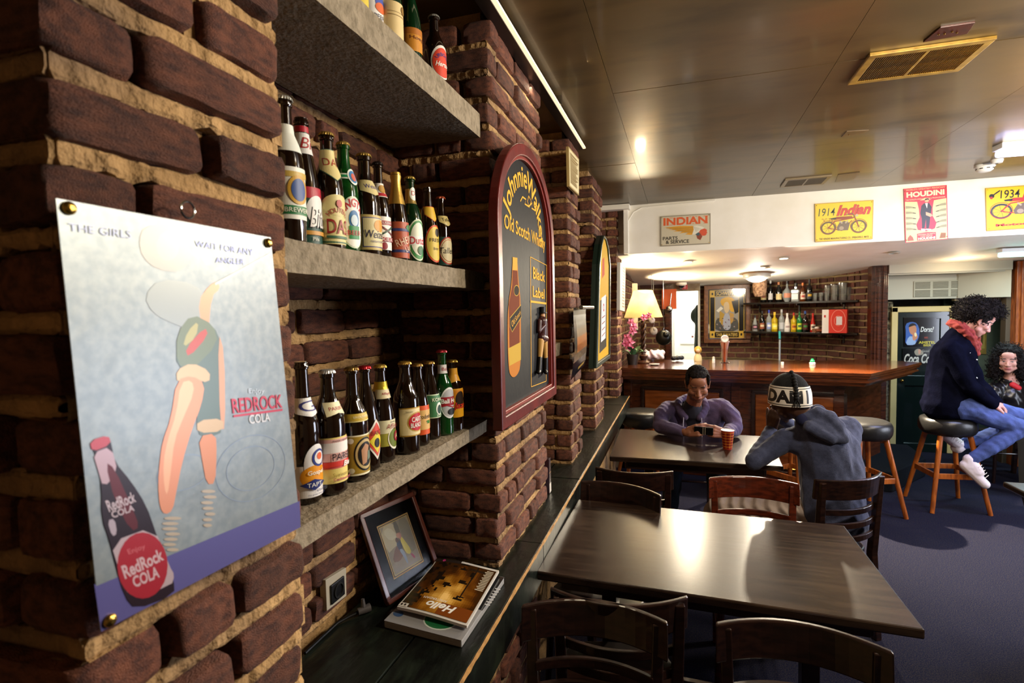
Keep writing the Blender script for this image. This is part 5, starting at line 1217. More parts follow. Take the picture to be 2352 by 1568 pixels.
def s3(d):
    d.p([(0, 0), (1, 0), (1, 1), (0, 1)], 'c02a44'); d.p([(.02, .01), (.98, .01), (.98, .76), (.70, .74), (.5, .80), (.30, .74), (.02, .76)], 'cfca8e')
    d.t("WORLD'S GREATEST MAGICIAN", .05, .955, .95, .985, 'd8c890'); d.t('HOUDINI', .06, .83, .94, .93, 'f2e7b8', bold=.04); d.t("THE WORLD'S HANDCUFF KING & PRISON BREAKER", .04, .775, .96, .80, 'e2cfa0')
    d.p([(.30, .76), (.70, .76), (.66, .60), (.66, .45), (.74, .32), (.70, .22), (.50, .18), (.30, .22), (.27, .32), (.35, .45), (.34, .60)], 'c42c48')
    d.p([(.40, .66), (.46, .70), (.58, .70), (.64, .62), (.62, .50), (.60, .44), (.58, .30), (.56, .23), (.50, .23), (.50, .40), (.46, .24), (.40, .24), (.40, .42), (.37, .52)], '1d2436')
    d.p([(.49, .70), (.55, .70), (.53, .60)], 'e8e4d8'); d.e(.53, .745, .05, .032, 'd0a07c'); d.p([(.47, .75), (.50, .785), (.57, .785), (.585, .75), (.55, .765)], '1d1a1a'); d.p([(.50, .54), (.62, .50), (.66, .46), (.60, .44), (.50, .48)], 'd0a07c'); d.p([(.38, .24), (.50, .22), (.47, .19), (.38, .20)], 'c9c2b4'); d.p([(.50, .23), (.62, .215), (.60, .19), (.50, .20)], 'c9c2b4')
    for i in range(5):
        y = .66 - i * .10
        d.p([(.03, y + .02), (.14, y + .01), (.26, y - .02), (.27, y - .04), (.16, y - .03), (.03, y - .03)], '8f8a68'); d.p([(.97, y + .02), (.86, y + .01), (.75, y - .02), (.74, y - .04), (.85, y - .03), (.97, y - .03)], '8f8a68')
        d.l([(.20, y - .02), (.27, y - .03)], .006, '4a4038'); d.l([(.80, y - .02), (.73, y - .03)], .006, '4a4038')
    d.p([(.28, .15), (.5, .165), (.72, .15), (.72, .02), (.28, .02)], 'b82a40'); d.t('NOTHING ON EARTH', .30, .115, .70, .14, 'e8d8a8'); d.t('CAN HOLD', .36, .085, .64, .108, 'e8d8a8'); d.t('HOUDINI', .30, .03, .70, .075, 'f2e7b8', bold=.04)
    d.p([(.05, .03), (.20, .03), (.18, .09), (.12, .14), (.06, .09)], '9a4a3a'); d.p([(.80, .03), (.94, .03), (.95, .12), (.84, .13)], '8a5a34')
sign('tin_sign', 'tall red tin poster of a man in dark suit between reaching hands, on the bulkhead', [(2075, 434), (2174, 425), (2177, 549), (2079, 558)], mat('tin_red', 'a82a3c', .35, .2), s3)
def s4(d):
    d.p([(0, 0), (1, 0), (1, 1), (0, 1)], 'a88a34'); d.p([(.01, .02), (.99, .02), (.99, .98), (.01, .98)], 'e0b81c')
    d.e(.08, .80, .035, .05, '22201e'); d.e(.075, .76, .02, .03, 'a8342c'); d.l([(.08, .80), (.19, .92)], .010, '22201e'); d.t('1934', .19, .73, .44, .92, '1f1d1a', shear=.1, bold=.01); d.t('Indian', .47, .72, .95, .94, 'b0342c', shear=.35, bold=.03)
    moto(d, .06, .22, .86, 'b0302a', '33343c'); d.t('Motorcycles', .12, .07, .9, .15, 'b0342c', bold=.05)
sign('tin_sign', 'bright yellow tin sign with 1934 headline, cut off by the right edge of the picture', [(2262, 432), (2445, 419), (2447, 518), (2265, 531)], mat('tin_yellow2', 'cfa81c', .35, .2), s4)
# ================================================================== TABLES
def table(label, quad, z, m_=M_TABLE, th=.032, ped=True):
    C = [atz(*c, z) for c in quad]; ctr = (C[0] + C[1] + C[2] + C[3]) / 4; o_ = V((ctr.x, ctr.y, 0))
    t = thing('pub_table', label, 'table', tuple(o_))
    b = MB(); b.add([V((c.x, c.y, zz)) for zz in (z - th, z) for c in C], [(0, 1, 2, 3), (7, 6, 5, 4)] + [(i, (i + 1) % 4, (i + 1) % 4 + 4, i + 4) for i in range(4)])
    b.build('tabletop', m_, t, origin=o_, bevel=.006)
    ax = (C[1] - C[0]).normalized(); ay = V((-ax.y, ax.x, 0)); W = (C[1] - C[0]).length; D = (C[3] - C[0]).length
    R = Matrix.Rotation(math.atan2(ax.y, ax.x), 3, 'Z')
    K = lambda a, b_, z_: ctr.xy.to_3d() + ax * a + ay * b_ + V((0, 0, z_))
    b = MB()
    for s in (-1, 1): b.box(K(0, s * (D / 2 - .08), z - th - .03), (W - .2, .02, .055), R)
    for s in (-1, 1): b.box(K(s * (W / 2 - .1), 0, z - th - .03), (.02, D - .16, .055), R)
    b.build('apron', M_DARKW, t, origin=o_, bevel=.002)
    for s in (-1, 1):
        b = MB(); b.box(K(s * (W / 2 - .22), 0, (z - th) / 2), (.06, .09, z - th - .03), R); b.build('leg', M_DARKW, t, origin=o_, bevel=.004)
        b = MB(); b.box(K(s * (W / 2 - .22), 0, .025), (.07, D - .14, .05), R); b.build('foot', M_DARKW, t, origin=o_, bevel=.006)
        b = MB(); b.box(K(s * (W / 2 - .22), 0, z - th - .03), (.06, D - .2, .05), R); b.build('bearer', M_DARKW, t, origin=o_, bevel=.004)
    b = MB(); b.box(K(0, 0, .20), (W - .46, .03, .08), R); b.build('stretcher', M_DARKW, t, origin=o_, bevel=.004)
    return t
table('large dark wooden table in the foreground, empty and glossy', [(1231, 1312), (2126, 1446), (1939, 1206), (1328, 1146)], .80)
table('dark wooden table with the red cup where two people sit', [(1400, 1048), (1800, 1071), (1770, 1002), (1424, 984)], .80)
C3 = [V((1.66, 2.5, 0)), V((2.5, 2.42, 0)), V((2.55, 3.40, 0)), V((1.615, 3.46, 0))]
t = thing('pub_table', 'dark table corner with cold reflections at the right edge', 'table', (2.1, 2.95, 0)); o_ = V((2.1, 2.95, 0))
b = MB(); b.add([V((c.x, c.y, zz)) for zz in (.768, .80) for c in C3], [(0, 1, 2, 3), (7, 6, 5, 4)] + [(i, (i + 1) % 4, (i + 1) % 4 + 4, i + 4) for i in range(4)]); b.build('tabletop', mat('table_dark', '14110f', .2, coat=.3), t, origin=o_, bevel=.007)
b = MB(); b.add([(1.72, 2.6, .02), (2.4, 2.6, .02), (2.4, 3.3, .02), (1.80, 3.3, .02), (1.68, 2.55, .765), (2.45, 2.5, .765), (2.45, 3.36, .765), (1.66, 3.40, .765)], [(0, 1, 2, 3), (4, 5, 6, 7), (0, 1, 5, 4), (1, 2, 6, 5), (2, 3, 7, 6), (3, 0, 4, 7)]); b.build('pedestal', M_BLACK, t, origin=o_, bevel=.004)
# ================================================================== CHAIRS
def rail(b, hw, y_end, sag, z0, z1, th, n=14, lean=0):
    vs = []
    for i in range(n + 1):
        x = -hw + 2 * hw * i / n; y = y_end - sag * (1 - (x / hw) ** 2)
        for (dy, z) in ((th / 2, z0), (th / 2 - lean, z1), (-th / 2 - lean, z1), (-th / 2, z0)): vs.append(V((x, y + dy, z)))
    fs = [(i * 4 + j, (i + 1) * 4 + j, (i + 1) * 4 + (j + 1) % 4, i * 4 + (j + 1) % 4) for i in range(n) for j in range(4)] + [(0, 1, 2, 3), (n * 4 + 3, n * 4 + 2, n * 4 + 1, n * 4)]
    b.add(vs, fs)
def make_chair():
    t = thing('bistro_chair', 'x', 'chair'); m_ = M_DARKW
    b = MB(); sh = []
    for i in range(24):
        a = 2 * PI * i / 24; c, s = math.cos(a), math.sin(a); sh.append((.205 * math.copysign(abs(c) ** .6, c), .20 * math.copysign(abs(s) ** .6, s)))
    b.prism(sh, .435, .465); b.build('seat', M_DARKW, t, bevel=.008)
    b = MB(); rail(b, .208, -.20, .075, .775, .88, .019, lean=.012); b.build('top_rail', m_, t, bevel=.005)
    for (z0, z1) in ((.69, .72), (.62, .65), (.55, .58)):
        b = MB(); rail(b, .168, -.205, .05, z0, z1, .016); b.build('back_slat', m_, t, bevel=.003)
    for s in (-1, 1):
        b = MB(); b.add([V((s * x_ + dx, y_ + dy, z_)) for (x_, y_, z_, w_) in ((.170, -.235, 0, .018), (.172, -.200, .45, .019), (.182, -.232, .865, .015)) for dx, dy in ((-w_, -w_), (w_, -w_), (w_, w_), (-w_, w_))],
              [(0, 1, 2, 3), (8, 9, 10, 11)] + [(r * 4 + i, r * 4 + (i + 1) % 4, r * 4 + 4 + (i + 1) % 4, r * 4 + 4 + i) for r in (0, 1) for i in range(4)])
        b.build('leg', m_, t, bevel=.004)
        b = MB(); b.cyl((s * .185, .185, 0), (s * .165, .16, .44), .013, .018, 12); b.build('leg', m_, t)
        b = MB(); b.cyl((s * .178, -.21, .25), (s * .176, .175, .25), .009, .009, 8); b.build('stretcher', m_, t)
    b = MB(); b.cyl((-.17, .0, .25), (.17, .0, .25), .009, .009, 8); b.build('stretcher', m_, t)
    return t
ch0 = make_chair(); GC = 'dark bistro chairs around the tables'
def put_chair(e0, e1, face, label, first=[True]):
    """e0,e1: image points of the rail's top corners, left and right; face: +1 away from the camera, -1 towards it"""
    a, b_ = atz(*e0, .88), atz(*e1, .88); m_ = (a + b_) / 2; d = b_ - a; ang = math.atan2(d.y, d.x)
    if face < 0: ang += PI
    pos = m_ + Matrix.Rotation(ang, 3, 'Z') @ V((0, .205, 0))
    c = ch0 if first[0] else copy_tree(ch0)
    first[0] = False
    c.location = (pos.x, pos.y, 0); c.rotation_euler = (0, 0, ang); c['label'] = label; c['group'] = GC
    return c
put_chair((1266, 1345), (1577, 1365), 1, 'dark chair tucked under the foreground table, its back behind another chair')
put_chair((1198, 1392), (1533, 1432), -1, 'dark chair at the bottom left of the tables, beside the ledge, facing the camera')
put_chair((1648, 1434), (2050, 1500), -1, 'dark chair at the bottom edge right of centre, back rail in front of the table')
put_chair((1372, 1070), (1542, 1080), 1, 'dark chair pushed up to the cup table, left side by the ledge')
put_chair((1336, 1105), (1515, 1138), -1, 'dark chair at the far left corner of the foreground table')
chF = put_chair((1634, 1098), (1830, 1112), -1, 'reddish lit chair at the far side of the foreground table, in front of pale trousers')
put_chair((1878, 1098), (2012, 1082), 1, 'dark chair in which the person with the knitted hat sits')
M_CHR = mat('orange_lit_chair_wood', '5e2412', .26, var='3a160c', scale=5, stretch=(2, 14, 14), coat=.4)  # orange light falling on this one chair is put into its wood colour
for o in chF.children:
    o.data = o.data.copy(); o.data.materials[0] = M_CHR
# ================================================================== STOOLS
M_ORL = mat('stool_wood', 'a5581c', .32, var='7a3c12', scale=8, stretch=(6, 6, 1), coat=.3)
def make_stool():
    t = thing('bar_stool', 'x', 'stool')
    b = MB(); b.lathe([(0, .775), (.10, .778), (.165, .774), (.192, .760), (.203, .735), (.205, .70), (.20, .665), (.185, .64), (.17, .63), (0, .63)], 48)
    for i, p in enumerate(b.v):
        r = math.hypot(p.x, p.y)
        if r > .16 and p.z < .77:
            a = math.atan2(p.y, p.x); k = 1 + .012 * math.sin(a * 26) + .006 * math.sin(a * 41 + 1); b.v[i] = V((p.x * k, p.y * k, p.z))
    b.build('seat', M_LEATH, t, smooth=True)
    f0 = [(sx * .175, sy * .175) for sx, sy in ((-1, -1), (1, -1), (1, 1), (-1, 1))]
    for (x, y) in f0:
        b = MB(); b.cyl((x * 1.22, y * 1.22, 0), (x * .62, y * .62, .64), .017, .021, 14); b.build('leg', M_ORL, t, smooth=True)
    for i in range(4):
        a = V((*f0[i], 0)) * 1.22; c = V((*f0[(i + 1) % 4], 0)) * 1.22; zt = .30; k = 1 - .49 * zt / .64
        a = V((a.x * k, a.y * k, zt)); c = V((c.x * k, c.y * k, zt)); d = c - a
        b = MB(); b.box((a + c) / 2, (d.length, .018, .045), Matrix.Rotation(math.atan2(d.y, d.x), 3, 'Z')); b.build('stretcher', M_ORL, t, bevel=.003)
    return t
st0 = make_stool(); GS = 'round bar stools'
for i, (x, y, rz, lab) in enumerate(((1.463, 5.20, .35, 'empty black leather bar stool with orange legs beside the hooded back'), (2.17, 5.50, .12, 'bar stool under the man in the dark coat'), (-.36, 5.30, .3, 'bar stool half hidden behind the man in the purple hoodie'), (.93, 5.16, .75, 'bar stool whose orange legs show under the cup table'))):
    c = st0 if i == 0 else copy_tree(st0)
    c.location = (x, y, 0); c.rotation_euler = (0, 0, rz); c['label'] = lab; c['group'] = GS
# ================================================================== CUP AND PHONE
pc = atz(1671, 1030, .80); t = thing('paper_cup', 'red checked paper cup with white rim on the table between the two people', 'cup', tuple(pc))
hc = .125
b = MB(); b.lathe([(0, .0005), (.028, .0005), (.041, hc), (.0395, hc), (.027, .004), (0, .004)], 32); b.build('cup_body', mat('cup_red', 'c22e14', .45), t, smooth=True)
b = MB(); b.tube([(.041 * math.cos(a), .041 * math.sin(a), hc) for a in [i * 2 * PI / 28 for i in range(28)]], .0022, 6, True); b.build('rim', mat('cup_white', 'e4dcd4', .5), t, smooth=True)
b = MB(); b.lathe([(0, .03), (.030, .03), (.0395, hc - .001)], 24); b.build('inner_lining', MATS['cup_white'], t, smooth=True)
A = Art(.0006)
for i in range(16): A.line([(i / 16, .04), (i / 16, .94)], .010, 'd9a034' if i % 2 else '3a1a10')
for i in range(12): A._add([(k / 28, .06 + i * .075 + e_) for e_ in (0, .018) for k in range(29)], [(k, k + 1, k + 30, k + 29) for k in range(28)], 'd9a034' if i % 2 else '3a1a10')
A.build('check_pattern', lambda a, b_, z: V(((.028 + .013 * b_ + z) * math.cos(a * 2 * PI), (.028 + .013 * b_ + z) * math.sin(a * 2 * PI), b_ * hc)), M_PRINT, t)
# ================================================================== BEHIND AND ON THE BAR
# shelves following the curved wall
SA, SB = V((.945, 8.20, 0)), V((1.98, 7.50, 0)); sd = (SB - SA).normalized(); sn = V((sd.y, -sd.x, 0)); SL = (SB - SA).length
sR = Matrix.Rotation(math.atan2(sd.y, sd.x), 3, 'Z')
M_SH = mat('shelf_black', '14100e', .35)
for z, lab in ((1.795, 'upper black back bar shelf with seven spirits bottles and glasses'), (1.402, 'lower black back bar shelf with a row of spirits and the red box')):
    t = thing('bottle_shelf', lab, 'shelf', tuple((SA + SB) / 2 + V((0, 0, z)))); o_ = (SA + SB) / 2 + V((0, 0, z))
    b = MB(); b.box((SA + SB) / 2 + sn * .02 + V((0, 0, z - .0125)), (SL + .16, .17, .025), sR); b.build('board', M_SH, t, origin=o_, bevel=.003)
    for k in (.08, .5, .92):
        c_ = SA + sd * SL * k; b = MB(); b.box(c_ + V((0, 0, z - .075)), (.015, .03, .11), sR); b.box(c_ + sn * .04 + V((0, 0, z - .035)), (.015, .10, .02), sR); b.build('bracket', M_SH, t, origin=o_)
def on_shelf(u):
    r = ray(u, 760); t = (SA - O).dot(sn) / r.dot(sn); p = O + r * t; return V((p.x, p.y, 0))
def spirit(u, z, h, r, glass, capc, labc, lab, style='long', l2=None):
    p = on_shelf(u); t = thing('spirits_bottle', lab, 'bottle', (p.x, p.y, z + .0005), 0, 'spirits on the back bar shelves')
    pr = {'long': [(.9, 0), (1, .02), (1, .58), (.85, .66), (.40, .74), (.34, .80), (.34, .95)],
          'round': [(.6, 0), (.95, .12), (1.25, .30), (1.15, .48), (.6, .62), (.30, .68), (.28, .95)],
          'square': [(.95, 0), (1.05, .02), (1.05, .62), (.95, .67), (.35, .70), (.33, .90)],
          'cone': [(.95, 0), (1.0, .04), (.92, .45), (.55, .70), (.36, .80), (.34, .95)]}[style]
    P = [(a * r, b_ * h) for a, b_ in pr]; n = 4 if style == 'square' else 20
    b = MB(); b.lathe(P, n); o = b.build('glass_body', glass, t, smooth=style != 'square', bevel=.004 if style == 'square' else 0)
    if n == 4: o.rotation_euler = (0, 0, PI / 4 - .45)
    b = MB(); b.cyl((0, 0, P[-1][1] - .02), (0, 0, h + .005), P[-1][0] * 1.15, n=14); b.build('cap', mat('scap_' + capc, capc, .35), t, smooth=True)
    A = Art(.001); hw = r * 1.0; z0, z1 = h * .12, h * .42
    if style == 'round': z0, z1 = h * .2, h * .42
    A.rect(-hw, z0, hw, z1, labc, 8, 2)
    if l2: A.rect(-hw * .7, z0 + (z1 - z0) * .35, hw * .7, z0 + (z1 - z0) * .7, l2, 6, 1)
    R = (1.27 if style == 'round' else 1.0) * r
    if style == 'square': A.build('label', lambda a, b_, z_: Matrix.Rotation(-.45, 3, 'Z') @ V((a * .65, -R * .76 - z_, b_)), M_PRINT, t)
    else: A.build('label', lambda a, b_, z_: ((R + z_) * math.cos(a / R - PI / 2), (R + z_) * math.sin(a / R - PI / 2), b_), M_PRINT, t)
G_AMB = mat('amber_glass', '6a3208', .08, trans=.4, coat=.4); G_BLK = mat('black_glass', '0c0b0a', .08, coat=.5); G_YEL = mat('yellow_spirit', 'd8b81c', .1, trans=.3); G_BLUE = mat('blue_glass', '2a4aa8', .1, trans=.3); G_RED = mat('red_spirit', 'a81c14', .12)
G_WHT = mat('white_glass', 'dcd8d2', .2); G_CLR = mat('spirit_clear', 'c8cecc', .05, trans=.6, ior=1.4)
z1_, z2_ = 1.795, 1.402
for a in ((1753, z1_, .285, .040, G_BLK, '2a2018', 'd6c68a', 'dark bottle with cream label, first on the upper back bar shelf', 'long', 'a03a2a'),
          (1769, z1_, .285, .032, G_BLK, 'd8d8d2', 'c8c4c0', 'slim dark bottle with white cap on the upper back bar shelf', 'long', None),
          (1788, z1_, .260, .042, G_BLK, 'a8683a', 'd2bc84', 'squat dark bottle with orange cap and gold label on the upper back bar shelf', 'long', None),
          (1807, z1_, .270, .046, G_CLR, '22201f', 'c07a5a', 'round flask bottle with black stopper on the upper back bar shelf', 'round', None),
          (1827, z1_, .235, .058, G_CLR, '1c1a18', 'e8e4dc', 'wide square bottle with large white label on the upper back bar shelf', 'square', None),
          (1843, z1_, .235, .035, G_AMB, 'c86a2a', 'dcc0a8', 'amber bottle with orange cap on the upper back bar shelf', 'long', 'b03a30'),
          (1858, z1_, .275, .036, G_BLK, '1c1c1c', '2a2a30', 'black bottle with colourful collar on the upper back bar shelf', 'long', 'd0a02a'),
          (1734, z2_, .215, 0.0352, G_CLR, '1c1a1a', '3a2c30', 'round dark liqueur bottle with pink label, first on the lower back bar shelf', 'cone', 'c88a98'),
          (1750, z2_, .275, 0.0352, G_BLK, '1a1816', '8a4a2c', 'black bottle with brown oval label on the lower back bar shelf', 'long', 'd8c8a0'),
          (1766, z2_, .285, 0.0334, G_CLR, '3a4ab0', '8a98c8', 'clear bottle with blue cap and blue label on the lower back bar shelf', 'long', 'e8e8e8'),
          (1779, z2_, .255, 0.0396, G_YEL, 'e0b83a', 'e8d43a', 'bright yellow bottle on the lower back bar shelf', 'long', 'f0e890'),
          (1795, z2_, .290, 0.0352, G_CLR, 'b8b8b8', 'b8bcc0', 'tall clear bottle with grey cap on the lower back bar shelf', 'long', None),
          (1808, z2_, .240, 0.0370, G_WHT, 'e0dcd8', 'e8e4e0', 'opaque white bottle on the lower back bar shelf', 'cone', 'a08a8a'),
          (1823, z2_, .245, 0.0352, G_YEL, 'b02a1c', 'd8a01c', 'yellow bottle with red cap on the lower back bar shelf', 'long', '8a2a1c'),
          (1836, z2_, .270, 0.0317, mat('green_spirit', '1c6a34', .1), '2a5a3a', 'c8d23c', 'green bottle with yellow label on the lower back bar shelf', 'long', '2a6a3a'),
          (1849, z2_, .265, 0.0352, G_BLK, '2a4a8a', '4a1c1c', 'dark bottle with green and red label on the lower back bar shelf', 'long', '3a8a3a'),
          (1867, z2_, .235, 0.0317, G_RED, 'b02018', 'd8ccb8', 'red bottle with cream base label on the lower back bar shelf', 'cone', '2a201c')):
    spirit(*a)
for i, (u, h, r, k) in enumerate([(1868 + 6.5 * j, .10 + .002 * j, .024, j) for j in range(5)] + [(1901, .19, .030, 5), (1910, .20, .032, 6), (1919, .19, .033, 7), (1929, .22, .036, 8), (1939, .21, .036, 9), (1948, .16, .034, 10)]):
    p = on_shelf(u) + sn * (.03 if i % 2 else -.02)
    t = thing('drinking_glass', ['first', 'second', 'third', 'fourth', 'fifth', 'sixth', 'seventh', 'eighth', 'ninth', 'tenth', 'eleventh'][i] + ' clear glass from the left on the upper back bar shelf', 'glass', (p.x, p.y, 1.7955), 0, 'glasses on the upper back bar shelf')
    b = MB(); b.lathe([(0, 0), (r * .75, 0), (r, h), (r * .94, h), (r * .70, .008), (0, .008)], 18); b.build('glass_wall', G_CLEAR, t, smooth=True)
# red box on the lower shelf
p = on_shelf(1926) + sn * .10; t = thing('appliance_box', 'red cardboard box with circle drawing at the right end of the lower shelf', 'box', (p.x, p.y, z2_), math.atan2(sd.y, sd.x) + .25)
b = MB(); b.bb((-.13, -.09, .001), (.13, .05, .285)); b.build('carton', mat('box_red', 'c8301c', .55), t, bevel=.002)
A = Art(.001); A.rect(-.13, 0, -.06, .285, 'e2d8cc'); A.line([(.04 + .075 * math.cos(a), .15 + .13 * math.sin(a)) for a in [i * 2 * PI / 24 for i in range(24)]], .006, 'e08a7a', True); A.line([(.04 + .04 * math.cos(a), .15 + .06 * math.sin(a)) for a in [i * 2 * PI / 24 for i in range(24)]], .005, 'e08a7a', True)
A.rect(.02, .10, .08, .20, 'd8cfd0'); A.rect(-.11, .19, -.09, .22, 'b03028')
A.build('print', lambda a, b_, z: V((a, -.0905 - z, b_)), M_PRINT, t)
p = on_shelf(1884) + sn * .05; t = thing('open_carton', 'small open brown carton with white paper before the red box', 'box', (p.x, p.y, z2_), .3)
b = MB(); b.bb((-.06, -.04, .001), (.05, .04, .045)); b.add([(-.06, -.04, .045), (.05, -.04, .045), (.06, -.08, .02), (-.07, -.08, .02)], [(0, 1, 2, 3)]); b.build('carton', mat('carton_brown', '7a4a30', .7), t)
b = MB(); b.sph((-.02, 0, .055), (.03, .03, .02)); b.build('paper', mat('paper_white', 'cfc8bc', .7), t, smooth=True)
# framed mirror
mp2 = Plane((0, 8.395, 1.5), (1, 0, 0), (0, 0, 1)); q = mp2.uv
c4 = [q(1617, 656), q(1722, 656), q(1722, 787), q(1618, 787)]
x0, x1 = c4[0][0], c4[1][0]; z0, z1 = c4[2][1], c4[0][1]
t = thing('framed_mirror', 'printed pub mirror in oak frame with gold border on the back bar wall', 'mirror', tuple(mp2.pt(x0, z0))); o_ = mp2.pt(x0, z0); yb = 8.385
yb = 8.365
b = MB(); fw = .055
for (a0, a1, b0, b1) in ((x0, x1, z0, z0 + fw), (x0, x1, z1 - fw, z1), (x0, x0 + fw, z0 + fw, z1 - fw), (x1 - fw, x1, z0 + fw, z1 - fw)): b.bb((a0, yb - .03, 1.5 + b0), (a1, yb + .05, 1.5 + b1))
b.build('frame', mat('oak_frame', '7a4a22', .35, var='5a3216', scale=20), t, origin=o_, bevel=.006)
b = MB(); b.bb((x0 + fw, yb, 1.5 + z0 + fw), (x1 - fw, yb + .01, 1.5 + z1 - fw)); b.build('mirror_glass', mat('mirror_glass', 'c8c8c4', .06, 1), t, origin=o_)
A = Art(.0012); a0, a1, b0, b1 = x0 + fw + .02, x1 - fw - .02, z0 + fw + .02, z1 - fw - .02
A.rect(a0, b0, a1, b1, 'b8952e'); A.rect(a0 + .008, b0 + .008, a1 - .008, b1 - .008, '120f0e'); W_, H_ = a1 - a0, b1 - b0
m0, m1, n0, n1_ = a0 + W_ * .16, a1 - W_ * .16, b0 + H_ * .13, b1 - H_ * .13
A.rect(m0 - .008, n0 - .008, m1 + .008, n1_ + .008, 'b8952e'); A.rect(m0, n0, m1, n1_, '8f8c84')
A.text('SCHWEPPES', (a0 + a1) / 2, b1 - H_ * .065, .055, 'cfae5a', w=W_ * .62, bold=.02); A.text('TABLE WATERS', (a0 + a1) / 2, b0 + H_ * .065, .045, 'cfae5a', w=W_ * .62, bold=.02)
for (x, y) in ((a0 + W_ * .08, b1 - H_ * .07), (a1 - W_ * .08, b1 - H_ * .07), (a0 + W_ * .08, b0 + H_ * .07), (a1 - W_ * .08, b0 + H_ * .07)): A.rect(x - .032, y - .05, x + .032, y + .05, 'c8a442'); A.ell(x, y, .012, .018, '1a1612')
mw, mh = m1 - m0, n1_ - n0
def MPp(pts, c): A.poly([(m0 + mw * x, n0 + mh * y) for x, y in soft(pts, 1 if len(pts) > 4 else 0)], c)
MPp([(0, 0), (1, 0), (1, .3), (.8, .42), (.2, .42), (0, .3)], '4a4a48'); MPp([(.2, .9), (.5, 1), (.8, .95), (.9, .7), (.75, .5), (.5, .75), (.3, .72)], 'c89a2e'); MPp([(.36, .8), (.5, .86), (.6, .8), (.62, .62), (.5, .5), (.38, .6)], 'c8b088'); MPp([(.05, .6), (.25, .72), (.35, .66), (.15, .55)], 'd8d4c4')
MPp([(.2, .6), (.4, .5), (.34, .15), (.18, .3)], 'a8883a'); MPp([(.38, .52), (.62, .52), (.7, .12), (.5, .02), (.32, .12)], 'a0a4ae'); MPp([(.62, .55), (.8, .5), (.78, .3), (.66, .2)], 'b08a48'); MPp([(.7, .86), (1, .9), (1, .55), (.85, .5)], '1c1a1a')
for i in range(26): MPp([(x_, y_) for x_, y_ in [(lambda cx, cy: (cx + .035 * math.cos(k), cy + .02 * math.sin(k)))(.08 + (i * .37) % .86, .04 + (i * .23) % .36) for k in (0, 1.5, 3, 4.5)]], ['8a7a8c', '6a5a4a', 'a89a9c', '3a3a34', '8a6a3a'][i % 5])
A.build('print', lambda a, b_, z: V((a, yb - .0005 - z, 1.5 + b_)), M_GLOSS, t, tuple(o_))
# hanging wicker ball
p = aty(1745, 660, 7.9); t = thing('wicker_basket', 'pale woven basket hanging beside the back bar mirror', 'basket', tuple(p))
b = MB(); b.lathe([(0, -.13), (.06, -.12), (.085, -.06), (.09, .02), (.085, .10), (.075, .10), (.08, .02), (.05, -.10), (0, -.11)], 20); b.build('basket_bowl', mat('wicker', 'b08a68', .8, var='6a4a34', scale=40, bump=1), t, smooth=True)
b = MB(); b.cyl((0, 0, .10), (0, 0, slope_z(7.9) - p.z), .003); b.cyl((-.08, 0, .10), (.08, 0, .10), .003); b.build('hanger', M_STEEL, t)
# broom handle
p = aty(1787, 820, 7.6); t = thing('broom', 'broom handle with turquoise grip leaning at the back bar wall', 'broom', (p.x, 7.75, .0))
b = MB(); tp = aty(1791, 780, 7.85); bs = V((p.x, 7.55, 0.09)); b.cyl(bs - V((p.x, 7.75, 0)), tp - V((p.x, 7.75, 0)), .012, .012, 12); b.build('pole', mat('pale_pole', '9aa0a0', .4), t, smooth=True)
b = MB(); tt = aty(1791, 778, 7.85) - V((p.x, 7.75, 0)); b.cyl(tt, tt + V((0, .02, .10)), .016, .014, 12); b.build('grip', mat('turquoise_plastic', '2a9a98', .4), t, smooth=True)
b = MB(); b.box((0, -.20, .05), (.30, .06, .09)); b.build('brush_head', mat('brush_dark', '2a3434', .8), t, bevel=.01)
# beer tap
BZ = 1.134
def onbar(u, v): return atz(u, v, BZ)
p = atz(1664, 822, BZ); p = V((p.x, min(p.y, 6.45), 0)); r_ = ray(1664, 822); k = 6.40 / r_.y; p = V((r_.x * k, 6.40, BZ))
t = thing('beer_tap', 'chrome and copper beer tap column with white round badge on the bar', 'beer tap', tuple(p))
b = MB()
b.add([V((sx * w_, y_, z_)) for (w_, z_, y0_, y1_) in ((.026, .0, -.025, .035), (.032, .15, -.035, .03), (.047, .24, -.05, .0)) for sx, y_ in ((-1, y0_), (1, y0_), (1, y1_), (-1, y1_))], [(0, 1, 2, 3), (8, 9, 10, 11)] + [(r * 4 + i, r * 4 + (i + 1) % 4, r * 4 + 4 + (i + 1) % 4, r * 4 + 4 + i) for r in (0, 1) for i in range(4)])
b.build('tap_body', mat('tap_chrome', 'c8c4c0', .12, 1), t, bevel=.006)
b = MB(); b.box((-.002, -.040, .12), (.02, .02, .22)); b.build('copper_inlay', mat('tap_copper', 'c8643a', .2, .9), t, bevel=.004)
b = MB(); b.cyl((0, -.060, .262), (0, -.035, .268), .040, .040, 24); b.build('badge', mat('badge_white', 'dcd6cc', .3), t, smooth=True)
A = Art(.001); A.ell(0, 0, .034, .034, 'b8b0a0'); A.ell(0, 0, .030, .030, 'e4dfd4'); A.text('beer', 0, 0, .012, '6a4a3a'); A.build('badge_print', lambda a, b_, z: V((a, -.0605 - z, .262 + b_)), M_PRINT, t)
b = MB(); b.box((0, .01, .004), (.09, .09, .008)); b.build('base_plate', MATS['tap_chrome'], t, bevel=.003)
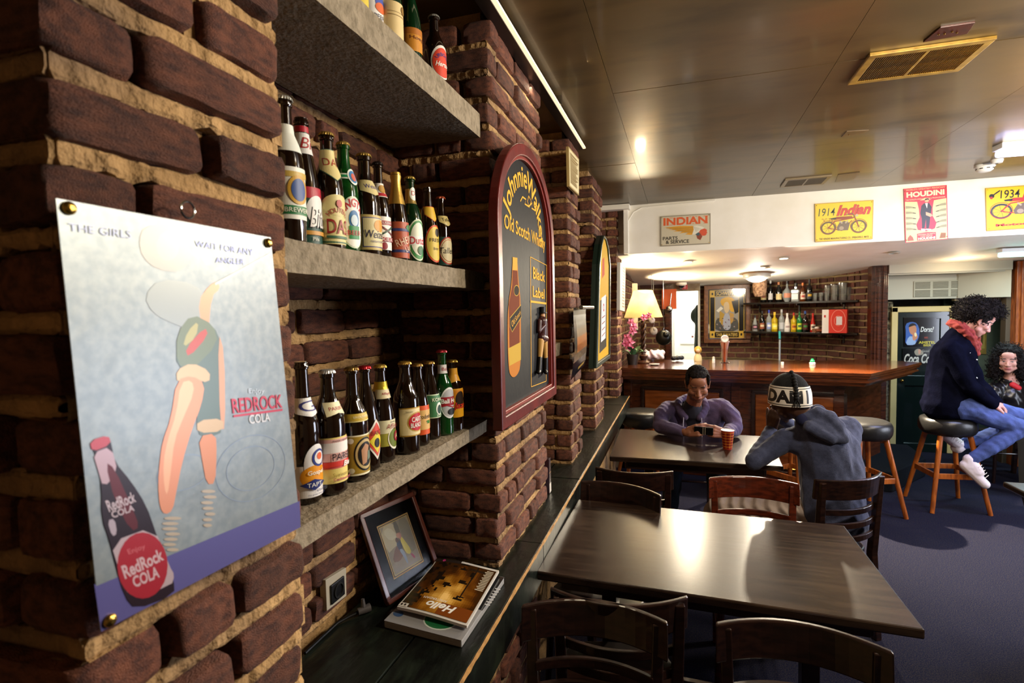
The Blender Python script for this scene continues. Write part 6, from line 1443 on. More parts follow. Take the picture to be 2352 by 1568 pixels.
# small things on the counter
def at_y(u, v, y):
    p = aty(u, v, y); return V((p.x, p.y, BZ))
def small(name, lab, cat, u, y, parts):
    p = at_y(u, 820, y); t = thing(name, lab, cat, tuple(p))
    for (nm, prof, m_) in parts:
        b = MB(); b.lathe(prof, 18); b.build(nm, m_, t, smooth=True)
small('salt_shaker', 'small white shaker on the bar left of the beer tap', 'shaker', 1639, 6.35, (('shaker_body', [(0, .0005), (.016, .0005), (.015, .045), (.012, .052), (0, .052)], mat('china', 'ddd6cc', .25)), ('lid', [(.0125, .0525), (.014, .054), (.013, .064), (.006, .070), (0, .071)], mat('lid_cream', 'c8bca8', .4))))
small('dish_soap', 'small white pot with green lid near the right of the bar', 'pot', 1866, 6.25, (('pot_body', [(0, .0005), (.028, .0005), (.030, .02), (.02, .028), (0, .028)], MATS['china']), ('green_lid', [(.020, .0285), (.022, .030), (.022, .042), (.012, .052), (.012, .062), (0, .063)], mat('green_lid', '1f9a5a', .4))))
small('tea_light', 'tiny white candle cup in the middle of the bar', 'candle', 1797, 6.2, (('candle_cup', [(0, .0005), (.014, .0005), (.015, .03), (.012, .03), (0, .022)], MATS['china']), ('wick', [(.0015, .022), (.0015, .032), (0, .033)], M_BLACK)))
small('bowl', 'shallow white dish in front of the bar lamp', 'dish', 1503, 6.05, (('dish_body', [(0, .004), (.035, .0005), (.055, .012), (.052, .014), (.030, .006), (0, .007)], MATS['china']), ('dish_rim', [(.0552, .012), (.057, .014), (.0545, .0155)], mat('rim_grey', 'b8b0a8', .3))))
# table lamp
LX = at_y(1478, 820, 6.28)
t = thing('table_lamp', 'lamp with parchment shade and twisted dark wood stem on the bar', 'lamp', tuple(LX))
b = MB(); b.lathe([(0, .0005), (.075, .0005), (.078, .012), (.05, .03), (.03, .04), (.045, .06), (.048, .085), (.025, .10), (.022, .12)], 28); b.build('base', mat('lamp_wood', '3a2016', .25, coat=.4), t, smooth=True)
for ph in (0, PI):
    b = MB(); b.tube([(.016 * math.cos(ph + s * .5), .016 * math.sin(ph + s * .5), .12 + s * .0115) for s in range(34)], .016, 10); b.build('twisted_stem', MATS['lamp_wood'], t, smooth=True)
b = MB(); b.cyl((0, 0, .50), (0, 0, .60), .012); b.cyl((0, 0, .60), (0, 0, .66), .02, .018); b.build('lamp_holder', M_BRASS, t, smooth=True)
m_shade = mat('parchment_shade', 'e6cf9a', .8, var='c8964a', scale=9, bump=.4, bscale=20)
nt = m_shade.node_tree; bs = nt.nodes['Principled BSDF']; tr = nt.nodes.new('ShaderNodeBsdfTranslucent'); tr.inputs[0].default_value = (.95, .72, .38, 1); mx = nt.nodes.new('ShaderNodeMixShader'); mx.inputs[0].default_value = .6
nt.links.new(bs.outputs[0], mx.inputs[1]); nt.links.new(tr.outputs[0], mx.inputs[2]); nt.links.new(mx.outputs[0], nt.nodes['Material Output'].inputs[0])
b = MB(); N = 40
vs_ = [V((r * (1 + .012 * math.sin(k * 2 * PI / N * 5)) * math.cos(2 * PI * k / N), r * (1 + .012 * math.sin(k * 2 * PI / N * 5)) * math.sin(2 * PI * k / N), z)) for r, z in ((.212, .515), (.178, .61), (.142, .71), (.105, .815)) for k in range(N)]
b.add(vs_, [(i * N + k, i * N + (k + 1) % N, (i + 1) * N + (k + 1) % N, (i + 1) * N + k) for i in range(3) for k in range(N)]); b.build('lamp_shade', m_shade, t, smooth=True)
b = MB(); b.sph((0, 0, .68), .03, 14, 8); b.build('bulb', emis('lamp_bulb', 'fff0c8', 30), t, smooth=True)
lamp('table_lamp_light', 'POINT', (LX.x, LX.y, BZ + .68), 16, (1, .78, .45), .035)
# orchid
OX = at_y(1453, 822, 6.10); t = thing('potted_orchid', 'pink orchid with broad green leaves at the left end of the bar', 'plant', tuple(OX))
b = MB(); b.lathe([(0, .0005), (.05, .0005), (.065, .10), (.068, .115), (.06, .115), (.055, .09), (0, .09)], 24); b.build('pot', mat('pot_dark', '2c2420', .4), t, smooth=True)
m_leaf = mat('orchid_leaf', '4c7048', .35, var='2c4a30', scale=12); m_fl = mat('orchid_petal', 'd8447c', .5, var='f09ab8', scale=14); m_fl2 = mat('orchid_heart', 'a01c3c', .5)
def leaf(b, p0, d, L, w_, droop):
    d = V(d).normalized(); s = d.cross(V((0, 0, 1))).normalized(); N = 9; vs = []
    for i in range(N + 1):
        t_ = i / N; c = V(p0) + d * L * t_ + V((0, 0, -droop * t_ * t_)); w2 = w_ * math.sin(PI * min(1, t_ * .93 + .07)) ** .7
        vs += [c - s * w2 + V((0, 0, .12 * w2)), c, c + s * w2 + V((0, 0, .12 * w2))]
    b.add(vs, [(i * 3 + j, i * 3 + j + 1, i * 3 + j + 4, i * 3 + j + 3) for i in range(N) for j in (0, 1)])
for i in range(9):
    a = i * 2.4 + .3; b = MB(); leaf(b, (.02 * math.cos(a), .02 * math.sin(a), .10), (math.cos(a), math.sin(a), .9 + .5 * (i % 3)), .20 + .03 * (i % 4), .026, .10 + .03 * (i % 3)); o = b.build('leaf', m_leaf, t, smooth=True)
b = MB(); b.tube([(0, 0, .1), (-.01, -.02, .25), (.0, -.03, .38), (.05, -.04, .46), (.13, -.05, .50), (.2, -.05, .50)], .004, 8); b.build('flower_stem', mat('stem_cream', 'b8b070', .5), t, smooth=True)
def flower(c, s, face):
    f = V(face).normalized(); a = f.orthogonal().normalized(); b_ = f.cross(a); g = MB()
    for k in range(5):
        an = k * 2 * PI / 5 + s * 40; d = a * math.cos(an) + b_ * math.sin(an); e = f.cross(d)
        vs = [V(c), V(c) + d * s * .5 + e * s * .35 + f * s * .12, V(c) + d * s + f * s * .02 - f * s * .15, V(c) + d * s * .5 - e * s * .35 + f * s * .12]
        g.add(vs, [(0, 1, 2, 3)])
    g.build('flower', m_fl, t)
    g = MB(); g.sph(V(c) + f * s * .15, s * .2, 8, 6); g.build('flower_heart', m_fl2, t)
for c, s in (((-.05, -.06, .30), .055), ((-.02, -.09, .25), .06), ((-.03, -.07, .20), .055), ((.01, -.06, .37), .052), ((.02, -.07, .42), .05), ((-.01, -.05, .47), .048), ((.13, -.07, .52), .045), ((.18, -.06, .54), .04), ((-.07, -.08, .24), .045)): flower(c, s, (.2 * math.sin(s * 900), -1, .25))
# hanging ladle and orange holder, dark ornaments near the lamp
p = aty(1537, 690, 8.0); t = thing('wall_holder', 'orange wall board with a hanging ladle left of the passage', 'utensil', tuple(p))
b = MB(); b.box((0, .02, .02), (.20, .02, .28)); b.build('board', mat('orange_board', 'c8541c', .5), t, bevel=.004)
b = MB(); b.cyl((.03, -.01, .10), (.01, -.02, -.08), .006, .008); b.sph((.0, -.03, -.12), (.045, .02, .05), 12, 8); b.build('ladle', M_STEEL, t, smooth=True)
for i, (u, v, y, s, lab) in enumerate(((1500, 790, 6.5, .09, 'crumpled mauve and white cloth beside the bar lamp'), (1556, 806, 6.55, .055, 'black bag by the passage end of the bar'))):
    p = at_y(u, v, y); t_ = None
    items = []
    for k in range(11 if i == 0 else 7): items.append(('e', (p.x + s * 1.0 * math.sin(k * 2.1) * (1 if i == 0 else .9), p.y + s * .6 * math.cos(k * 1.7), BZ + s * (.55 + .5 * abs(math.sin(k * 1.3)) * (1 if i == 0 else .3))), (s * .6, s * .5, s * .5)))
    bl = blob(items, .008, 3); mn = bl[0][:, 2].min()
    bl[0][:, 2] = np.maximum(bl[0][:, 2], BZ + .0005)
    blob_obj('cloth_heap' if i == 0 else 'bag', bl, mat('cloth_mauve', 'b89aa8', .8, var='e2d8d4', scale=9, bump=1) if i == 0 else M_BLACK, disp=(lambda v_, n_: .008 * np.sin(v_[:, 0] * 90 + v_[:, 2] * 60)) if i == 0 else None, origin=tuple(p), label=lab, cat='cloth' if i == 0 else 'bag')
for i, (u, v, y, r, c, lab) in enumerate(((1524, 775, 7.25, .10, '14140f', 'round dark ornament hanging left of the passage'), (1501, 760, 7.0, .05, 'b8b0a4', 'pale ceramic ornament beside the twisted lamp stem'), (1497, 735, 7.0, .04, 'd8cfc8', 'small white porcelain figure above the cloth'))):
    p = aty(u, v, y); t = thing('ornament', lab, 'ornament', tuple(p))
    b = MB(); b.sph((0, 0, 0), (r, r * .8, r), 14, 10); b.build('ornament_body', mat('orn_' + c, c, .3), t, smooth=True)
    b = MB(); b.tube([(0, 0, r), (.01, 0, r + .04), (0, 0, r + .10), (0, 0, slope_z(p.y) - p.z)], .003, 6); b.build('hanging_wire', M_STEEL, t)
    b = MB(); b.sph((r * .3, -r * .6, r * .4), r * .4, 10, 8); b.build('ornament_head', mat('orn_' + c, c, .3), t, smooth=True)
# dome camera and exit block in the passage
p = aty(1565, 652, 7.9); t = thing('dome_camera', 'white dome camera under the bulkhead before the bright passage', 'camera', (p.x, 7.9, slope_z(7.9) - .002))
b = MB(); b.lathe([(.07, 0), (.072, -.03), (.05, -.045), (.05, 0)], 20); b.build('housing', M_WHITE, t, smooth=True)
b = MB(); b.sph((0, 0, -.04), .042, 14, 10); b.build('dome', mat('smoked_dome', '1a1a1c', .05, coat=1), t, smooth=True)
p = aty(1573, 659, 8.0); t = thing('alarm_box', 'small red alarm box in the lintel above the passage', 'alarm', tuple(p))
b = MB(); b.box((0, .03, 0), (.075, .06, .065)); b.build('red_housing', mat('alarm_red', 'a81c1c', .4), t, bevel=.004)
b = MB(); b.cyl((0, -.001, 0), (0, -.004, 0), .02, .02, 16); b.build('sounder', mat('alarm_pale', 'c87a7a', .4), t)
# coats in the passage
items = [('e', (.27, 8.9, 1.62), (.13, .10, .17)), ('c', (.28, 8.9, 1.5), .09, (.27, 8.9, 1.1), .10)]
bl = blob(items, .015, 3); o = blob_obj('hanging_coat', bl, mat('coat_dark_green', '0f1f16', .8), disp=lambda v_, n_: .01 * np.sin(v_[:, 0] * 60), origin=(.27, 8.9, 1.4), label='dark green coat hanging at the right of the bright passage', cat='coat')
b = MB(); b.cyl((.27, 8.9, 1.75), (.27, 8.9, 2.32), .006); b.build('coat_hook', M_STEEL, o, origin=(.27, 8.9, 1.4))
p = at_y(1603, 805, 6.62); t = thing('blond_doll', 'small blond doll standing at the passage end of the bar', 'doll', tuple(p))
b = MB(); b.lathe([(0, .0005), (.045, .0005), (.04, .05), (.02, .085), (0, .09)], 16); b.build('dress', mat('doll_dress', 'c8b48a', .7), t, smooth=True)
b = MB(); b.sph((0, 0, .125), .042, 14, 10); b.build('hair', mat('doll_hair', 'c8963c', .7, bump=1), t, smooth=True)
b = MB(); b.sph((0, -.022, .12), (.026, .025, .028), 12, 8); b.build('face', mat('doll_face', 'e0b894', .6), t, smooth=True)
A = Art(.001)
for i in range(6): A.rect(.22, .75 + i * .10, .25, .78 + i * .10, ['a83a2a', 'c8a02a', '3a6a3a', 'b06a3a', '2a4a3a', '8a3a2a'][i])
A.rect(.17, 1.22, .20, 1.25, '6a3a3a'); A.rect(.16, .78, .19, .80, '6a6a3a')
A.build('door_stickers', lambda a, b_, z: V((a, 10.08 - z, b_)), M_PRINT, d1)
# air conditioner grille
yg = 7.40; gq = Plane((0, yg, 1.8), (1, 0, 0), (0, 0, 1)).uv
a0, b1_ = gq(2098, 646); a1, b0_ = gq(2222, 680); t = thing('air_vent', 'white louvred air vent in the bulkhead over the dark door', 'vent', (a0, yg - .01, 1.8 + b0_)); o_ = V((a0, yg - .01, 1.8 + b0_))
m_av = mat('vent_white', 'a8a594', .5); b = MB()
b.bb((a0, yg - .012, 1.8 + b0_), (a1, yg - .001, 1.8 + b1_)); b.build('plate', m_av, t, origin=o_, bevel=.003)
for i in range(3):
    for j in range(2):
        for k in range(5):
            xa = a0 + (a1 - a0) * (i + .08) / 3; xb = a0 + (a1 - a0) * (i + .92) / 3; zc = 1.8 + b0_ + (b1_ - b0_) * (j + .12 + k * .17) / 2
            s_ = MB(); s_.box(((xa + xb) / 2, yg - .016, zc), (xb - xa, .004, .009), Matrix.Rotation(.5, 3, 'X')); s_.build('louvre', mat('vent_shadow', '7a786a', .6), t, origin=o_)
# posters on the dark door
dp = Plane((0, Y0 - .022, 1.0), (1, 0, 0), (0, 0, 1)); q = dp.uv
def dposter(lab, c4, drawf, base):
    cs = [q(*c) for c in c4]; o_ = dp.pt(*cs[3]); t = thing('enamel_sign', lab, 'sign', tuple(o_))
    b = MB(); b.add([dp.pt(*c, z) for z in (.010, .002) for c in cs], [(0, 1, 2, 3), (7, 6, 5, 4)] + [(i, (i + 1) % 4, (i + 1) % 4 + 4, i + 4) for i in range(4)]); b.build('plate', base, t, origin=o_, bevel=.001)
    A = Art(.0012)
    P = lambda pts, c: A.poly([q(*p) for p in soft(pts, 1)], c); T = lambda s_, x0, y0, x1, y1, c, **k: A.textq(s_, q(x0, y0), q(x1, y0), q(x1, y1), q(x0, y1), c, **k)
    drawf(P, T, A); A.build('print', lambda a, b_, z: dp.pt(a, b_, .0105 + z), M_GLOSS, t, tuple(o_))
def dd1(P, T, A):
    P([(2078, 744), (2092, 738), (2106, 742), (2112, 760), (2108, 780), (2098, 792), (2078, 792), (2080, 765)], '3a5a9c'); P([(2086, 748), (2096, 744), (2104, 750), (2104, 764), (2096, 770), (2088, 764)], 'b07858'); P([(2085, 752), (2088, 744), (2098, 741), (2106, 748), (2098, 747), (2090, 750)], '1d1a1a')
    P([(2078, 792), (2086, 772), (2096, 772), (2104, 784), (2100, 792)], '8aa0c0'); P([(2094, 768), (2104, 764), (2108, 776), (2096, 784)], 'b07858'); P([(2099, 764), (2104, 763), (2105, 772), (2100, 773)], 'd8c898')
    T('Dorst?', 2113, 750, 2144, 762, 'c9c9c4', shear=.3, bold=.02); T('een', 2122, 773, 2130, 777, 'a8402a'); T('AMSTEL', 2109, 783, 2148, 789, 'b8a82a', bold=.03); T('BIER', 2120, 790, 2138, 795, 'b8a82a', bold=.02)
dposter('dark enamel beer sign with drinker in blue on the upper part of the dark door', [(2075, 729), (2150, 729), (2150, 797), (2076, 796)], dd1, mat('enamel_black', '0b0c0f', .12, coat=.6))
def dd2(P, T, A):
    P([(2098, 806), (2106, 800), (2114, 802), (2122, 812), (2112, 816), (2102, 816)], '8a8270'); P([(2108, 801), (2114, 802), (2114, 812), (2108, 814)], 'b88a70')
    T('Coca Cool', 2076, 812, 2150, 834, 'b8b4a8', shear=.3, bold=.03); T('Good with', 2117, 803, 2148, 808, 'a8a498')
dposter('black sign with curly white lettering below the beer sign on the dark door', [(2072, 799), (2152, 799), (2152, 838), (2072, 838)], dd2, mat('enamel_black2', '0a0d0c', .15, coat=.5))
yp = Plane((0, 7.88, 1.0), (1, 0, 0), (0, 0, 1)); q = yp.uv
cs = [q(2238, 752), q(2266, 752), q(2265, 813), q(2237, 812)]; o_ = yp.pt(*cs[3]); t = thing('wall_poster', 'yellowish poster on the green wall behind the curly haired man', 'poster', tuple(o_))
b = MB(); b.add([yp.pt(*c, z) for z in (.004, .0) for c in cs], [(0, 1, 2, 3), (7, 6, 5, 4)] + [(i, (i + 1) % 4, (i + 1) % 4 + 4, i + 4) for i in range(4)]); b.build('sheet', mat('poster_yellow', '8a7a34', .5, var='6a5a2a', scale=9), t, origin=o_)
A = Art(.001); A.poly([q(*p) for p in ((2242, 760), (2262, 760), (2261, 800), (2242, 800))], '9c8c48'); A.poly([q(*p) for p in ((2246, 768), (2258, 766), (2257, 790), (2247, 792))], '5a4a2a'); A.build('print', lambda a, b_, z: yp.pt(a, b_, .004 + z), M_PRINT, t, tuple(o_))
# white post and tin left of the bar lamp
b = MB(); p = aty(1458, 640, 6.5); b.bb((p.x - .03, 6.47, 1.5), (p.x + .03, 6.53, 2.04)); b.build('trim_16', mat('post_white', 'c8c4b8', .5), kind='structure', bevel=.003)
# ================================================================== PEOPLE
def n_(v): return V(v).normalized()
def frame(fwd, up):
    y = n_(fwd); z = V(up); z = (z - y * z.dot(y)).normalized(); x = y.cross(z)
    return Matrix((x, y, z)).transposed()      # columns: right, forward, up
def head_items(c, R, s=1.0, nose=1, beard=0):
    c = V(c); W = lambda x, y, z: c + R @ (V((x, y, z)) * s)
    def E(x, y, z, a, b_, d): return ('e', W(x, y, z), (a * s, b_ * s, d * s), R)
    def Cc(a, r0, b_, r1): return ('c', W(*a), r0 * s, W(*b_), r1 * s)
    it = [E(0, -.018, .035, .074, .094, .082), E(0, .022, .0, .066, .075, .095), E(0, .035, -.055, .052, .055, .052), E(0, .062, -.088, .026, .026, .022),
          Cc((-.034, .082, .028), .013, (.034, .082, .028), .013), E(0, .07, .06, .05, .03, .04),
          Cc((0, .090, .016), .0085, (0, .112 * nose, -.026), .0115), E(-.013, .100, -.032, .010, .012, .009), E(.013, .100, -.032, .010, .012, .009), E(0, .108, -.031, .0125, .0125, .010),
          E(-.038, .066, -.018, .026, .024, .026), E(.038, .066, -.018, .026, .024, .026), Cc((-.048, .03, -.06), .022, (0, .062, -.085), .024), Cc((.048, .03, -.06), .022, (0, .062, -.085), .024),
          Cc((-.019, .088, -.0575), .0062, (0, .096, -.0555), .0075), Cc((.019, .088, -.0575), .0062, (0, .096, -.0555), .0075), Cc((-.015, .087, -.068), .0068, (.015, .087, -.068), .0068),
          E(-.031, .076, .006, .0135, .0125, .0100), E(.031, .076, .006, .0135, .0125, .0100)]
    for sx in (-1, 1):
        it += [E(sx * .077, -.006, .002, .007, .017, .028), Cc((sx * .076, .006, -.024), .007, (sx * .072, .008, -.03), .006), E(sx * .082, -.014, .012, .006, .010, .018)]
    return it
def head_paint(c, R, skin, lip, hairc, s=1.0, beard=0, open_eyes=False):
    c = np.array(c); Rm = np.array(R)
    sk, lp, hc = np.array(lin(skin)), np.array(lin(lip)), np.array(lin(hairc))
    def f(vs):
        l = (vs - c) @ Rm / s; x, y, z = l[:, 0], l[:, 1], l[:, 2]
        out = np.tile(sk, (len(vs), 1))
        def mixin(mask, col_, k=1.0): 
            m = (mask * k)[:, None]; out[:] = out * (1 - m) + col_ * m
        near = (np.abs(l).max(1) < .14)
        mixin(near & (y > .078) & (np.abs(x) < .023) & (z < -.050) & (z > -.076), lp, .8)
        br = near & (y > .06) & (np.abs(np.abs(x) - .032) < .021) & (np.abs(z - (.033 - .12 * np.abs(np.abs(x) - .030))) < .0048)
        mixin(br, hc, .9)
        if open_eyes:
            e = near & (y > .07) & ((np.abs(x) - .031) ** 2 / .012 ** 2 + (z - .006) ** 2 / .0055 ** 2 < 1); mixin(e, np.array([.33, .30, .28]))
            e = near & (y > .07) & ((np.abs(x) - .031) ** 2 + (z - .006) ** 2 < .0058 ** 2); mixin(e, np.array([.02, .012, .01]))
        e = near & (y > .068) & (np.abs(np.abs(x) - .031) < .014) & (np.abs(z - (.000 if not open_eyes else .0125) - .25 * (.014 - np.abs(np.abs(x) - .031)) * (-1 if not open_eyes else 0)) < .0019); mixin(e, hc * .6, .9)
        if beard:
            b_ = near & (z < -.028) & (y > -.02) & ~((np.abs(x) < .024) & (z > -.078) & (z < -.048) & (y > .08)) & ((np.abs(x) > .040) | (z < -.070) | ((z > -.050) & (z < -.038) & (y > .08) & (np.abs(x) < .03))); mixin(b_, hc, beard)
        return out
    return f
def hand(items, wrist, fwd, pn, curl=(.5, .5, .5, .5), spread=.0, L=.085, side=1, thumb=(.6, .5, .3), s=1.0):
    """wrist point, direction of the fingers, palm normal (the side the fingers close to); side=+1 puts the thumb on fwd x pn"""
    w_ = V(wrist); f = n_(fwd); p = V(pn); p = (p - f * p.dot(f)).normalized(); t = f.cross(p) * side
    k = w_ + f * .075 * s
    items += [('c', w_, .023 * s, w_ + f * .02 * s, .024 * s)]
    for i, (o_, r) in enumerate(((.030, .0125), (.010, .013), (-.010, .0125), (-.028, .0115))): items.append(('c', w_ + f * .015 * s + t * o_ * .55 * s, .017 * s, k + t * o_ * s, r * s))
    for i, (o_, r, ln) in enumerate(((.031, .0090, .068), (.0105, .0093, .077), (-.0105, .0090, .071), (-.030, .0080, .056))):
        a = curl[i]; q_ = k + t * o_ * s; d = f
        for j, fr in enumerate((.45, .31, .24)):
            an = a * (1.0, 1.15, .8)[j]; d = (d * math.cos(an) + p * math.sin(an)).normalized()
            p = p if False else (p - d * p.dot(d)).normalized()
            e = q_ + d * ln * fr * s + t * spread * o_ * .4; items.append(('c', q_, r * (1 - .08 * j) * s, e, r * (.95 - .1 * j) * s)); q_ = e
        p = V(pn); p = (p - f * p.dot(f)).normalized()
    b0 = w_ + f * .022 * s + t * .022 * s + p * .006 * s; d = (f * thumb[0] + t * thumb[1] + p * thumb[2]).normalized(); b1 = b0 + d * .038 * s
    d2 = (d + p * .25 + f * .35).normalized(); b2 = b1 + d2 * .030 * s; b3 = b2 + (d2 + f * .25).normalized() * .022 * s
    items += [('c', b0, .015 * s, b1, .0115 * s), ('c', b1, .0112 * s, b2, .010 * s), ('c', b2, .010 * s, b3, .0085 * s)]
def chain(pts):
    return [('c', pts[i][0], pts[i][1], pts[i + 1][0], pts[i + 1][1]) for i in range(len(pts) - 1)]
def folds(amp, fx=38, seed=0.0):
    def f(v_, n_2):
        x, y, z = v_[:, 0], v_[:, 1], v_[:, 2]
        return amp * (np.sin(x * fx + np.sin(z * fx * .7 + seed) * 1.6 + y * fx * .4) * .6 + np.sin(z * fx * 1.3 + np.sin(x * fx * .8 + seed) * 1.8) * .6 + .35 * np.sin((x + y) * fx * 2.3 + z * fx * 1.7))
    return f
M_SKIN = mat('skin', attr=True, rough=.5, bump=.15, bscale=300)
P3 = lambda u, v, y: aty(u, v, y)
# ---------------------------------------------------------------- man in the purple hoodie
hc = P3(1602, 882, 4.10)
toc = V((hc.x - .0, hc.y - 1, hc.z)) 
R = frame(V((.05, -1, -.46)), V((0, -.4, 1)))
body = head_items(hc, R, 1.02)
neck = P3(1590, 938, 4.30); chest = P3(1592, 985, 4.42); belly = V((.04, 4.62, .72)); hips = V((.06, 4.74, .53))
shL, shR = P3(1535, 940, 4.36), P3(1662, 936, 4.34)
elL, elR = P3(1516, 998, 4.20), P3(1688, 996, 4.22)
elL.z = elR.z = .862
wrL, wrR = P3(1577, 1003, 4.00), P3(1662, 1003, 4.02); wrL.z = wrR.z = .866
body += [('c', hc + R @ V((0, -.03, -.05)), .055, neck, .062), ('c', neck, .07, chest, .11), ('c', chest, .12, belly, .12), ('c', belly, .12, hips, .13)]
body += chain([(shL, .045), (elL, .038), (wrL, .028)]) + chain([(shR, .045), (elR, .038), (wrR, .028)]) + [('c', shL, .05, chest, .08), ('c', shR, .05, chest, .08)]
tgt = P3(1616, 993, 3.95); tgt.z = .895
hand(body, wrL, tgt - wrL + V((.0, -.01, .012)), (.3, .8, -.1), (.45, .6, .75, .9), side=1, thumb=(.55, -.1, .2), s=1.12)
hand(body, wrR, tgt - wrR + V((.0, -.02, .012)), (-.3, .8, -.1), (.5, .65, .8, .95), side=-1, thumb=(.55, -.1, .2), s=1.12)
kn = [V((-.06, 4.30, .56)), V((.24, 4.30, .56))]; an_ = [V((-.10, 4.38, .08)), V((.28, 4.36, .08))]
for i in (0, 1): body += chain([(hips + V((-.09 + .18 * i, 0, 0)), .07), (kn[i], .055), (an_[i], .04)])
bl = blob(body, .0045, 3)
oP = V((.06, 4.74, 0))
man1 = blob_obj('person', bl, M_SKIN, colf=head_paint(hc, R, '8a5840', '9a6252', '150e0c', 1.02, .6), origin=tuple(oP), label='seated person in purple zipped hoodie looking down at a phone at the cup table', cat='person')
def hair_blob(name, c, R, items, m_, amp, fx, parent, origin, s=1.0, vox=.005, seed=0):
    c = V(c); it = [('e', c + R @ (V(p[:3]) * s), tuple(q * s for q in p[3:6]), R) for p in items]
    b_ = blob(it, vox, 2)
    def dsp(v_, n2):
        r = np.array([noise.noise(V(p) * fx + V((seed, 0, 0))) for p in v_]); return amp * r
    return blob_obj(name, b_, m_, parent, disp=dsp, origin=origin)
M_HAIR = mat('black_hair', '090706', .85, spec=.2, bump=1.5, bscale=180, var='1a1312', scale=60)
hair_blob('hair', hc, R, [(0, -.028, .052, .078, .088, .078), (0, .034, .098, .056, .045, .026), (0, -.06, 0, .066, .05, .07), (-.070, .014, .045, .013, .030, .045), (.070, .014, .045, .013, .030, .045)], M_HAIR, .006, 90, man1, oP, 1.02)
M_HOOD = mat('purple_hoodie', '544566', .95, var='3a3052', scale=7, bump=.7, bscale=160, sheen=.1)
it = [('c', neck + V((0, .02, -.03)), .10, chest, .150), ('c', chest, .155, belly, .150), ('c', belly, .15, hips + V((0, 0, .05)), .16), ('c', shL, .070, shR, .070), ('c', shL, .068, chest + V((-.06, 0, 0)), .12), ('c', shR, .068, chest + V((.06, 0, 0)), .12), ('c', neck + V((0, .05, -.02)), .07, neck + V((0, .09, -.10)), .10), ('c', neck + V((-.04, .05, -.01)), .062, shL, .064), ('c', neck + V((.04, .05, -.01)), .062, shR, .064)]
it += chain([(shL, .070), ((shL + elL) / 2 + V((-.015, 0, .02)), .064), (elL, .056)]) + chain([(elL, .056), ((elL + wrL) / 2 + V((0, 0, .005)), .050), (wrL + (elL - wrL) * .12, .036)])
it += chain([(shR, .070), ((shR + elR) / 2 + V((.015, 0, .02)), .064), (elR, .056)]) + chain([(elR, .056), ((elR + wrR) / 2 + V((0, 0, .005)), .050), (wrR + (elR - wrR) * .12, .036)])
bl = blob(it, .008, 3)
nk = np.array(neck); 
def keepv(vs):     # open front: a V below the neck
    x = vs[:, 0] - nk[0]; z = vs[:, 2] - nk[2]; y = vs[:, 1]
    wv = .075 + (z + .02) * .36
    return ~((y < nk[1] + .02) & (z > -.24) & (np.abs(x - .005) < np.maximum(wv, 0)))
hd = blob_obj('hoodie', bl, M_HOOD, man1, keep=keepv, disp=folds(.0045, 42), origin=tuple(oP))
# hood lying round the neck
hp = []
for i in range(15):
    a = -2.55 + i * 5.10 / 14 + PI / 2; hp.append((neck + V((.098 * math.cos(a), .095 * math.sin(a) + .015, .035 - .085 * max(0, -math.sin(a)) + .02 * math.sin(a))), .030 + .010 * max(0, math.sin(a))))
hb = blob(chain(hp), .006, 2); blob_obj('hood', hb, M_HOOD, man1, disp=folds(.003, 60, 2), origin=tuple(oP))
sb = blob([('c', neck + V((0, -.045, .035)), .064, neck + V((0, -.01, -.02)), .080), ('c', neck + V((0, .0, .0)), .078, chest + V((0, -.022, 0)), .118), ('c', chest + V((0, -.02, 0)), .118, belly, .12)], .008, 3)
sh_ = blob_obj('shirt', sb, mat('dark_shirt', '1b1a28', .9), man1, origin=tuple(oP))
A = Art(.001); 
for (a0, b0, a1, b1, c) in ((-.012, -.02, .006, .03, '8a8a6a'), (-.03, .0, -.012, .05, '6a5a6a'), (.0, -.06, .012, -.02, '6a6a5a'), (-.02, -.05, -.004, -.02, '8f8a80'), (.004, .03, .03, .05, '7a7a50')): A.poly([(a0, b0), (a1, b0 + .008), (a1 - .004, b1), (a0 + .006, b1 - .01)], c)
cf = chest + V((0, -.142, .045)); A.build('shirt_print', lambda a, b_, z: cf + V((a, -z + b_ * -.18 - .002, b_)), M_PRINT, man1, tuple(oP))
for sx in (-1, 1):
    b = MB(); p0 = neck + V((sx * .062, -.075, -.035)); b.tube([p0, p0 + V((sx * .004, -.045, -.07)), p0 + V((sx * .002, -.055, -.14)), p0 + V((0, -.055, -.20))], .0035, 6); b.build('drawstring', mat('cord_grey', '8a8494', .8), man1, origin=oP, smooth=True)
jb = blob(chain([(hips + V((-.09, .03, 0)), .10), (kn[0], .080), (an_[0], .060)]) + chain([(hips + V((.09, .03, 0)), .10), (kn[1], .080), (an_[1], .060)]), .011, 3)
blob_obj('jeans', jb, mat('dark_jeans', '15202c', .9, bump=.5, bscale=90), man1, disp=folds(.004, 30), origin=tuple(oP))
for i in (0, 1):
    s_ = blob([('c', an_[i] + V((0, .02, -.03)), .045, an_[i] + V((0, -.15, -.045)), .034)], .008, 2); s_[0][:, 2] = np.maximum(s_[0][:, 2], .001); blob_obj('shoe', s_, M_BLACK, man1, origin=tuple(oP))
# phone
t = thing('phone', 'dark phone with pale stripes held in both hands above the cup table', 'phone', tuple(tgt))
b = MB(); b.box((0, 0, 0), (.125, .010, .062), frame(V((.1, 1, .45)), V((0, -.4, 1)))); b.build('phone_body', M_BLACK, t, bevel=.003)
b = MB()
for dx in (-.004, .010): b.box((dx, -.0058, -.002), (.004, .003, .058), frame(V((.1, 1, .45)), V((0, -.4, 1))))
b.build('stripe', mat('phone_stripe', 'b8a890', .4), t)
b = MB(); b.box((0, .0062, .003), (.115, .001, .054), frame(V((.1, 1, .45)), V((0, -.4, 1)))); b.build('screen', emis('phone_screen', '9ab4d8', .6), t)
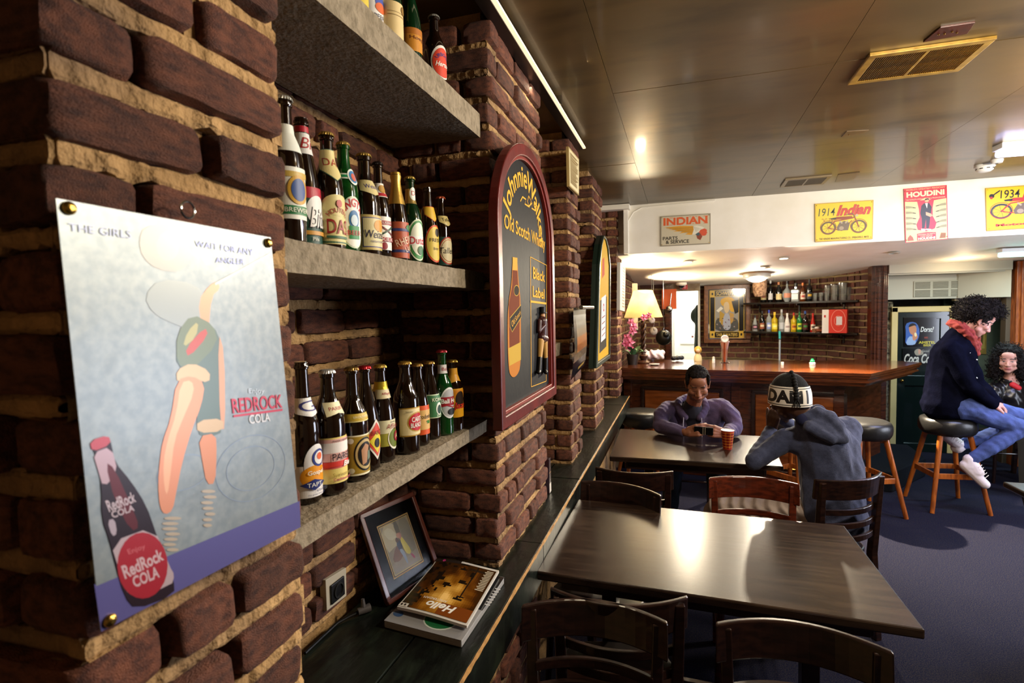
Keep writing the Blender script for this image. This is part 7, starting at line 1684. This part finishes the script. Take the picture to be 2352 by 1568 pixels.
# the chair he sits on (only its legs show)
c = copy_tree(ch0); c.location = (.06, 4.86, 0); c.rotation_euler = (0, 0, PI); c['label'] = 'dark chair under the person in the purple hoodie, behind the cup table'; c['group'] = GC
# ---------------------------------------------------------------- person in the knitted hat, seen from behind
c2 = P3(1812, 918, 3.36); R2 = frame(V((-.62, .80, -.36)), V((-.10, .10, 1)))
body = head_items(c2, R2, 1.0)
nk2 = P3(1862, 962, 3.36); ch2 = P3(1893, 1020, 3.36); be2 = P3(1905, 1095, 3.38); hi2 = V((.78, 3.36, .54))
s2L, s2R = P3(1806, 1008, 3.40), P3(1945, 985, 3.52)
e2L = atz(1733, 1060, .858); w2L = P3(1772, 985, 3.52)
e2R = P3(1880, 1010, 3.78); e2R.z = .87; w2R = P3(1800, 965, 3.62)
body += [('c', c2 + R2 @ V((0, -.03, -.05)), .055, nk2, .06), ('c', nk2, .07, ch2, .11), ('c', ch2, .11, be2, .12), ('c', be2, .12, hi2, .12)]
body += chain([(s2L, .045), (e2L, .036), (w2L, .026)]) + chain([(s2R, .045), (e2R, .036), (w2R, .026)]) + [('c', s2L, .05, ch2, .08), ('c', s2R, .05, ch2, .08)]
hand(body, w2L, V((-.03, .02, 1)) * .3 + (c2 - w2L) * .9, (.5, .5, .3), (.5, .6, .7, .8), side=1, s=1.05)
hand(body, w2R, (c2 - w2R) * .8 + V((0, 0, .1)), (-.5, -.6, .2), (.6, .7, .8, .8), side=-1, s=1.05)
k2 = [V((.22, 3.42, .555)), V((.40, 3.78, .555))]; a2 = [V((.14, 3.60, .08)), V((.30, 3.95, .08))]
for i in (0, 1): body += chain([(hi2 + V((-.02 + .10 * i, .0 + .12 * i, 0)), .07), (k2[i], .055), (a2[i], .04)])
o2_ = V((.78, 3.36, 0))
man2 = blob_obj('person', blob(body, .006, 3), M_SKIN, colf=head_paint(c2, R2, '4a3024', '5a3a30', '120c0a', 1.0), origin=tuple(o2_), label='hooded person in black and white knitted hat leaning on the cup table, back turned', cat='person')
M_H2 = mat('grey_blue_hoodie', '3f4560', .95, var='343a54', scale=60, bump=.5, bscale=190, sheen=.1)
lowb_ = P3(1925, 1180, 3.28)
it = [('c', nk2 + V((0, 0, -.02)), .085, ch2 + V((.0, 0, -.01)), .135), ('c', ch2, .145, be2, .155), ('c', be2, .155, V((.80, 3.32, .58)), .165), ('c', P3(1930, 1030, 3.38), .10, P3(1935, 1110, 3.36), .12), ('c', s2L, .062, s2R, .080), ('c', s2L, .062, ch2, .12), ('c', s2R, .080, be2, .12)]
it += chain([(s2L, .064), ((s2L + e2L) / 2 + V((0, 0, .005)), .058), (e2L + V((0, 0, .002)), .053)]) + chain([(e2L, .053), ((e2L + w2L) / 2, .044), (w2L, .034)])
it += chain([(s2R, .070), (e2R, .054), (w2R, .036)])
blob_obj('hoodie', blob(it, .008, 3), M_H2, man2, disp=folds(.0032, 34, 1), origin=tuple(o2_))
# hood hanging down the back
hq = [P3(1850, 958, 3.30), P3(1880, 948, 3.28), P3(1905, 958, 3.26), P3(1925, 978, 3.24), P3(1932, 1003, 3.24), P3(1912, 1006, 3.22), P3(1885, 994, 3.22), P3(1860, 980, 3.24)]
it = [('c', hq[i], .034, hq[i + 1], .034) for i in range(7)] + [('e', P3(1898, 976, 3.265), (.085, .045, .055)), ('c', hq[1], .036, hq[5], .034), ('c', hq[2], .04, hq[4], .04)]
blob_obj('hood', blob(it, .006, 3), M_H2, man2, disp=folds(.003, 50, 3), origin=tuple(o2_))
it = [('c', P3(1845, 962, 3.30), .042, P3(1878, 946, 3.34), .045), ('c', P3(1850, 975, 3.27), .020, P3(1872, 982, 3.24), .018)]
blob_obj('hood_lining', blob(it, .006, 3), mat('navy_lining', '14183a', .9), man2, origin=tuple(o2_))
jb = blob(chain([(hi2 + V((0, .0, .02)), .115), (k2[0], .085), (a2[0], .07)]) + chain([(hi2 + V((.08, .1, .02)), .115), (k2[1], .085), (a2[1], .07)]), .007, 2)
def tf(v_, n2):
    return .009 * np.sin(v_[:, 0] * 95 + v_[:, 2] * 40 + 1.2 * np.sin(v_[:, 1] * 30 + v_[:, 2] * 25))
blob_obj('trousers', jb, mat('pale_trousers', '9a8a80', .9, bump=.4, bscale=80), man2, disp=tf, origin=tuple(o2_))
for i in (0, 1):
    s_ = blob([('c', a2[i] + V((0, -.02, -.03)), .045, a2[i] + V((-.12, .08, -.045)), .034)], .008, 2); s_[0][:, 2] = np.maximum(s_[0][:, 2], .001); blob_obj('shoe', s_, M_BLACK, man2, origin=tuple(o2_))
# knitted hat
hcx = c2 + R2 @ V((0, -.016, .030)); Hm = frame(R2.col[1], R2.col[2])
tilt = Matrix.Rotation(.34, 3, 'X')
HR = R2 @ tilt
def hatp(a, t_, off=0):    # a around from the back, t 0 brim .. 1 crown
    zz = -.055 + .175 * t_; rr = math.sqrt(max(0, 1 - (max(0, t_ - .15) / .86) ** 2.3)); rx, ry = .096 * rr + off * rr, .116 * rr + off * rr
    return hcx + HR @ V((rx * math.sin(a), -ry * math.cos(a), zz + off * t_))
b = MB(); N, M_ = 64, 22
vs_ = []
for j in range(M_ + 1):
    for i in range(N):
        rib = .0022 * math.sin(i * PI) + .0018 * math.sin(i * 2 * PI * 16 / N * 2)
        vs_.append(hatp(2 * PI * i / N, j / M_, rib))
b.add(vs_, [(j * N + i, j * N + (i + 1) % N, (j + 1) * N + (i + 1) % N, (j + 1) * N + i) for j in range(M_) for i in range(N)])
hat = b.build('knitted_hat', mat('black_knit', '0c0b0c', .95, bump=1.5, bscale=220), man2, origin=o2_, smooth=True)
A = Art(.0012)
def arect(a0, a1, t0, t1, c): A.rect(a0, t0, a1, t1, c, max(2, int((a1 - a0) * 14)), 4)
arect(-PI, PI, .0, .60, 'd8d2c8'); arect(-PI, PI, .035, .06, '141214'); arect(-PI, PI, .535, .56, '141214')
A.text('AMSTERDAM', -2.80, .30, .40, '131113', w=5.0, bold=.05); A.text('I', -.02, .30, .40, '131113', w=.14, bold=.05)
for k in range(9): arect(-PI, PI, .10 + k * .037, .104 + k * .037, 'b0aaa0') if False else None
A.build('hat_band', lambda a, b_, z: hatp(a, b_, .0035 + z), M_PRINT, man2, tuple(o2_), maxe=.12)
b = MB()
for i in range(10):
    t_ = i / 9; p = hatp(-.62, .98 - .70 * t_, .012); b.sph(p, (.012, .012, .010), 10, 6)
for k in range(9):
    p = hatp(-.62, .26, .012); b.tube([p, p + V((.012 * math.sin(k * 2.3), .006 * math.cos(k * 1.7), -.022)), p + V((.020 * math.sin(k * 2.3), .008 * math.cos(k), -.045))], .0022, 5)
b.build('tassel', mat('tassel_black', '0a0909', .9), man2, origin=o2_, smooth=True, kind='stuff')
# ---------------------------------------------------------------- man on the bar stool, in profile
Y3 = 5.45
c3 = P3(2243, 738, Y3 - .04); R3 = frame(V((1, -.12, -.62)), V((.5, 0, 1)))
nk3 = P3(2212, 762, Y3); ch3 = P3(2190, 815, Y3); be3 = P3(2178, 880, Y3); hi3 = P3(2180, 935, Y3); hi3.z = max(hi3.z, .89)
sF, sB = P3(2184, 800, Y3 - .15), P3(2205, 798, Y3 + .17)
eF = P3(2225, 885, Y3 - .19); wF = P3(2283, 930, Y3 - .14); eB = P3(2245, 880, Y3 + .2); wB = P3(2292, 925, Y3 + .06)
body = head_items(c3, R3, 1.0) + [('c', c3 + R3 @ V((0, -.03, -.05)), .052, nk3, .058), ('c', nk3, .07, ch3, .11), ('c', ch3, .12, be3, .12), ('c', be3, .12, hi3, .12)]
body += chain([(sF, .045), (eF, .036), (wF, .026)]) + chain([(sB, .045), (eB, .036), (wB, .026)]) + [('c', sF, .05, ch3, .08), ('c', sB, .05, ch3, .08)]
hand(body, wF, P3(2306, 948, Y3 - .12) - wF, (-.3, .3, -.7), (.35, .4, .45, .5), side=1)
hand(body, wB, P3(2312, 944, Y3 + .0) - wB, (-.3, -.2, -.7), (.4, .4, .5, .5), side=-1)
knF = P3(2345, 982, Y3 - .12); anF = P3(2228, 1058, Y3 - .14); knB = P3(2372, 962, Y3 + .14); anB = P3(2205, 1022, Y3 + .22)
hF, hB = hi3 + V((.02, -.09, 0)), hi3 + V((.02, .09, 0))
body += chain([(hF, .075), (knF, .055), (anF, .040)]) + chain([(hB, .075), (knB, .055), (anB, .040)])
o3 = V((2.17, 5.45, 0))
man3 = blob_obj('person', blob(body, .006, 3), M_SKIN, colf=head_paint(c3, R3, 'b8847a', 'a86a60', '15100e', 1.0, .15), origin=tuple(o3), label='person with bushy dark curls, dark coat and red scarf sitting on a bar stool', cat='person')
M_COAT = mat('navy_coat', '0c0d1a', 1.0, var='090a14', spec=0, scale=20, bump=.5, bscale=120)
it = [('c', nk3 + V((-.02, 0, -.04)), .10, ch3, .155), ('c', ch3, .165, be3, .165), ('c', be3, .165, hi3 + V((-.01, 0, .0)), .175), ('c', hi3 + V((.06, 0, .02)), .14, hi3 + V((-.04, 0, .0)), .165), ('c', sF, .075, sB, .075), ('c', sF, .07, ch3, .14)]
it += chain([(sF, .078), (eF, .064), (wF + (eF - wF) * .06, .046)]) + chain([(sB, .078), (eB, .064), (wB + (eB - wB) * .06, .046)])
cb = blob(it, .009, 3); cb[0][:, 2] = np.maximum(cb[0][:, 2], .783)
coat = blob_obj('coat', cb, M_COAT, man3, disp=folds(.004, 26, 2), origin=tuple(o3))
for (u, v) in ((2227, 810), (2243, 826), (2243, 868)):
    b = MB(); p = P3(u, v, Y3 - .14); b.sph(p, (.008, .006, .008), 10, 6); b.build('button', M_STEEL, man3, origin=o3, smooth=True)
sp_ = [(P3(2186, 742, Y3 - .02), .036), (P3(2205, 748, Y3 - .08), .038), (P3(2225, 765, Y3 - .10), .038), (P3(2238, 790, Y3 - .08), .034), (P3(2244, 812, Y3 - .06), .022)]
it = chain(sp_) + chain([(P3(2190, 744, Y3 + .03), .034), (P3(2215, 755, Y3 + .08), .034), (P3(2240, 775, Y3 + .04), .032), (P3(2246, 800, Y3 - .02), .026)])
blob_obj('scarf', blob(it, .006, 2), mat('red_scarf', '6a141a', .9, var='7e2e24', scale=40, bump=.8, bscale=70), man3, disp=folds(.005, 90, 1), origin=tuple(o3))
def curly(name, c, R, items, parent, origin, n, s, seed, rad=.0024, L=.042):
    o = hair_blob(name, c, R, items, M_HAIR, .016, 38, parent, origin, s, .007, seed)
    rr = random.Random(seed); me = o.data; vsn = len(me.vertices); b = MB()
    for i in range(n):
        v_ = me.vertices[rr.randrange(vsn)]; p = v_.co + V(origin); nn = v_.normal
        lc = R.transposed() @ (p - V(c))
        if lc.y > .045 and lc.z < .095: continue
        a = nn.orthogonal().normalized(); b2 = nn.cross(a); ph = rr.uniform(0, 6.3); ln = L * rr.uniform(.5, 1.2)
        b.tube([p + nn * (ln * k / 6 - .006) + (a * math.cos(ph + k * 1.3) + b2 * math.sin(ph + k * 1.3)) * .0065 for k in range(7)], rad, 4)
    cu = b.build('curls', M_HAIR, o, origin=origin, kind='stuff', weld=False, smooth=True)
curly('hair', c3, R3, [(0, -.045, .07, .115, .125, .105), (0, .02, .125, .095, .075, .06), (0, -.10, .02, .09, .07, .08), (0, .075, .13, .06, .045, .04)], man3, tuple(o3), 950, 1.0, 5)
M_JEAN = mat('blue_jeans', '40508a', .9, var='303e6c', scale=14, bump=.5, bscale=110)
jb = blob([('c', hF + V((.02, .03, .0)), .115, hB + V((.02, -.03, 0)), .115), ('c', hF + V((.03, .01, -.01)), .105, hF + V((.12, 0, -.03)), .096)] + chain([(hF + V((.06, 0, 0)), .094), ((hF + knF) / 2, .084), (knF, .068)]) + chain([(knF, .068), ((knF + anF) / 2, .060), (anF + (knF - anF) * .03, .046)]) + chain([(hB + V((.06, 0, 0)), .094), (knB, .068)]) + chain([(knB, .066), (anB, .046)]), .008, 2)
blob_obj('jeans', jb, M_JEAN, man3, disp=folds(.0035, 45, 2), origin=tuple(o3))
M_SHOE = mat('white_canvas', 'cfc3c4', .7, bump=.2)
for (an, toe, nm) in ((anF, P3(2262, 1112, Y3 - .19), 1), (anB, P3(2168, 1000, Y3 + .1), 2)):
    d = (toe - an); u_ = n_(d)
    it = [('c', an - u_ * .01, .046, an + u_ * .02 + V((-.01, 0, -.03)), .050), ('c', an + V((-.03, 0, -.040)) if nm == 1 else an, .044, toe, .037), ('c', an, .046, an + d * .5, .047)]
    sh = blob_obj('shoe', blob(it, .006, 2), M_SHOE, man3, origin=tuple(o3))
    b = MB()
    for k in range(5):
        p = an + d * (.25 + k * .11) + V((.028, -.02, .012)); b.tube([p + V((-.018, -.030, -.004)), p + V((.0, -.026, .010)), p + V((.014, -.010, .014))], .0022, 5)
    b.build('laces', mat('lace_cream', 'e0d8c8', .8), sh, origin=o3, kind='stuff')
# ---------------------------------------------------------------- woman in leather jacket at the right edge
Y4 = 6.25
c4 = P3(2316, 828, Y4 - .03); R4 = frame(V((-.50, -1, -.12)), V((0, 0, 1)))
nk4 = P3(2322, 868, Y4 + .02); ch4 = P3(2318, 912, Y4 + .06); be4 = P3(2325, 985, Y4 + .08); hi4 = V((be4.x + .03, Y4 + .10, .52))
sl, sr = P3(2282, 895, Y4 + .02), P3(2368, 885, Y4 + .12); el, er = P3(2278, 965, Y4 - .08), P3(2400, 950, Y4); wl = P3(2345, 990, Y4 - .28); wr = P3(2390, 985, Y4 - .25)
body = head_items(c4, R4, .97) + [('c', c4 + R4 @ V((0, -.03, -.05)), .045, nk4, .05), ('c', nk4, .06, ch4, .10), ('c', ch4, .10, be4, .10), ('c', be4, .10, hi4, .12), ('c', sl, .045, sr, .045)]
body += chain([(sl, .04), (el, .033), (wl, .024)]) + chain([(sr, .04), (er, .033), (wr, .024)])
hand(body, wl, V((.6, -.8, 0)), (0, 0, -1), (.4, .4, .5, .5), side=1, s=.92); hand(body, wr, V((-.2, -.9, 0)), (0, 0, -1), (.4, .4, .5, .5), side=-1, s=.92)
k4 = [hi4 + V((-.10, -.42, .0)), hi4 + V((.14, -.42, .0))]; a4 = [k4[0] + V((0, .0, -.44)), k4[1] + V((0, 0, -.44))]
for i in (0, 1): body += chain([(hi4 + V((-.08 + .16 * i, 0, 0)), .07), (k4[i], .055), (a4[i], .04)])
o4 = V((hi4.x, hi4.y, 0))
man4 = blob_obj('person', blob(body, .006, 3), M_SKIN, colf=head_paint(c4, R4, 'b88878', '9a4a50', '15100e', .97, 0, True), origin=tuple(o4), label='seated person with long dark curly hair and black leather jacket at the right edge', cat='person')
it = [('c', nk4 + V((0, .02, -.06)), .085, ch4, .13), ('c', ch4, .135, be4, .13), ('c', be4, .13, hi4 + V((0, 0, .04)), .15), ('c', sl, .068, sr, .068)]
it += chain([(sl, .072), (el, .062), (wl + (el - wl) * .1, .046)]) + chain([(sr, .072), (er, .062), (wr + (er - wr) * .1, .046)])
blob_obj('leather_jacket', blob(it, .009, 3), mat('jacket_leather', '0d0c0e', .28, bump=.6, bscale=25), man4, disp=folds(.007, 34, 4), origin=tuple(o4))
blob_obj('red_top', blob([('c', nk4 + V((-.01, -.05, -.055)), .028, nk4 + V((.03, -.060, -.085)), .026)], .008, 2), mat('red_top', 'b01c24', .7), man4, origin=tuple(o4))
blob_obj('trousers', blob(chain([(hi4 + V((-.08, 0, 0)), .10), (k4[0], .075), (a4[0], .055)]) + chain([(hi4 + V((.08, 0, 0)), .10), (k4[1], .075), (a4[1], .055)]), .012, 2), mat('black_trousers', '0d0d11', .8), man4, origin=tuple(o4))
for i in (0, 1):
    s_ = blob([('c', a4[i] + V((0, .0, -.03)), .042, a4[i] + V((0, -.15, -.045)), .032)], .008, 2); s_[0][:, 2] = np.maximum(s_[0][:, 2], .001); blob_obj('shoe', s_, M_BLACK, man4, origin=tuple(o4))
curly('hair', c4, R4, [(0, -.05, .05, .105, .10, .10), (-.085, -.02, -.03, .045, .07, .10), (.085, -.02, -.03, .05, .07, .11), (-.10, -.03, -.12, .05, .06, .08), (.10, -.03, -.12, .05, .06, .08), (0, -.09, -.06, .10, .05, .12), (0, .03, .105, .07, .05, .03)], man4, tuple(o4), 750, .97, 9)
c = copy_tree(ch0); c.location = (hi4.x, hi4.y + .12, 0); c.rotation_euler = (0, 0, PI); c['label'] = 'dark chair under the person in the leather jacket at the right edge'; c['group'] = GC
